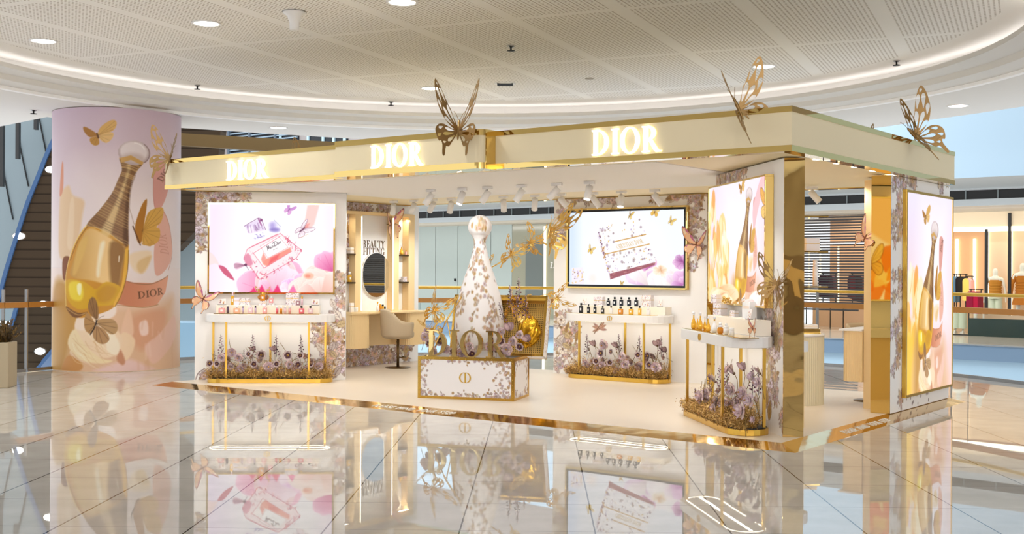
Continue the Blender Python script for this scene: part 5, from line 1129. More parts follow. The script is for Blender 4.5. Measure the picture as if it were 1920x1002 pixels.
def butterfly(name, label, loc, size, rot, dihedral, material, cat='butterfly ornament', group=None, perch=None, painted=None):
    key = (round(dihedral, 2), material.name, bool(painted)); t = thing(name, label, cat, loc, group=group, rot=rot); t.scale = (size,) * 3
    if key in BUT:
        for m_, nm in BUT[key]: o = bpy.data.objects.new(nm, m_); COL.objects.link(o); o.parent = t
    else:
        L = []
        for sg in (1, -1):
            if painted:
                f = wing_mb(FORE, [], sg, dihedral, .02); f.m = [4] * len(f.m)
                def rim(bm_, out):
                    o_ = crom(out, 3); cx_ = sum(q[0] for q in o_) / len(o_); cy_ = sum(q[1] for q in o_) / len(o_); bm_.plate(o_, [[(cx_ + (q[0] - cx_) * .90, cy_ + (q[1] - cy_) * .90) for q in o_]], .03, mi=0, fn=lambda x, y: .12 * x * x)
                fm = Matrix.Rotation(-sg * dihedral, 4, 'Y') @ Matrix.Diagonal((sg, 1, 1, 1)); f.M = fm
                rim(f, FORE)
                for i, c in enumerate(FH): f.plate(c, [], .034, mi=(2, 3, 1)[i % 3], fn=lambda x, y: .12 * x * x)
                L.append(f.build('forewing', painted, t)); h = wing_mb(HIND, [], sg, dihedral * .8, .02); h.m = [4] * len(h.m); h.M = Matrix.Rotation(-sg * dihedral * .8, 4, 'Y') @ Matrix.Diagonal((sg, 1, 1, 1))
                rim(h, HIND)
                for i, c in enumerate(HH): h.plate(c, [], .034, mi=1 + ((i + 1) % 3), fn=lambda x, y: .12 * x * x)
                L.append(h.build('hindwing', painted, t))
            else:
                L.append(wing_mb(FORE, FH, sg, dihedral, .012).build('forewing', material, t)); L.append(wing_mb(HIND, HH, sg, dihedral * .8, .012).build('hindwing', material, t))
        b = MB(); b.M = Matrix.Rotation(R(-90), 4, 'X'); b.lathe([(.002, -.34), (.022, -.28), (.035, -.12), (.045, 0), (.05, .1), (.035, .17), (.04, .22), (.03, .27), (.004, .29)], 10)
        b.M = Matrix.Identity(4)
        for v in range(len(b.v)): b.v[v] = (b.v[v][0], -b.v[v][1] if False else b.v[v][1], b.v[v][2])
        L.append(b.build('body', painted[0] if painted else material, t))
        b = MB()
        for sg in (1, -1): b.tube([(sg * .015, .27, .01), (sg * .08, .42, .05), (sg * .15, .52, .06)], .007, 5)
        L.append(b.build('antennae', painted[0] if painted else material, t))
        BUT[key] = [(o.data, o.name.split('.')[0]) for o in L]
    if perch:   # gold rod joining ornament to its support
        q = (Matrix.Translation(loc) @ (Matrix.Rotation(rot[2], 4, 'Z') @ Matrix.Rotation(rot[1], 4, 'Y') @ Matrix.Rotation(rot[0], 4, 'X')) @ Matrix.Scale(size, 4)).inverted() @ Vector(perch)
        MB().tube([(0, 0, 0), tuple(q)], .03 if size < .3 else .015, 6).build('mounting_rod', material, t)
    return t
def on_px(px, py, Y): return W(px, py, Y)
gm_ = M['darkgold']
# on the canopy edge
cu, cvv = ST.hit(865, 240, 0)[0], 0
def orient(screen_x, ang_x, ang_b, d, side, r=(1, 0, 0)):
    rv = Vector(r).normalized(); zv = Vector((0, 0, 1)); X_ = rv * math.cos(R(ang_x)) + zv * math.sin(R(ang_x)); B_ = rv * math.cos(R(ang_b)) + zv * math.sin(R(ang_b)); B_ = (B_ - X_ * B_.dot(X_)).normalized()
    c, s = math.cos(d), math.sin(d)
    if side > 0: N_ = X_.cross(B_); X = c * X_ - s * N_; Z = s * X_ + c * N_
    else: N_ = -X_.cross(B_); X = -c * X_ + s * N_; Z = s * X_ + c * N_
    return tuple(Matrix((X, B_, Z)).transposed().to_euler())
pF = lambda u, v, z: ST.w(u, v, z)
x = ST.hit(862, 245, MV)[0]; p = pF(x, MV - .02, 3.07); butterfly('gold_butterfly', 'cut-out gold butterfly with raised wings at the centre of the canopy front', (p[0], p[1] , 3.085), .42, (R(62), 0, R(-5)), R(50), gm_, perch=(p[0], p[1] + .05, 3.04))
x = ST.hit(1384, 205, 0)[0]; p = pF(x, 0.0, 3.08); butterfly('gold_butterfly', 'cut-out gold butterfly standing on the canopy front near the corner', p, .36, orient(0, 25, 115, R(35), 1), R(35), gm_, perch=(p[0], p[1] + .06, 3.04))
p = pF(U0 + .10, V0, 3.09); butterfly('gold_butterfly', 'cut-out gold butterfly at the left end of the canopy, before the pillar', (p[0], p[1], 3.09), .36, orient(0, 160, 70, R(35), -1), R(35), gm_, perch=(p[0], p[1] + .05, 3.04))
p = pF(U1 + .01, 3.6, 3.08); butterfly('gold_butterfly', 'large cut-out gold butterfly on the right side edge of the canopy', (p[0] - .14, p[1] - .18, 3.12), .40, orient(0, 40, 130, R(50), 1, (.95, -.3, 0)), R(50), gm_, perch=(p[0] - .06, p[1], 3.04))
bq = FE.w(FE.hit(548, 275, -.0)[0], -.03); butterfly('gold_butterfly', 'butterfly wing showing behind the left canopy edge, white and orange gold', (bq[0], bq[1], 3.11), .34, orient(0, 45, 135, R(40), 1), R(40), gm_, perch=(bq[0], bq[1], 3.03))
butterfly('gold_butterfly', 'gold butterfly of which only a slim wing tip shows above the right canopy edge', ST.w(-1.15, 4.85, 3.02), .34, (R(50), 0, R(-60)), R(60), gm_, perch=ST.w(-1.15, 4.82, 3.03))
# painted butterflies on the walls
pk = [mat('wing_edge_brown', (.52, .30, .20), .5), mat('wing_peach', (.95, .70, .52), .45), mat('wing_rose', (.78, .44, .62), .45), mat('wing_cream', (.98, .90, .82), .45), mat('wing_apricot', (.95, .78, .62), .45)]
def on_wall(F, px, py, off, size, rotv, label, dih=R(30), nm='painted_butterfly'):
    x, z = F.hit(px, py, -off); p = F.w(x, -off, z); q = F.w(x, 0, z)
    a = R(rotv); ex_, z_ = Vector((*F.ex, 0)), Vector((0, 0, 1)); B_ = ex_ * math.cos(a) + z_ * math.sin(a); X_ = ex_ * math.sin(a) - z_ * math.cos(a)
    return butterfly(nm, label, p, size, tuple(Matrix((X_, B_, X_.cross(B_))).transposed().to_euler()), dih, gm_, painted=pk, perch=q)
on_wall(FA, 382, 560, .08, .21, 62, 'pink and peach painted butterfly at the left edge of the left display wall')
on_wall(FE, 732, 421, .10, .25, 100, 'peach and violet painted butterfly above the words of the beauty station')
on_wall(FB, 1306, 458, .10, .23, 80, 'rose and orange painted butterfly right of the pale blue lightbox')
xw = Frame(FD.w(.30, .3)[:2], FD.r + math.pi)
butterfly('painted_butterfly', 'small iridescent painted butterfly on the cream panel beside the right gold pier', W(1622, 446, 12.9), .20, orient(0, 140, 50, R(45), -1, (.8, .6, 0)), R(45), gm_, painted=pk)
x, z = FC.hit(1452, 528, -.12); p = FC.w(x, -.12, z); butterfly('gold_butterfly', 'olive gold cut-out butterfly on the corner wall beside its lightbox', (p[0] + .03, p[1], p[2] - .02), .25, orient(0, 165, 75, R(40), -1), R(40), gm_, perch=FC.w(x, 0, z))
x, z = FC.hit(1440, 620, -.25); butterfly('painted_butterfly', 'small bronze butterfly standing at the right end of the front corner counter', FC.w(1.93, -.25, 1.06), .09, (R(80), R(0), FC.r + R(60)), R(60), gm_, painted=pk)
# ---------------------------------------------------------------- trunk with lid, letters, giant bottle
TP = G(784.3, 746.2, HP); TQ = G(963.2, 753.2, HP); tang = math.atan2(TQ[1] - TP[1], TQ[0] - TP[0])
FT = Frame(TP[:2], tang); TW = math.hypot(TQ[0] - TP[0], TQ[1] - TP[1]); TD = .64; TH = .50
trunk = thing('display_chest', 'open white trunk with flower print, gold edges and rivets in the stand centre', 'trunk', (TP[0], TP[1], HP), tang)
rg = random.Random(31)
def trunk_face(w, h, cell=.0045):
    cv = Cv(0, 0, w, h, cell, (.95, .945, .955)); n = int(190 * w)
    for i in range(n):
        e = rg.random(); x, z = (rg.uniform(0, w), abs(rg.gauss(0, .03)) + .03) if e < .35 else (rg.uniform(0, w), h - .03 - abs(rg.gauss(0, .025))) if e < .55 else (abs(rg.gauss(0, .05)) + .03, rg.uniform(0, h)) if e < .72 else (w - .03 - abs(rg.gauss(0, .06 + .08 * (1 if w > .9 else 0))), rg.uniform(0, h))
        q = rg.uniform(.010, .022); k = rg.random()
        (peony(cv, x, z, q, PALS[rg.choice((0, 1, 2, 3, 5))], rg=rg, rings=2) if k < .35 else leaf(cv, x, z, q * 1.6, rg.random() * 6.28, (.80, .78, .74) if rg.random() < .5 else None, rg) if k < .8 else anemone(cv, x, z, q, rg))
    return cv
cv = trunk_face(TW, TH); bb = MB(); bb.col = (.93, .92, .92); bb.box(0, .012, 0, .012, TD, TH); bb.box(.012, TD - .012, 0, TW, TD, TH); bb.box(.012, .012, 0, TW - .012, TD - .012, .012); bb.box(.012, .012, .30, TW - .012, TD - .012, .32, col=(.6, .5, .3))
canvas_mesh('trunk_body', cv, lambda X, Z: (X, np.zeros_like(X) , Z), [M['print']], trunk, bb)
cv = trunk_face(TD, TH); canvas_mesh('side_panel', cv, lambda X, Z: (np.full_like(X, TW), X, Z), [M['print']], trunk)
gt = mat('gold_trim_metal', (.80, .64, .30), .16, 1.0)
b = MB(); e = .03
for z0, z1 in ((0, e), (TH - e, TH)): b.box(-.006, -.006, z0, TW + .006, .0, z1); b.box(TW, -.006, z0, TW + .006, TD + .006, z1); b.box(-.006, 0, z0, 0, TD, z1); b.box(0, TD, z0, TW, TD + .006, z1)
for x0, x1 in ((-.006, e), (TW - e, TW + .007)): b.box(x0, -.007, 0, x1, 0, TH)
b.box(TW, -.006, 0, TW + .007, e, TH); b.box(TW, TD - e, 0, TW + .007, TD + .006, TH)
b.box(-.006, -.007, TH, TW + .006, .05, TH + .006); b.box(TW - .03, .05, TH, TW + .006, TD, TH + .006); b.box(-.006, .05, TH, .02, TD, TH + .006); b.build('gold_edging', gt, trunk)
b = MB()
for i in range(15):
    for z in (.015, TH - .015): b.ball((.03 + (TW - .06) * i / 14, -.008, z), .005, 6, 4)
for i in range(7):
    for x in (.013, TW - .013): b.ball((x, -.008, .05 + (TH - .1) * i / 6), .005, 6, 4)
for i in range(8):
    for z in (.015, TH - .015): b.ball((TW + .008, .04 + (TD - .08) * i / 7, z), .005, 6, 4)
b.build('rivets', M['brass'], trunk)
b = MB(); ex_, ez_ = FT.hit(872, 709, 0); ez_ -= HP
for i, q in enumerate(cd_emblem()): b.prism([(ex_ + p[0] * .125, ez_ + p[1] * .125) for p in q], -.006 - .0003 * i, -.001, axis='y')
b.build('gold_emblem', M['brass'], trunk)
# lid leaning back
lidM = Matrix.Translation((.22, TD + .02, TH - .04)) @ Matrix.Rotation(R(-16), 4, 'X')
b = MB(); b.M = lidM; LW, LH, LD = TW, .76, .17
b.col = (.95, .94, .94)
for (x0, x1, z0, z1) in ((0, .012, 0, LH), (LW - .012, LW, 0, LH), (0, LW, LH - .012, LH), (0, LW, 0, .012)): b.box(x0, -LD, z0, x1, 0, z1)
for i in range(60):   # printed blossoms on the lid side
    b.col = rg.choice([(.62, .45, .50), (.80, .66, .50), (.70, .60, .66)]); y, z = rg.uniform(-LD + .01, -.01), rg.uniform(.02, LH - .02); s = rg.uniform(.006, .014); b.add([(LW + .0008, y - s, z), (LW + .0008, y, z - s), (LW + .0008, y + s, z), (LW + .0008, y, z + s)], [(0, 1, 2, 3)])
LID_ = b.build('lid', M['print'], trunk, colors=True)
b = MB(); b.M = lidM
for (x0, x1, z0, z1) in ((-.004, .022, -.004, LH + .004), (LW - .022, LW + .004, -.004, LH + .004), (0, LW, LH - .022, LH + .004), (0, LW, -.004, .022)):
    b.box(x0, -LD - .004, z0, x1, -LD, z1); b.box(x0, 0, z0, x1, .004, z1)
b.build('lid_edging', gt, LID_)
cane = bpy.data.materials.new('woven_cane'); cane.use_nodes = True; nt = cane.node_tree; bs = nt.nodes['Principled BSDF']
tc = nt.nodes.new('ShaderNodeTexCoord'); mp = nt.nodes.new('ShaderNodeMapping'); mp.inputs['Scale'].default_value = (38, 38, 38); mp.inputs['Rotation'].default_value = (R(90 + 14), 0, 0)
nt.links.new(tc.outputs['Object'], mp.inputs[0]); vo = nt.nodes.new('ShaderNodeTexVoronoi'); vo.voronoi_dimensions = '2D'; vo.inputs['Randomness'].default_value = 0; vo.inputs['Scale'].default_value = 1
nt.links.new(mp.outputs[0], vo.inputs['Vector']); rp = nt.nodes.new('ShaderNodeValToRGB'); rp.color_ramp.interpolation = 'CONSTANT'; rp.color_ramp.elements[0].color = (.07, .045, .01, 1); rp.color_ramp.elements[1].color = (.62, .40, .10, 1); rp.color_ramp.elements[1].position = .27
nt.links.new(vo.outputs['Distance'], rp.inputs[0]); nt.links.new(rp.outputs[0], bs.inputs['Base Color']); bs.inputs['Roughness'].default_value = .35; bs.inputs['Metallic'].default_value = .3
b = MB(); b.M = lidM; b.box(.012, -.02, .012, LW - .012, -.008, LH - .012); b.build('lid_cane_lining', cane, LID_)
b = MB(); b.M = lidM; b.box(.012, -LD + .004, LH - .06, LW - .012, -.02, LH - .012); b.build('lid_inner_frame', M['brass'], LID_)
# crumpled gold satin spilling out of the lid
ico = bpy.data.meshes.new('c'); bmx = bmesh.new(); bmesh.ops.create_icosphere(bmx, subdivisions=4, radius=1.0)
r2 = random.Random(4); cen = [(Vector((r2.gauss(0, 1), r2.gauss(0, 1), r2.gauss(0, 1))).normalized(), r2.uniform(4, 9), r2.random() * 6) for i in range(16)]
for v in bmx.verts:
    d = sum(abs(math.sin(v.co.dot(c) * f + ph)) for c, f, ph in cen) / 16; v.co = Vector((v.co.x * .13, v.co.y * .08, v.co.z * .19)) * (.15 + 1.35 * d)
bmx.to_mesh(ico); bmx.free(); ico.materials.append(mat('gold_satin', (.95, .75, .22), .22, .9)); 
for p in ico.polygons: p.use_smooth = True
o = bpy.data.objects.new('gold_cloth', ico); COL.objects.link(o); p = FT.w(1.20, TD + .04, .82); o.location = p; o.rotation_euler = (R(10), R(16), tang); tag(o, 'crumpled shiny gold satin in the open trunk lid', 'cloth')
# standing gold letters
x0 = FT.hit(800, 668, .02)[0]; x1 = FT.hit(952, 672, .02)[0]; zt = FT.hit(870, 621, .02)[1] - (HP + TH)
ls = thing('standing_letters', 'big polished gold DIOR letters standing on the front edge of the trunk', 'letter sign', FT.w(x0, .055, HP + TH + .0065), tang)
letters3d('DIOR', x1 - x0, zt, .045, M['goldmirror'], ls)
# giant bottle
BW = 14.42; bx, by = W(899, 600, BW)[0], BW
bt = thing('giant_bottle', 'giant white perfume bottle model covered with printed flowers, rising from the trunk', 'bottle model', (bx, by, HP + .335))
def zpx(y): return EYE + (508.0 - y) / FPX * BW
kx = BW / FPX
prof = [(46 * kx * .5, HP + .335), (41 * kx, HP + .35), (43.5 * kx, zpx(665)), (45.5 * kx, zpx(640)), (46.5 * kx, zpx(618)), (46 * kx, zpx(600)), (43.5 * kx, zpx(578)), (40 * kx, zpx(559)), (34.5 * kx, zpx(540)), (28.5 * kx, zpx(520)), (23 * kx, zpx(505)), (18.4 * kx, zpx(490)), (14.5 * kx, zpx(475)), (11.8 * kx, zpx(463)), (11.2 * kx, zpx(457)), (12.3 * kx, zpx(450)), (15.5 * kx, zpx(443)), (18.8 * kx, zpx(437)), (19.2 * kx, zpx(435))]
PRO = crom(prof, 5, False); PL = [0]
for i in range(1, len(PRO)): PL.append(PL[-1] + math.dist(PRO[i], PRO[i - 1]))
zs = np.array([p[1] for p in PRO]); rs = np.array([p[0] for p in PRO])
cv = Cv(-math.pi, float(zs[2]), 2 * math.pi, float(zs[-1] - zs[2]), .022, (.95, .945, .95), .006)
def bot_T(px, py):
    z = EYE + (508 - py) / FPX * BW; r = float(np.interp(z, zs, rs)); s = max(-1, min(1, (px - 899) * kx / r)); return (math.asin(s) - math.pi / 2, z)
# flowers drift up the flank in a winding spray; motif size is kept true by squeezing angle
class Wr:
    def __init__(s, cv): s.c = cv; s.px = .004
    def sc(s, P): 
        out = []
        for x, z in P:
            r = float(np.interp(z, zs, rs)); out.append((s.x0 + (x - s.x0m) / max(r, .06), z))
        return out
    def poly(s, P, col, al=1, fe=0, raw=True): s.c.poly(s.sc(P), col, al, 0, raw=True)
    def line(s, P, w, col, al=1, fe=0, w1=None, smooth=True, raw=True): s.c.line(s.sc(P), max(w, .008), col, al, 0, None, False, raw=True)
    def ell(s, c, rx, rz, col, rot=0, al=1, fe=0, raw=True): s.poly([(c[0] + rx * math.cos(t), c[1] + rz * math.sin(t)) for t in np.linspace(0, 6.283, 9)[:-1]], col, al)
wr = Wr(cv); r3 = random.Random(17)
def spray(th, z, q):
    wr.x0 = th; wr.x0m = 0.0; k = r3.random()
    for i in range(1): leaf(wr, 0, z, q * r3.uniform(1.2, 2), r3.random() * 6.28, r3.choice([(.80, .77, .72), (.78, .66, .44), (.66, .68, .68)]), r3)
    (peony(wr, 0, z, q, PALS[r3.choice((1, 2, 3, 5))], rg=r3, rings=2) if k < .5 else anemone(wr, 0, z, q, r3) if k < .58 else leaf(wr, 0, z, q * 1.7, r3.random() * 6.28, None, r3))
paths = [[(885, 468), (893, 480), (888, 500), (892, 520), (898, 545), (893, 570), (888, 600), (884, 625)], [(908, 450), (905, 465), (898, 480), (905, 500), (912, 520), (908, 545), (925, 570), (920, 590), (910, 600)], [(865, 590), (868, 570), (878, 550)], [(930, 580), (928, 600), (915, 615), (935, 610)], [(878, 640), (900, 650), (925, 640), (890, 660)]]
for pa in paths:
    pts = crom(pa, 5, False)
    for x, y in pts:
        for k in range(1 + (r3.random() < .5)): th, z = bot_T(x + r3.gauss(0, 3.0), y + r3.gauss(0, 3)); spray(th, z, r3.uniform(.011, .021))
for i in range(110): spray(r3.uniform(-math.pi, -2.6) if i % 2 else r3.uniform(-.5, math.pi), r3.uniform(float(zs[3]), float(zs[-1])), .02)
canvas_mesh('bottle_body', cv, lambda X, Z: (np.interp(Z, zs, rs) * np.cos(X), np.interp(Z, zs, rs) * np.sin(X), Z - HP - .335), [mat('x', (1, 1, 1)) if False else M['print']], bt, smooth=True)
# round stopper
hr = 22.3 * kx; hz = zpx(426.5)
cv = Cv(-math.pi, hz - hr * .93, 2 * math.pi, hr * 1.93, .05, (.95, .945, .95), .005)
zs2 = np.linspace(hz - hr, hz + hr, 60); rs2 = np.sqrt(np.maximum(hr ** 2 - (zs2 - hz) ** 2, 1e-6)); zs_, rs_ = zs, rs; zs, rs = zs2, rs2; wr.c = cv
for i in range(26): th = -math.pi / 2 + r3.gauss(0, .38); spray(th, hz + r3.gauss(0.01, .035), r3.uniform(.012, .022))
canvas_mesh('stopper', cv, lambda X, Z: (np.interp(Z, zs2, rs2) * np.cos(X), np.interp(Z, zs2, rs2) * np.sin(X), Z - HP - .335), [M['print']], bt, MB().lathe([(19.2 * kx, zpx(436) - HP - .335), (19.6 * kx, zpx(434.5) - HP - .335), (19.0 * kx, zpx(433) - HP - .335)], 32, col=(.95, .945, .95)), smooth=True)
zs, rs = zs_, rs_
# golden branch winding round the bottle, with butterflies
YB = 14.42
br = thing('gold_branch', 'curving gold branch winding from the trunk round the giant bottle to the upper right', 'branch', (bx, by, HP + .33))
def brp(px, py, dy): p = W(px, py, YB + dy); return (p[0] - bx, p[1] - by, p[2] - HP - .33)
gb = mat('polished_gold', (.88, .73, .42), .22, .85)
b = MB(); b.tube(crom([brp(812, 668, -.2), brp(820, 640, -.22), brp(838, 600, -.25), brp(860, 566, -.20), brp(872, 545, -.02), brp(880, 520, .20), brp(915, 505, .22), brp(950, 485, .05), brp(985, 462, 0), brp(1015, 442, 0), brp(1026, 420, 0)], 5, False), .011, 8, taper=.6); b.build('main_stem', gb, br)
b = MB(); b.tube(crom([brp(852, 666, -.3), brp(846, 640, -.3), brp(838, 600, -.27)], 4, False), .008, 6); b.build('side_stem', gb, br)
b = MB(); b.tube(crom([brp(940, 640, .1), brp(950, 600, .15), brp(975, 570, .1), brp(1010, 556, .05), brp(1048, 548, 0)], 4, False), .009, 6, taper=.5); b.build('side_stem', gb, br)
for (px, py, dy, s, rot, dh, lb) in (
    (1030, 432, 0, .34, (R(95), R(12), R(60)), R(62), 'large gold butterfly at the upper tip of the branch'), (960, 475, 0, .22, (R(100), R(20), R(15)), R(35), 'gold butterfly half way up the branch right of the bottle neck'),
    (995, 455, -.02, .20, (R(80), R(-60), R(30)), R(30), 'gold dragonfly-like butterfly right of the half way one on the branch'), (903, 500, .25, .16, (R(90), R(0), R(30)), R(50), 'small gold butterfly just behind the bottle neck'),
    (815, 580, -.25, .24, (R(85), R(25), R(20)), R(45), 'gold butterfly on the left branch before the railing'), (872, 532, .0, .20, (R(95), R(10), R(70)), R(55), 'gold butterfly wing beside the left shoulder of the bottle'),
    (812, 618, -.25, .17, (R(70), R(-30), R(10)), R(45), 'gold butterfly low on the left branch above the letter D'), (960, 575, .1, .22, (R(95), R(15), R(20)), R(50), 'gold butterfly on the right branch before the open lid'), (985, 590, -.05, .16, (R(80), R(-20), R(-20)), R(40), 'small gold butterfly lower on the right branch in the lid'),
    (1045, 560, 0, .18, (R(90), R(70), R(10)), R(30), 'gold butterfly at the end of the right branch beside the back wall')):
    p = W(px, py, YB + dy); butterfly('gold_butterfly', lb, p, s * 1.05, rot, dh, gb)
# flowers in the trunk
r5 = random.Random(44)
def trunk_flowers(spots):
    rank = {}
    for kd in SHORT:
        for n_, q_ in enumerate(sorted(q_[1] + q_[2] * 1e-4 for q_ in spots if q_[0] == kd)): rank[(kd, q_)] = ORD[n_]
    for kind, px, py, y, s in spots:
        x, z = FT.hit(px, py, y); loc = FT.w(x, y, z); where = 'in the trunk by the giant bottle'
        lb = SHORT[kind] + ' ' + where + ', ' + rank[(kind, px + py * 1e-4)]; gp = KLB[kind][0].replace('_', ' ') + 's ' + where
        rot = (r5.uniform(-.25, .35), r5.uniform(-3, 3) if kind in ('anemone', 'peony') else r5.uniform(-.2, .2), tang + r5.uniform(-.4, .4)); dup(protos[kind], loc, rot, lb, gp, s)
trunk_flowers([(P_, 797, 632, .18, 1.0), (A_, 805, 645, .2, .9), (P_, 812, 658, .2, 1.1), (A_, 826, 640, .3, 1.2), (P_, 836, 655, .2, 1.0), (P_, 800, 620, .25, .7), (A_, 850, 660, .15, 1.0), (P_, 866, 662, .15, 1.1), (P_, 882, 650, .12, .9), (A_, 885, 664, .12, 1.0), (P_, 920, 650, .12, 1.2), (A_, 938, 640, .2, 1.1), (P_, 950, 655, .15, 1.3), (P_, 962, 640, .2, 1.0), (A_, 975, 650, .25, 1.0), (P_, 940, 622, .3, .9), (P_, 975, 628, .3, .9), (S_, 958, 585, .35, 1.4), (S_, 972, 575, .4, 1.5), (S_, 985, 600, .4, 1.3), (S_, 945, 605, .3, 1.1), (B_, 955, 620, .3, 1.3), (B_, 990, 640, .4, 1.2), (B_, 930, 660, .1, 1.0), (S_, 968, 600, .3, 1.2)])

# ---------------------------------------------------------------- track spotlights
def spot(px, py, v, hx, hy, label, lit=True):
    """px,py: adapter on the soffit; hx,hy: pixel of the lamp mouth"""
    u = ST.hit(px, py, v)[0]; z0 = ZB
    t = thing('track_spotlight', label, 'spotlight', (*ST.w(u, v)[:2], z0), A0)
    MB().box(-.075, -.017, -.035, .075, .017, 0).build('track_adapter', M['white'], t, bevel=.003)
    MB().tube([(.0, 0, -.03), (.0, 0, -.085)], .007, 6).build('stem', M['white'], t)
    q = ST.hit(hx, hy, v); d = Vector((q[0] - u, -.05 if lit else .05, q[1] - (z0 - .085))); d.normalize() if d.length > .01 else None
    M0 = Matrix.Translation((0, 0, -.085)) @ d.to_track_quat('-Z', 'Y').to_matrix().to_4x4()
    b = MB(); b.M = M0; b.lathe([(.034, .03), (.042, .028), (.044, -.145), (.041, -.148), (.038, -.13)], 20, cap=False); b.lathe([(.001, .03), (.034, .03)], 20, cap=False); hd_ = b.build('lamp_head', M['white'], t)
    b = MB(); b.M = M0; b.lathe([(.0005, -.140), (.040, -.140)], 20, cap=False); b.build('lens', M['lamp'] if lit else M['white'], hd_)
    return t
row1 = 'in the front row of track lights'; row2 = 'in the back row of track lights'
for a_ in ((808, 356, 2.0, 801, 385, 'white spotlight tilted left ' + row1 + ', leftmost', True), (867, 352, 2.0, 866, 381, 'white spotlight hanging straight left of the bottle stopper ' + row1, True), (914, 350, 2.0, 907, 381, 'white spotlight above the bottle stopper ' + row1, True),
           (978, 347, 2.0, 971, 379, 'white lit spotlight right of the bottle stopper ' + row1, True), (1044, 344, 2.0, 1032, 374, 'white spotlight tilted left before the back wall edge ' + row1, True), (1105, 339, 2.0, 1105, 373, 'white spotlight before the blue lightbox top ' + row1 + ', rightmost', True),
           (738, 378, 3.6, 732, 401, 'white spotlight hanging before the beauty station, left of its pair', False), (776, 377, 3.6, 766, 401, 'white spotlight tilted left before the beauty station edge, right of its pair', False), (812, 375, 3.6, 800, 399, 'white spotlight head below the lit leftmost one, back row', False), (846, 372, 3.6, 838, 405, 'white unlit spotlight tilted left of the stopper ' + row2, False),
           (944, 367, 3.6, 941, 397, 'white unlit spotlight hanging straight right of the stopper ' + row2, False), (1003, 366, 3.6, 998, 393, 'white unlit spotlight tilted left beside the branch tip ' + row2, False), (1052, 363, 3.6, 1060, 388, 'white spotlight tilted right at the left edge of the back wall', False), (1112, 361, 3.6, 1119, 386, 'white spotlight tilted right above the left part of the blue lightbox', False),
           (1165, 357, 3.6, 1167, 388, 'white lit spotlight straight above the middle of the blue lightbox', True), (1228, 355, 3.6, 1237, 384, 'white spotlight tilted right above the right part of the blue lightbox', False), (1522, 350, 4.2, 1535, 380, 'white spotlight tilted right seen through the side opening', False)):
    spot(*a_)
def wl_(F, x, y, z, e, tx, tz, sz=.5, c=(1, .975, .94)):
    for k_ in (-.33, 0, .33): light('SPOT', 'track_beam', F.w(x + k_ * sz, y, 2.48), e * 5, c, .03, spot=R(75), blend=.8, target=F.w(tx + k_ * sz * 1.2, 0, tz))
for u_, v_ in ((-6.4, 1.2), (-4.6, 1.0), (-2.9, 1.2), (-6.0, 2.9), (-4.4, 2.9), (-2.8, 2.9), (-7.6, 2.4)): light('SPOT', 'under_soffit_beam', ST.w(u_, v_, 2.63), 32, (1, .98, .95), .04, spot=R(140), blend=.7)  # added spots standing in for track light; no soffit fixtures here
for v_ in (1.2, 2.2, 3.2, 4.2): light('SPOT', 'under_soffit_beam', ST.w(-.7, v_, 2.63), 16, (1, .94, .84), .04, spot=R(130), blend=.7)
wl_(FA, 1.04, -.85, 2.6, 4, 1.04, 1.0, 1.8); wl_(FB, 1.28, -.95, 2.6, 7, 1.28, .9, 2.2); wl_(FC, 1.1, -.8, 2.6, 6, 1.1, .9, 1.6); wl_(FE, 1.2, -1.1, 2.6, 8, 1.1, 1.2, 1.4)
for F, x0, x1, e in ((FA, LA0, LA1, 2.2), (FB, LB0, LB1, 2.2), (FC, LC0, LC1, 2.6)):
    light('AREA', 'counter_led', F.w((x0 + x1) / 2, -.25, .865), e * 1.0, (1, .92, .78), x1 - x0 - .2, .03, rot=(0, 0, F.r))

# ---------------------------------------------------------------- beauty fitting station (left) and its twin (right)
def fluted_mb(x0, y0, x1, y1, z0, z1, step=.022, rear=True):
    """rounded-front body with vertical flutes; front is -y"""
    base = arc(x1 - .10, y0 + .10, .10, .10, -90, 0, 5) + [(x1, y1), (x0, y1)] + arc(x0 + .10, y0 + .10, .10, .10, 180, 270, 5); n = len(base); pts = []
    for i in range(n):
        a, c = Vector(base[i]), Vector(base[(i + 1) % n]); L = (c - a).length; k = max(1, int(L / step)); d = (c - a) / k; nr = Vector((d.y, -d.x)).normalized() * .004
        flat = (abs(a.y - y1) < 1e-6 and abs(c.y - y1) < 1e-6)
        for j in range(k):
            p = a + d * j; pts.append((p.x, p.y))
            if not flat and L > .01: q = p + d * .3 - nr; pts.append((q.x, q.y)); q = p + d * .7 - nr; pts.append((q.x, q.y))
    return MB().prism(pts, z0, z1)
st = thing('beauty_station', 'pale maple beauty fitting station with oval mirror, shelves and wall desk', 'vanity', FE.w(0, 0, HP), FE.r)
# in this frame: x = stand depth from v 3.1, y = -towards the room
def ex(px, py, y): q = FE.hit(px, py, y); return q[0], q[1] - HP
YS = -.07
xa, _ = ex(650, 500, YS); xb, _ = ex(781, 500, YS); xa -= .45; X0, X1 = ex(644, 500, -.16)[0], ex(779, 500, -.16)[0]
zt_ = 2.43; b = MB(); b.col = (.93, .84, .66)
c1, c1b = ex(666, 500, -.14)[0], ex(679, 500, -.14)[0]; c2, c2b = ex(736, 500, -.14)[0], ex(748, 500, -.14)[0]; c3 = ex(766, 500, -.14)[0]
xl = c1 - .55
b.box(xl, -.14, zt_, X1, -.001, zt_ + .05)
for q0, q1 in ((xl - .03, xl), (c1, c1b), (c2, c2b), (c3, X1)): b.box(q0, -.14, .86, q1, -.002, zt_)
b.build('maple_frame', M['maple'], st, bevel=.003)
b = MB(); b.box(c1b, -.02, .86, c2, -.003, zt_); b.build('white_back_panel', M['white'], st)
for q in (c2 + .004, c1b - .02):
    MB().box(q, -.146, .9, q + .012, -.14, zt_ - .03).build('led_strip', M['led'], st)
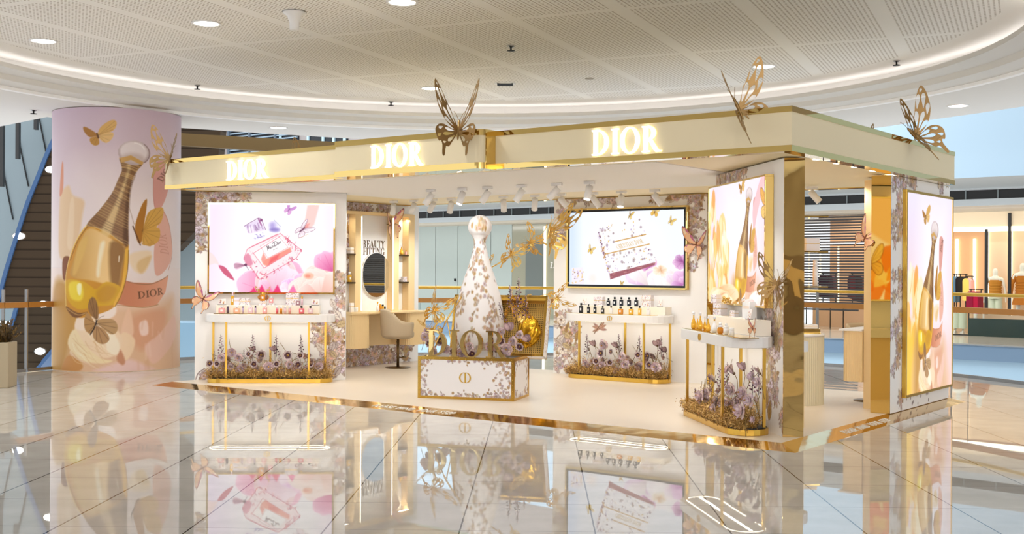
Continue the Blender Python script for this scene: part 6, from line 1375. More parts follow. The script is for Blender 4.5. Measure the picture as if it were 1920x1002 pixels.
for q0, q1 in ((xl, c1), (c2b, c3)):
    for z in (1.33, 1.78): b = MB(); b.box(q0, -.15, z, q1, -.004, z + .025); b.build('bronze_shelf', M['bronze'], st)
    light('AREA', 'shelf_led', FE.w((q0 + q1) / 2, -.12, 2.42), 1.0, (1, .88, .66), .3, .08, target=FE.w((q0 + q1) / 2, 0, 1.6))
# oval mirror
cx_, cz_ = ex(706, 516, -.05); hw = (ex(731, 516, -.05)[0] - ex(680, 516, -.05)[0]) / 2; hh = .36 - .25 * hw
ov = arc(cx_, cz_, hw, hw, 0, 180, 16); top = [(x, z + hh - hw * .75) for x, z in arc(cx_, cz_, hw, hw * 1.0, 0, 180, 16)]; bot = [(x, z - hh + hw * .75) for x, z in arc(cx_, cz_, hw, hw, 180, 360, 16)]
MB().prism(top + bot, -.055, -.045, axis='y').build('oval_mirror', M['mirror'], st)
MB().prism([(cx_ + (x - cx_) * 1.03, cz_ + (z - cz_) * 1.02) for x, z in top + bot], -.045, -.02, axis='y').build('mirror_backing', M['white'], st)
for txt, (p0, p1), (zt1, zb1) in (('BEAUTY', ((682, 0), (722, 0)), (448, 463)), ('FITTING', ((682, 0), (721, 0)), (461, 477))):
    x0, zb = ex(681, zb1 + 1, -.022); x1 = ex(721, zb1 - 4, -.022)[0]
    letters3d(txt, x1 - x0, .115, .006, mat('bronze_letter', (.40, .32, .20), .4, .5), st, 'letter', x0, -.0205, zb)
# wall desk
zd = .92 - HP
b = MB(); b.prism([(X0 - .1, -.003), (X1 + .02, -.003), (X1 + .02, -.45), (X0 - .1, -.45)], zd - .03, zd); b.build('desk_top', M['maple'], st, bevel=.006)
d0, d1, d2 = X0 - .1, FE.hit(697, 620, -.43)[0], FE.hit(752, 620, -.30)[0]
fluted_mb(d0, -.43, d1, -.004, .32, zd - .03).build('desk_pedestal', M['maple'], st)
fluted_mb(d2 + .05, -.43, X1 + .02, -.004, .32, zd - .03).build('desk_pedestal', M['maple'], st)
MB().box(d1, -.06, .32, d2 + .05, -.004, zd - .03).build('kneehole_back', M['maple'], st)
# chair: builder shared by both stations
def swivel_chair(loc, rz, label):
    t = thing('swivel_chair', label, 'chair', loc, rz)
    MB().lathe([(.005, 0), (.20, 0), (.20, .008), (.03, .02), (.005, .02)], 36).build('base_disc', M['bronze'], t)
    MB().lathe([(.022, .015), (.022, .46)], 14).build('column', M['bronze'], t)
    b = MB(); b.tube(arc_pts := [(.13 * math.cos(a), .13 * math.sin(a), .17) for a in np.linspace(-2.6, -.5, 9)], .010, 6); b.tube([(0, 0, .17), (-.10, -.08, .17)], .009, 5); b.build('foot_ring', M['bronze'], t)
    b = MB(); b.tube([(.02, 0, .44), (.12, .03, .40)], .006, 5); b.build('height_lever', M['black'], t)
    b = MB(); b.smooth = True
    N = 28; vs = []; fs = []       # shell: open front at -y, high back at +y
    for i in range(N + 1):
        a = R(-60 + 300 * i / N) ; f = abs(i / N - .5) * 2; top = .72 + .20 * (1 - max(0, min(1, (f - .35) / .3)) ** 1.0 * 1.0) ; top = .70 + .22 / (1 + math.exp((f - .52) * 16))
        co, si = math.cos(a), math.sin(a); RX, RY = .29, .27
        for (r, z) in ((.86, .48), (1.0, .53), (1.06, top - .02), (1.04, top + .008), (.96, top + .012), (.90, top - .03), (.84, .60), (.7, .57)): vs.append((RX * r * co, RY * r * si, z))
    for i in range(N):
        for j in range(8): fs.append((i * 8 + j, (i + 1) * 8 + j, (i + 1) * 8 + (j + 1) % 8, i * 8 + (j + 1) % 8))
    fs.append(tuple(range(8))); fs.append(tuple(N * 8 + k for k in range(8))[::-1])
    b.add(vs, fs); b.build('backrest', M['beige_fabric'], t, bevel=None)
    b = MB(); b.smooth = True; b.lathe([(.02, .46), (.20, .465), (.25, .49), (.255, .55), (.24, .585), (.15, .60), (.01, .60)], 28); b.build('seat', M['beige_fabric'], t)
    return t
p = G(746, 690, HP); swivel_chair(p, R(-62) + R(180) - R(25), 'beige velvet swivel armchair on a round bronze base before the beauty desk')
# right station: panel and desk on the inner side of the right wall
FI = Frame(FD.w(.0, .215)[:2], FD.r + math.pi)       # inner face; x runs towards the viewer
s2 = thing('beauty_station', 'cream fluted wall desk and tall cream panel on the inner side of the right wall', 'vanity', FI.w(0, 0, HP), FI.r)
xe = -FI.l(W(1638, 600, 13.0))[0]
b = MB(); b.box(-1.7, -.205, .0, -.33, -.002, 2.60); b.build('cream_panel', M['maple'], s2)
fluted_mb(-1.45, -.46, -.30, -.21, .30, .88).build('fluted_desk', M['maple'], s2)
b = MB(); b.box(-1.47, -.48, .88, -.28, -.21, .90); b.build('desk_top', M['white'], s2)
p = G(1632, 752, HP); swivel_chair((p[0] - .0, p[1], HP), R(40), 'beige swivel chair with black base disc behind the right cream desk')
# gold shelves seen beyond the corner column
t = thing('hanging_shelf', 'gold glass-edged shelf unit behind the gold corner column', 'shelf', (*W(1500, 500, 12.4)[:2], 0), FC.r + math.pi / 2)
zz = [W(1530, y, 12.3)[2] for y in (410, 473, 537)]
b0 = FC2.l(W(1528, 470, 11.9)); 
bpy.data.objects.remove(t)
t = thing('wall_shelves', 'gold glass-edged shelves reaching out behind the gold corner column', 'shelf', FC2.w(0, 0, 0), FC2.r)
for y in (410, 473, 537):
    x, z = FC2.hit(1527, y, -.26) if False else (0, 0)
xs0 = FC2.l(W(1490, 470, 11.6)); 
for y in (408, 473, 538):
    z = W(1527, y, 11.55)[2]; b = MB(); b.box(.42, -.42, z - .008, .75, -.065, z + .008); b.build('shelf_board', M['goldflat'], t)
# ---------------------------------------------------------------- products
MC = {}
def pm(col, rough=.15, metal=0, trans=0):
    k = (col, rough, metal, trans)
    if k not in MC: MC[k] = mat('product_%s' % ('metal' if metal else 'gloss'), col, rough, metal, trans=trans, ior=1.4)
    return MC[k]
def drop_prof(h, r): return [(r * .55, 0), (r * .85, h * .03), (r, h * .15), (r * .96, h * .30), (r * .62, h * .46), (r * .30, h * .62), (r * .22, h * .78), (r * .28, h * .84)]
def product(kind, label, loc, rz, w, h, body, cap, name=None, group=None, d=None):
    nm = name or {'rect': 'perfume_bottle', 'cyl': 'perfume_spray', 'drop': 'perfume_bottle', 'round': 'perfume_bottle', 'box': 'gift_box', 'plaque': 'product_plaque', 'jar': 'cream_jar'}[kind]
    t = thing(nm, label, {'box': 'gift box', 'plaque': 'plaque'}.get(kind, 'perfume'), loc, rz, group); d = d or w * .55
    if kind == 'rect':
        hb = h * .70; MB().box(-w / 2, -d / 2, 0, w / 2, d / 2, hb).build('glass_body', body, t, bevel=w * .08); MB().box(-w * .12, -w * .12, hb, w * .12, w * .12, hb + h * .06).build('neck', pm((.85, .8, .7), .2, 1), t)
        MB().box(-w * .22, -d * .36, hb + h * .05, w * .22, d * .36, h).build('cap', cap, t, bevel=w * .04)
        if body is not None: MB().box(-w * .2, -d / 2 - .0012, hb * .35, w * .2, -d / 2, hb * .7).build('front_label', pm((.95, .93, .92), .4), t)
    elif kind == 'cyl':
        MB().lathe([(w / 2, 0), (w / 2, h * .72), (w * .3, h * .75)], 16).build('tube', body, t); MB().lathe([(w * .42, h * .74), (w * .42, h)], 16).build('cap', cap, t)
    elif kind == 'drop':
        MB().lathe(drop_prof(h, w / 2), 18).build('glass_body', body, t); b = MB(); b.ball((0, 0, h * .92), h * .085, 10, 7); b.lathe([(w * .13, h * .80), (w * .17, h * .85)], 12); b.build('stopper', cap, t)
        MB().lathe([(w * .17, h * .58), (w * .125, h * .70), (w * .13, h * .80)], 14).build('gold_neck', M['brass'], t)
    elif kind == 'round':
        MB().lathe([(w * .25, 0), (w * .44, h * .06), (w * .5, h * .28), (w * .42, h * .48), (w * .2, h * .55)], 18).build('glass_body', body, t); b = MB(); b.lathe([(w * .40, h * .55), (w * .42, h * .66), (w * .2, h * .70)], 16); b.ball((0, 0, h * .82), h * .13, 10, 7); b.build('stopper', cap, t)
    elif kind == 'box':
        cv_ = Cv(-w / 2, 0, w, h, .004, (.93, .91, .92)); r_ = random.Random(int(w * 1e4) + int(h * 1e4))
        for i in range(int(60 * w * h / .02)):
            c = (r_.uniform(-w / 2, w / 2), r_.uniform(0, h)); cv_.ell(c, r_.uniform(.003, .008), r_.uniform(.003, .006), r_.choice([(.55, .42, .5), (.8, .62, .4), (.78, .68, .76), (.6, .6, .6)]), raw=True, rot=r_.random() * 180)
        if body is not None: cv_.a[:] = body
        bb_ = MB(); bb_.col = (.93, .91, .92); bb_.box(-w / 2, -d / 2 + .001, 0, w / 2, d / 2, h); canvas_mesh('printed_carton', cv_, lambda X, Z: (X, np.full_like(X, -d / 2), Z), [M['print']], t, bb_)
        MB().box(-w / 2 - .001, -d / 2 - .002, h * .55, w / 2 + .001, d / 2 + .001, h * .60).build('gold_band', M['brass'], t)
    elif kind == 'plaque':
        b = MB(); b.M = Matrix.Rotation(R(-12), 4, 'X'); b.box(-w / 2, -.004, 0, w / 2, .004, h); b.build('card', pm((.95, .92, .90), .4), t); b = MB(); b.box(-w / 2 - .004, -.02, 0, w / 2 + .004, .025, .008); b.build('foot', pm((.5, .48, .46), .3), t)
        b = MB(); b.M = Matrix.Rotation(R(-12), 4, 'X')
        for i in range(5): b.ball((random.Random(i).uniform(-w * .3, w * .3), -.006, h * (.3 + .12 * i)), w * .11, 6, 5, col=[(.8, .6, .4), (.7, .5, .6), (.9, .75, .7), (.75, .6, .4), (.85, .7, .75)][i], sy=.3)
        b.build('printed_blossoms', M['petal'], t, colors=True)
    elif kind == 'jar': b = MB(); b.lathe([(w / 2, 0), (w / 2, h * .6), (w * .45, h * .65)], 20); b.build('jar', body, t); MB().lathe([(w / 2, h * .65), (w / 2, h)], 20).build('lid', cap, t)
    return t
def at(F, px, y): return F.hit(px, 580, y)[0]
ZC = .976
def riser(F, x0, x1, y0, y1, h, label):
    p = F.w(x0, 0, ZC); t = thing('display_riser', label, 'display stand', p, F.r); MB().box(0, y0, 0, x1 - x0, y1, h).build('riser_block', mat('ivory_acrylic', (.97, .94, .88), .3, emit=None), t, bevel=.003); return t
def tray(F, x0, x1, y0, y1, label, z=ZC):
    p = F.w(x0, 0, z); t = thing('display_tray', label, 'tray', p, F.r); MB().box(0, y0, 0, x1 - x0, y1, .008).build('gold_tray_plate', M['goldflat'], t, bevel=.002); return t
pink, rose, peach, lil, amber, gold, blk, clr = pm((.93, .66, .66)), pm((.88, .42, .48)), pm((.95, .72, .60)), pm((.80, .72, .84)), pm((.85, .55, .15), .1), pm((.93, .72, .25), .12, .3), M['black'], pm((.93, .93, .95), .05)
ppk = pm((.93, .80, .84)); wht = pm((.96, .96, .96), .25); glassy = pm((.9, .9, .92), .08); drk = pm((.35, .28, .38), .2)
# left counter
riser(FA, at(FA, 406, -.2), at(FA, 600, -.2), -.24, -.06, .115, 'long ivory riser block at the back of the left counter')
tray(FA, at(FA, 403, -.3), at(FA, 600, -.3), -.40, -.25, 'thin gold tray along the front of the left counter')
zf = ZC + .008
LF = [('rect', 416, 11.5, 14, pink, glassy, 'pink square bottle with clear cap, first from the left on the left counter tray'), ('cyl', 427, 4.5, 14, drk, M['steel'], 'slim dark metallic spray beside the first pink bottle, left counter'), ('rect', 444, 12, 14, peach, glassy, 'peach square bottle with clear cap, left counter tray'), ('cyl', 455.5, 3.5, 14, lil, M['steel'], 'slim lilac spray right of the peach bottle, left counter'),
      ('rect', 469.5, 9, 15, ppk, glassy, 'very pale pink bottle left of the counter emblem'), ('cyl', 479, 3.5, 14, lil, M['dark'], 'slim lilac spray with dark cap, left of the counter emblem'), ('rect', 496.5, 8, 15, pink, ppk, 'tall pink bottle with white label near the counter emblem'), ('cyl', 519.5, 4.5, 13, rose, glassy, 'mini roller bottle with deep rose juice, left counter'),
      ('cyl', 527, 4.5, 13, amber, glassy, 'mini roller bottle with amber juice, left counter'), ('cyl', 534.5, 4.5, 13, ppk, glassy, 'mini roller bottle with pale pink juice, left counter'), ('cyl', 543, 4.5, 13, pink, glassy, 'mini roller bottle with pink juice, rightmost of four minis'), ('rect', 565.5, 9.5, 14, rose, blk, 'rose red bottle with black cap on the left counter'), ('rect', 582, 9, 14, ppk, blk, 'pale pink bottle with black cap at the right of the left counter tray')]
kA = 15.85 / FPX
for kd, px, w, h, bd, cp, lb in LF: product(kd, lb, FA.w(at(FA, px, -.33), -.33, zf), FA.r, w * kA, h * kA, bd, cp, 'perfume_bottle' if kd == 'rect' else 'perfume_spray', 'perfumes on the left counter tray')
zb = ZC + .115
for kd, px, w, h, bd, cp, lb, nm in (('plaque', 416, 14, 12, None, None, 'flowered plaque at the left end of the left counter riser', None), ('rect', 435, 6, 24, gold, ppk, 'tall narrow gold and white bottle on the left counter riser', None), ('box', 443.5, 10, 14, (.92, .90, .95), None, 'plain pale lilac carton on the left counter riser', None),
        ('box', 459, 20, 13, None, None, 'low flowered gift box with gold band on the left riser', None), ('box', 492.5, 14, 8, None, None, 'small flowered box under the amber bottle on the left riser', None), ('box', 508.5, 13, 4, None, None, 'flat flowered box under the pink bottle on the left riser', None), ('box', 548, 24, 23, None, None, 'tall flowered book-shaped box with gold band on the left riser', None), ('rect', 559, 8, 12, pm((.62, .48, .52)), glassy, 'mauve glass bottle right of the book-shaped box', None), ('cyl', 567, 4, 17, ppk, gold, 'slim ivory spray right of the mauve bottle', None), ('plaque', 591, 14, 12, None, None, 'flowered plaque at the right end of the left counter riser', None)):
    product(kd, lb, FA.w(at(FA, px, -.15), -.15 + (.04 if 'tall narrow' in lb or 'book' in lb else 0) - (.05 if 'mauve' in lb else 0), zb), FA.r, w * kA, h * kA, bd, cp, nm)
product('rect', 'amber bottle held by a gold butterfly on the small flowered box', FA.w(at(FA, 492.5, -.15), -.15, zb + 8 * kA + .001), FA.r, 9 * kA, 17 * kA, amber, M['brass'])
butterfly('gold_butterfly', 'small gold butterfly wrapped behind the amber bottle on the left counter', FA.w(at(FA, 493, -.15), -.10, zb + .15), .12, (R(90), 0, FA.r), R(25), M['brass'])
product('rect', 'pink square bottle on the flat flowered box, left counter', FA.w(at(FA, 508.5, -.15), -.15, zb + 4 * kA + .001), FA.r, 8 * kA, 13 * kA, pink, glassy)
# back counter
riser(FB, at(FB, 1094, -.2), at(FB, 1250, -.2), -.24, -.06, .115, 'long white riser block at the back of the back counter')
tray(FB, at(FB, 1070, -.4), at(FB, 1225, -.4), -.46, -.27, 'thin bronze-gold tray along the front of the back counter')
kB = 16.3 / FPX
navy = pm((.05, .07, .14), .1)
for kd, px, w, h, bd, cp, lb in (('rect', 1089.6, 7.4, 19, blk, blk, 'tall black bottle, leftmost in the front row of the back counter'), ('rect', 1103.5, 5.6, 17, blk, blk, 'slim black bottle, second in the front row of the back counter'), ('rect', 1115.5, 5.6, 17, blk, blk, 'slim black bottle, third in the front row of the back counter'), ('rect', 1130, 6, 14, blk, blk, 'short black bottle, fourth in the front row of the back counter'),
        ('rect', 1145.8, 6, 15, clr, blk, 'clear bottle with black cap in the front row of the back counter'), ('rect', 1163.8, 9, 14, amber, blk, 'wide black and amber bottle in the front row of the back counter'), ('rect', 1183.3, 8.5, 14, gold, blk, 'golden bottle with wide black cap in the back counter front row'), ('rect', 1199.4, 6, 16.5, gold, blk, 'taller slim golden bottle with black cap in the back counter front row'), ('rect', 1215.6, 7, 13, clr, clr, 'clear glass bottle, rightmost in the front row of the back counter')):
    product(kd, lb, FB.w(at(FB, px, -.36), -.36, zf), FB.r, w * kB, h * kB, bd, cp)
for kd, px, w, h, bd, cp, lb in (('plaque', 1094.5, 9, 13, None, None, 'white plaque at the left end of the back counter riser'), ('box', 1124, 20, 17, None, None, 'wide flowered gift box with gold band on the back counter riser'), ('rect', 1140.7, 6.5, 14, navy, blk, 'small black bottle, leftmost of five on the back riser'), ('rect', 1152.5, 7, 17, navy, blk, 'dark blue bottle, second of five on the back riser'), ('rect', 1165, 7, 17, navy, blk, 'dark blue bottle, third of five on the back riser'), ('rect', 1179.4, 7, 17, navy, blk, 'dark blue bottle, fourth of five on the back riser'), ('rect', 1193, 7, 17, navy, blk, 'dark blue bottle, rightmost of five on the back riser'), ('box', 1214.5, 20, 22, None, None, 'tall flowered box with gold band at the right of the back riser'), ('plaque', 1237, 8, 14, None, None, 'white plaque at the right end of the back counter riser')):
    product(kd, lb, FB.w(at(FB, px, -.16), -.16, zb), FB.r, w * kB, h * kB, bd, cp)
# corner counter
cxr = lambda px, y: FC.hit(px, 620, y)[0]
riser(FC, cxr(1330, -.2), 1.90, -.22, -.06, .15, 'white riser block at the back of the front corner counter')
tray(FC, cxr(1284, -.45), cxr(1394, -.45), -.48, -.30, 'gold tray along the front of the front corner counter')
for kd, px, y, w, h, bd, cp, lb in (('drop', 1300.5, -.42, 10, 32, gold, clr, 'tall golden teardrop bottle, leftmost on the corner counter'), ('drop', 1308, -.34, 7, 21, gold, clr, 'small golden teardrop bottle behind the tall leftmost one'), ('drop', 1313, -.42, 10, 33, gold, clr, 'tall golden teardrop bottle, second on the corner counter tray'),
        ('drop', 1321.5, -.36, 7, 25, gold, clr, 'slim golden bottle with pink flower stopper on the corner counter'), ('drop', 1328, -.44, 9, 29, gold, clr, 'medium golden teardrop bottle, right of the slim one'), ('drop', 1339.5, -.42, 12, 30, wht, clr, 'white and gold teardrop bottle on the corner counter'), ('round', 1350.5, -.45, 12, 23, amber, wht, 'round amber bottle with white stopper on the corner counter'), ('round', 1361.5, -.42, 11, 22, wht, wht, 'round all white bottle with ball stopper on the corner counter'), ('jar', 1372, -.42, 9, 14, wht, wht, 'short white jar at the right end of the corner counter tray')):
    Y_ = FC.w(cxr(px, y), y)[1]; k = Y_ / FPX; product(kd, lb, FC.w(cxr(px, y), y, zf), FC.r, w * k, h * k, bd, cp)
for kd, px, w, h, bd, cp, lb, dz in (('box', 1350, 26, 22, None, None, 'long flowered box lying on the corner counter riser', 0), ('box', 1342, 20, 16, None, None, 'flowered box standing on the long flowered box, corner counter', 1), ('plaque', 1404, 12, 19, None, None, 'flowered plaque with dark foot before the white bag', 0), ('box', 1376, 16, 12, None, None, 'small flowered box with gold band right of the long box, corner riser', 0)):
    x = cxr(px, -.14 if 'plaque' not in kd else -.19); k = FC.w(x, -.14)[1] / FPX; product(kd, lb, FC.w(x, -.14 if 'plaque' not in kd else -.19, ZC + .151 + (22 * k if dz else 0)), FC.r + R(15), w * k, h * k, bd, cp)
x = cxr(1403, -.12); t = thing('shopping_bag', 'white paper shopping bag with looped handle on the corner counter riser', 'bag', FC.w(x, -.11, ZC + .151), FC.r)
MB().box(-.11, -.035, 0, .11, .035, .165).build('bag_body', wht, t); MB().tube([(-.10, -.036, .15), (-.11, -.03, .19), (-.06, -.03, .205), (.0, -.036, .16)], .004, 5).build('handle', wht, t); MB().box(-.09, -.037, .10, .09, -.0355, .125).build('pale_ribbon', pm((.93, .86, .80), .4), t)
x = cxr(1365, -.12); k = 12.0 / FPX
b = MB(); r_ = random.Random(5)
for i in range(26): b.ball((r_.uniform(-.07, .07), r_.uniform(-.03, .03), r_.uniform(.02, .07)), r_.uniform(.008, .016), 7, 5)
tag(b.build('gold_trinkets', gb, loc=FC.w(cxr(1362, -.14), -.14, ZC + .275), rotz=FC.r), 'heap of golden ornaments on the long flowered box of the corner counter', 'ornament', kind='stuff')
# beauty station things
def eb(px, y): return FE.hit(px, 590, y)[0]
zdk = HP + zd
k = 17.5 / FPX
for kd, px, y, z, w, h, bd, cp, lb in (('drop', 708, -.30, zdk, 8, 20, wht, gold, 'white and gold teardrop bottle on the beauty desk'), ('cyl', 713, -.33, zdk + .009, 5, 14, amber, gold, 'amber tube on the beauty desk tray'), ('cyl', 717.5, -.33, zdk + .009, 5, 13, gold, blk, 'gold tube with black cap on the beauty desk tray'), ('cyl', 721.5, -.33, zdk + .009, 4, 9, blk, blk, 'short black tube on the beauty desk tray'), ('box', 659, -.12, zdk, 9, 18, (.97, .95, .92), None, 'plain white carton at the left of the beauty desk'), ('jar', 667, -.14, zdk, 9, 9, wht, wht, 'round white jar at the left of the beauty desk'),
        ('box', 667, -.08, 1.355 + HP, 12, 17, (.97, .94, .90), None, 'white carton on the left lower shelf of the beauty station'), ('rect', 655, -.09, 1.355 + HP, 8, 20, gold, wht, 'golden bottle on the left lower shelf of the beauty station'), ('box', 659, -.08, 1.805 + HP, 16, 12, (.97, .93, .88), None, 'low cream box on the left upper shelf of the beauty station'),
        ('box', 757, -.08, 1.355 + HP, 12, 10, None, None, 'low flowered box on the right lower shelf of the beauty station'), ('drop', 752, -.09, 1.805 + HP, 8, 20, gold, clr, 'golden teardrop bottle on the right upper shelf of the beauty station'), ('rect', 761, -.09, 1.805 + HP, 5, 10, pink, gold, 'small pink bottle on the right upper shelf of the beauty station')):
    product(kd, lb, FE.w(eb(px, y), y, z), FE.r, w * k, h * k, bd, cp)
p = FE.w(eb(717, -.33), -.33, zdk); t = thing('display_tray', 'small gold tray under three tubes on the beauty desk', 'tray', p, FE.r); MB().box(-.09, -.05, 0, .09, .05, .008).build('gold_tray_plate', M['goldflat'], t)
# fluted podium behind the corner column, with tray and product
pc = G(1497, 757, HP); PCp = (pc[0] - .02, pc[1] + .02)
t = thing('fluted_podium', 'cream fluted rounded podium behind the gold corner column', 'podium', (PCp[0], PCp[1], HP), FC.r)
pts = []
for i in range(72):
    a = 2 * math.pi * i / 72
    for q, r_ in ((0, .315), (.35, .309), (.65, .309)): aa = a + 2 * math.pi / 72 * q; pts.append((r_ * math.cos(aa), r_ * math.sin(aa)))
MB().prism(pts, 0, .80).build('podium_body', mat('cream_podium', (.90, .87, .76), .5), t); MB().lathe([(.32, .80), (.32, .825)], 48).build('podium_top', M['white'], t)
b = MB(); b.box(.02, -.12, .825, .34, .12, .84); tt = thing('display_tray', 'gold tray on top of the fluted podium', 'tray', (PCp[0], PCp[1], HP + .8255), R(-8)); MB().box(-.02, -.1, 0, .27, .1, .012).build('gold_tray_plate', M['goldflat'], tt)
product('box', 'small white box on a gold block upon the fluted podium', (PCp[0] + .16, PCp[1], HP + .8255 + .06), R(-8), .16, .045, (.95, .94, .93), None, d=.1)
tt = thing('gold_block', 'mirror gold block on the tray of the fluted podium', 'display stand', (PCp[0] + .17, PCp[1], HP + .838), R(-8)); MB().box(-.1, -.06, 0, .1, .06, .045).build('block', M['goldflat'], tt)
# counter with emblem on the inner side of the corner wall (visible as a mirror image)
t = thing('display_counter', 'white counter on the inner side of the corner wall, seen mirrored in the gold pier', 'counter', FC2.w(.5, 0, HP), FC2.r)
MB().prism(stadium(0, 1.3, -.30, -.02), .76, .86).build('counter_top', M['white'], t); MB().prism(stadium(.05, 1.25, -.27, -.04), 0, .76).build('counter_body', M['maple'], t)
b = MB()
for i, q in enumerate(cd_emblem()): b.prism([(.9 + p_[0] * .08, .81 + p_[1] * .08) for p_ in q], -.306 - .0003 * i, -.30, axis='y')
b.build('gold_emblem', M['brass'], t)
for z, lb in ((473, 'upper'), (538, 'lower')): pass
zsh = [W(1527, y, 11.55)[2] for y in (473, 538)]
p = FC2.w(.60, -.32, zsh[0] + .009); product('box', 'flowered gift box with ribbon on the shelf behind the gold corner column', p, FC2.r + R(90), .14, .13, None, None)
p = FC2.w(.60, -.36, zsh[1] + .009); product('cyl', 'tall white tube on the lowest shelf behind the gold corner column', p, FC2.r, .05, .26, wht, wht, 'perfume_spray')

# ---------------------------------------------------------------- far side of the atrium
FS = Frame((-2.8, 38.0), R(-39.9)); far = lambda px, py, y: FS.hit(px, py, y)
def struct(name, b, m, F=None, colors=False):
    o = b.build(name, m, loc=(F.o[0], F.o[1], 0) if F else None, rotz=F.r if F else None, colors=colors); o['kind'] = 'structure'; return o
bluew = mat('pale_blue_wall', (.62, .71, .77), .6); dslab = mat('blue_grey_slab_edge', (.40, .48, .56), .6)
struct('wall_back', MB().box(-22, 0, -.36, 36, 6, 0), [dslab], FS)
struct('wall_back', MB().box(-22, .1, -4.5, 36, .3, -.36), [bluew], FS)
struct('trim_4', MB().box(-22, -.02, -.03, 36, 0, 0), [M['steel']], FS)
struct('floor', MB().box(-22, .0, -.001, 36, 7.8, .004), [mat('far_tile', (.72, .68, .62), .15)], FS)
struct('wall_back', MB().box(-22, 0, 3.8, 36, .2, 5.5), [bluew], FS)
b = MB(); b.add([(-22, 0, 3.8), (36, 0, 3.8), (36, 1.0, 3.62), (-22, 1.0, 3.62)], [(0, 1, 2, 3)]); b.box(-22, 1.0, 3.2, 36, 1.1, 3.36); b.box(-22, 1.0, 3.585, 36, 1.1, 3.66); struct('ceiling', b, [mat('silver_soffit', (.72, .74, .74), .35)], FS)
t = thing('air_grille', 'long black slotted air grille above the far shopfronts', 'grille', (FS.o[0], FS.o[1], 0), FS.r)
MB().box(-22, 1.05, 3.365, 36, 1.09, 3.58).build('dark_slot', M['dark'], t)
b = MB()
for i in range(64): b.box(-22 + i * .75, 1.02, 3.365, -22 + i * .75 + .03, 1.05, 3.58)
b.build('divider_bars', mat('grille_bar', (.45, .48, .48), .5), t)
struct('ceiling', MB().box(-22, 1.1, 3.2, 36, 8, 3.24), [mat('far_soffit', (.80, .78, .74), .7)], FS)
# grey hoarding panels
hoard = thing('hoarding', 'pale grey panel hoarding across the atrium, left of the glass shopfront', 'hoarding', (FS.o[0], FS.o[1], 0), FS.r)
xs = [far(p_, 500, 3.6)[0] for p_ in (300, 560, 700, 780, 816.5, 858, 920, 960)]
hp_ = mat('grey_hoarding', (.60, .645, .635), .5)
for i in range(len(xs) - 1):
    MB().box(xs[i] + .012, 3.6, 0, xs[i + 1] - .012, 3.66, 3.2).build('hoarding_panel', hp_, hoard)
MB().box(xs[0], 3.68, 0, xs[-1], 3.72, 3.2).build('backing_frame', M['dark'], hoard)
x, z = far(854, 525, 3.6); MB().box(x - .03, 3.55, z - .05, x + .03, 3.6, z + .05).build('door_knob', M['black'], hoard)
# glass shopfront with light line and letters
g0, g1 = far(960, 500, 3.6)[0], far(1500, 500, 3.6)[0]
t = thing('shopfront', 'dark olive glass shopfront with a vertical light line behind the gold branch', 'shopfront', (FS.o[0], FS.o[1], 0), FS.r)
MB().box(g0, 3.6, .005, g1, 3.64, 3.19).build('tinted_glass', mat('olive_tinted_glass', (.52, .52, .45), .15), t)
xl_ = far(1021, 500, 3.55)[0]; MB().box(xl_ - .03, 3.54, 0, xl_ + .03, 3.59, 3.1).build('light_line', mat('warm_line', (1, 1, 1), .5, emit=(1, .93, .75), estr=2.5), t)
xd = far(997, 500, 3.6)[0]; MB().box(xd - .25, 3.57, 0, xd + .5, 3.6, 2.6).build('dark_opening', mat('dim_glass', (.36, .39, .38), .2), t)
x, z = far(1032, 503, 3.5)
b = MB()
for q in ([(0, 0), (.5, 0), (.5, .08), (.15, .08), (.5, .92), (.5, 1), (0, 1), (0, .92), (.35, .92), (0, .08)],): b.prism([(x + p_[0] * .16, z + p_[1] * .2) for p_ in q], 3.5, 3.53, axis='y')
for q in glyph('A')[0]: b.prism([(x + .12 + p_[0] * .2, z + p_[1] * .2) for p_ in q], 3.49, 3.529, axis='y')
b.build('sign_letters', M['white'], t)
# blinds shop seen through the side opening
warm = mat('glowing_shop_wall', (.72, .58, .46), .6, emit=(.60, .47, .36), estr=.35)  # slight glow given to the wall to stand for a lit interior
x0, x1 = far(1500, 500, 3.6)[0], far(1665, 500, 3.6)[0]
t = thing('venetian_blind', 'dark slatted blind across the warm lit shop window', 'blind', (FS.o[0], FS.o[1], 0), FS.r)
b = MB()
for i in range(34): z = .55 + i * .078; b.box(x0, 3.5, z, x1, 3.54, z + .046)
b.build('slats', mat('dark_slat', (.16, .15, .15), .5), t)
MB().box(x0, 3.45, 3.19, x1, 3.56, 3.24).build('head_rail', M['dark'], t)
t = thing('shop_interior', 'warm brown shop interior with light lines behind the dark blind', 'shop interior', (FS.o[0], FS.o[1], 0), FS.r)
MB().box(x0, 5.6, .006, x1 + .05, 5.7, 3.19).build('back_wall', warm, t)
for px_ in (1517, 1538, 1572): x = far(px_, 520, 5.0)[0]; MB().box(x - .025, 4.98, 0.3, x + .025, 5.0, 2.35).build('light_line', mat('dotted_line', (1, 1, 1), .5, emit=(1, .93, .72), estr=3), t)
z = far(1580, 458, 5.0)[1]; MB().box(x0, 4.98, z - .04, x1, 5.0, z + .03).build('light_line', M['ledcool'], t)
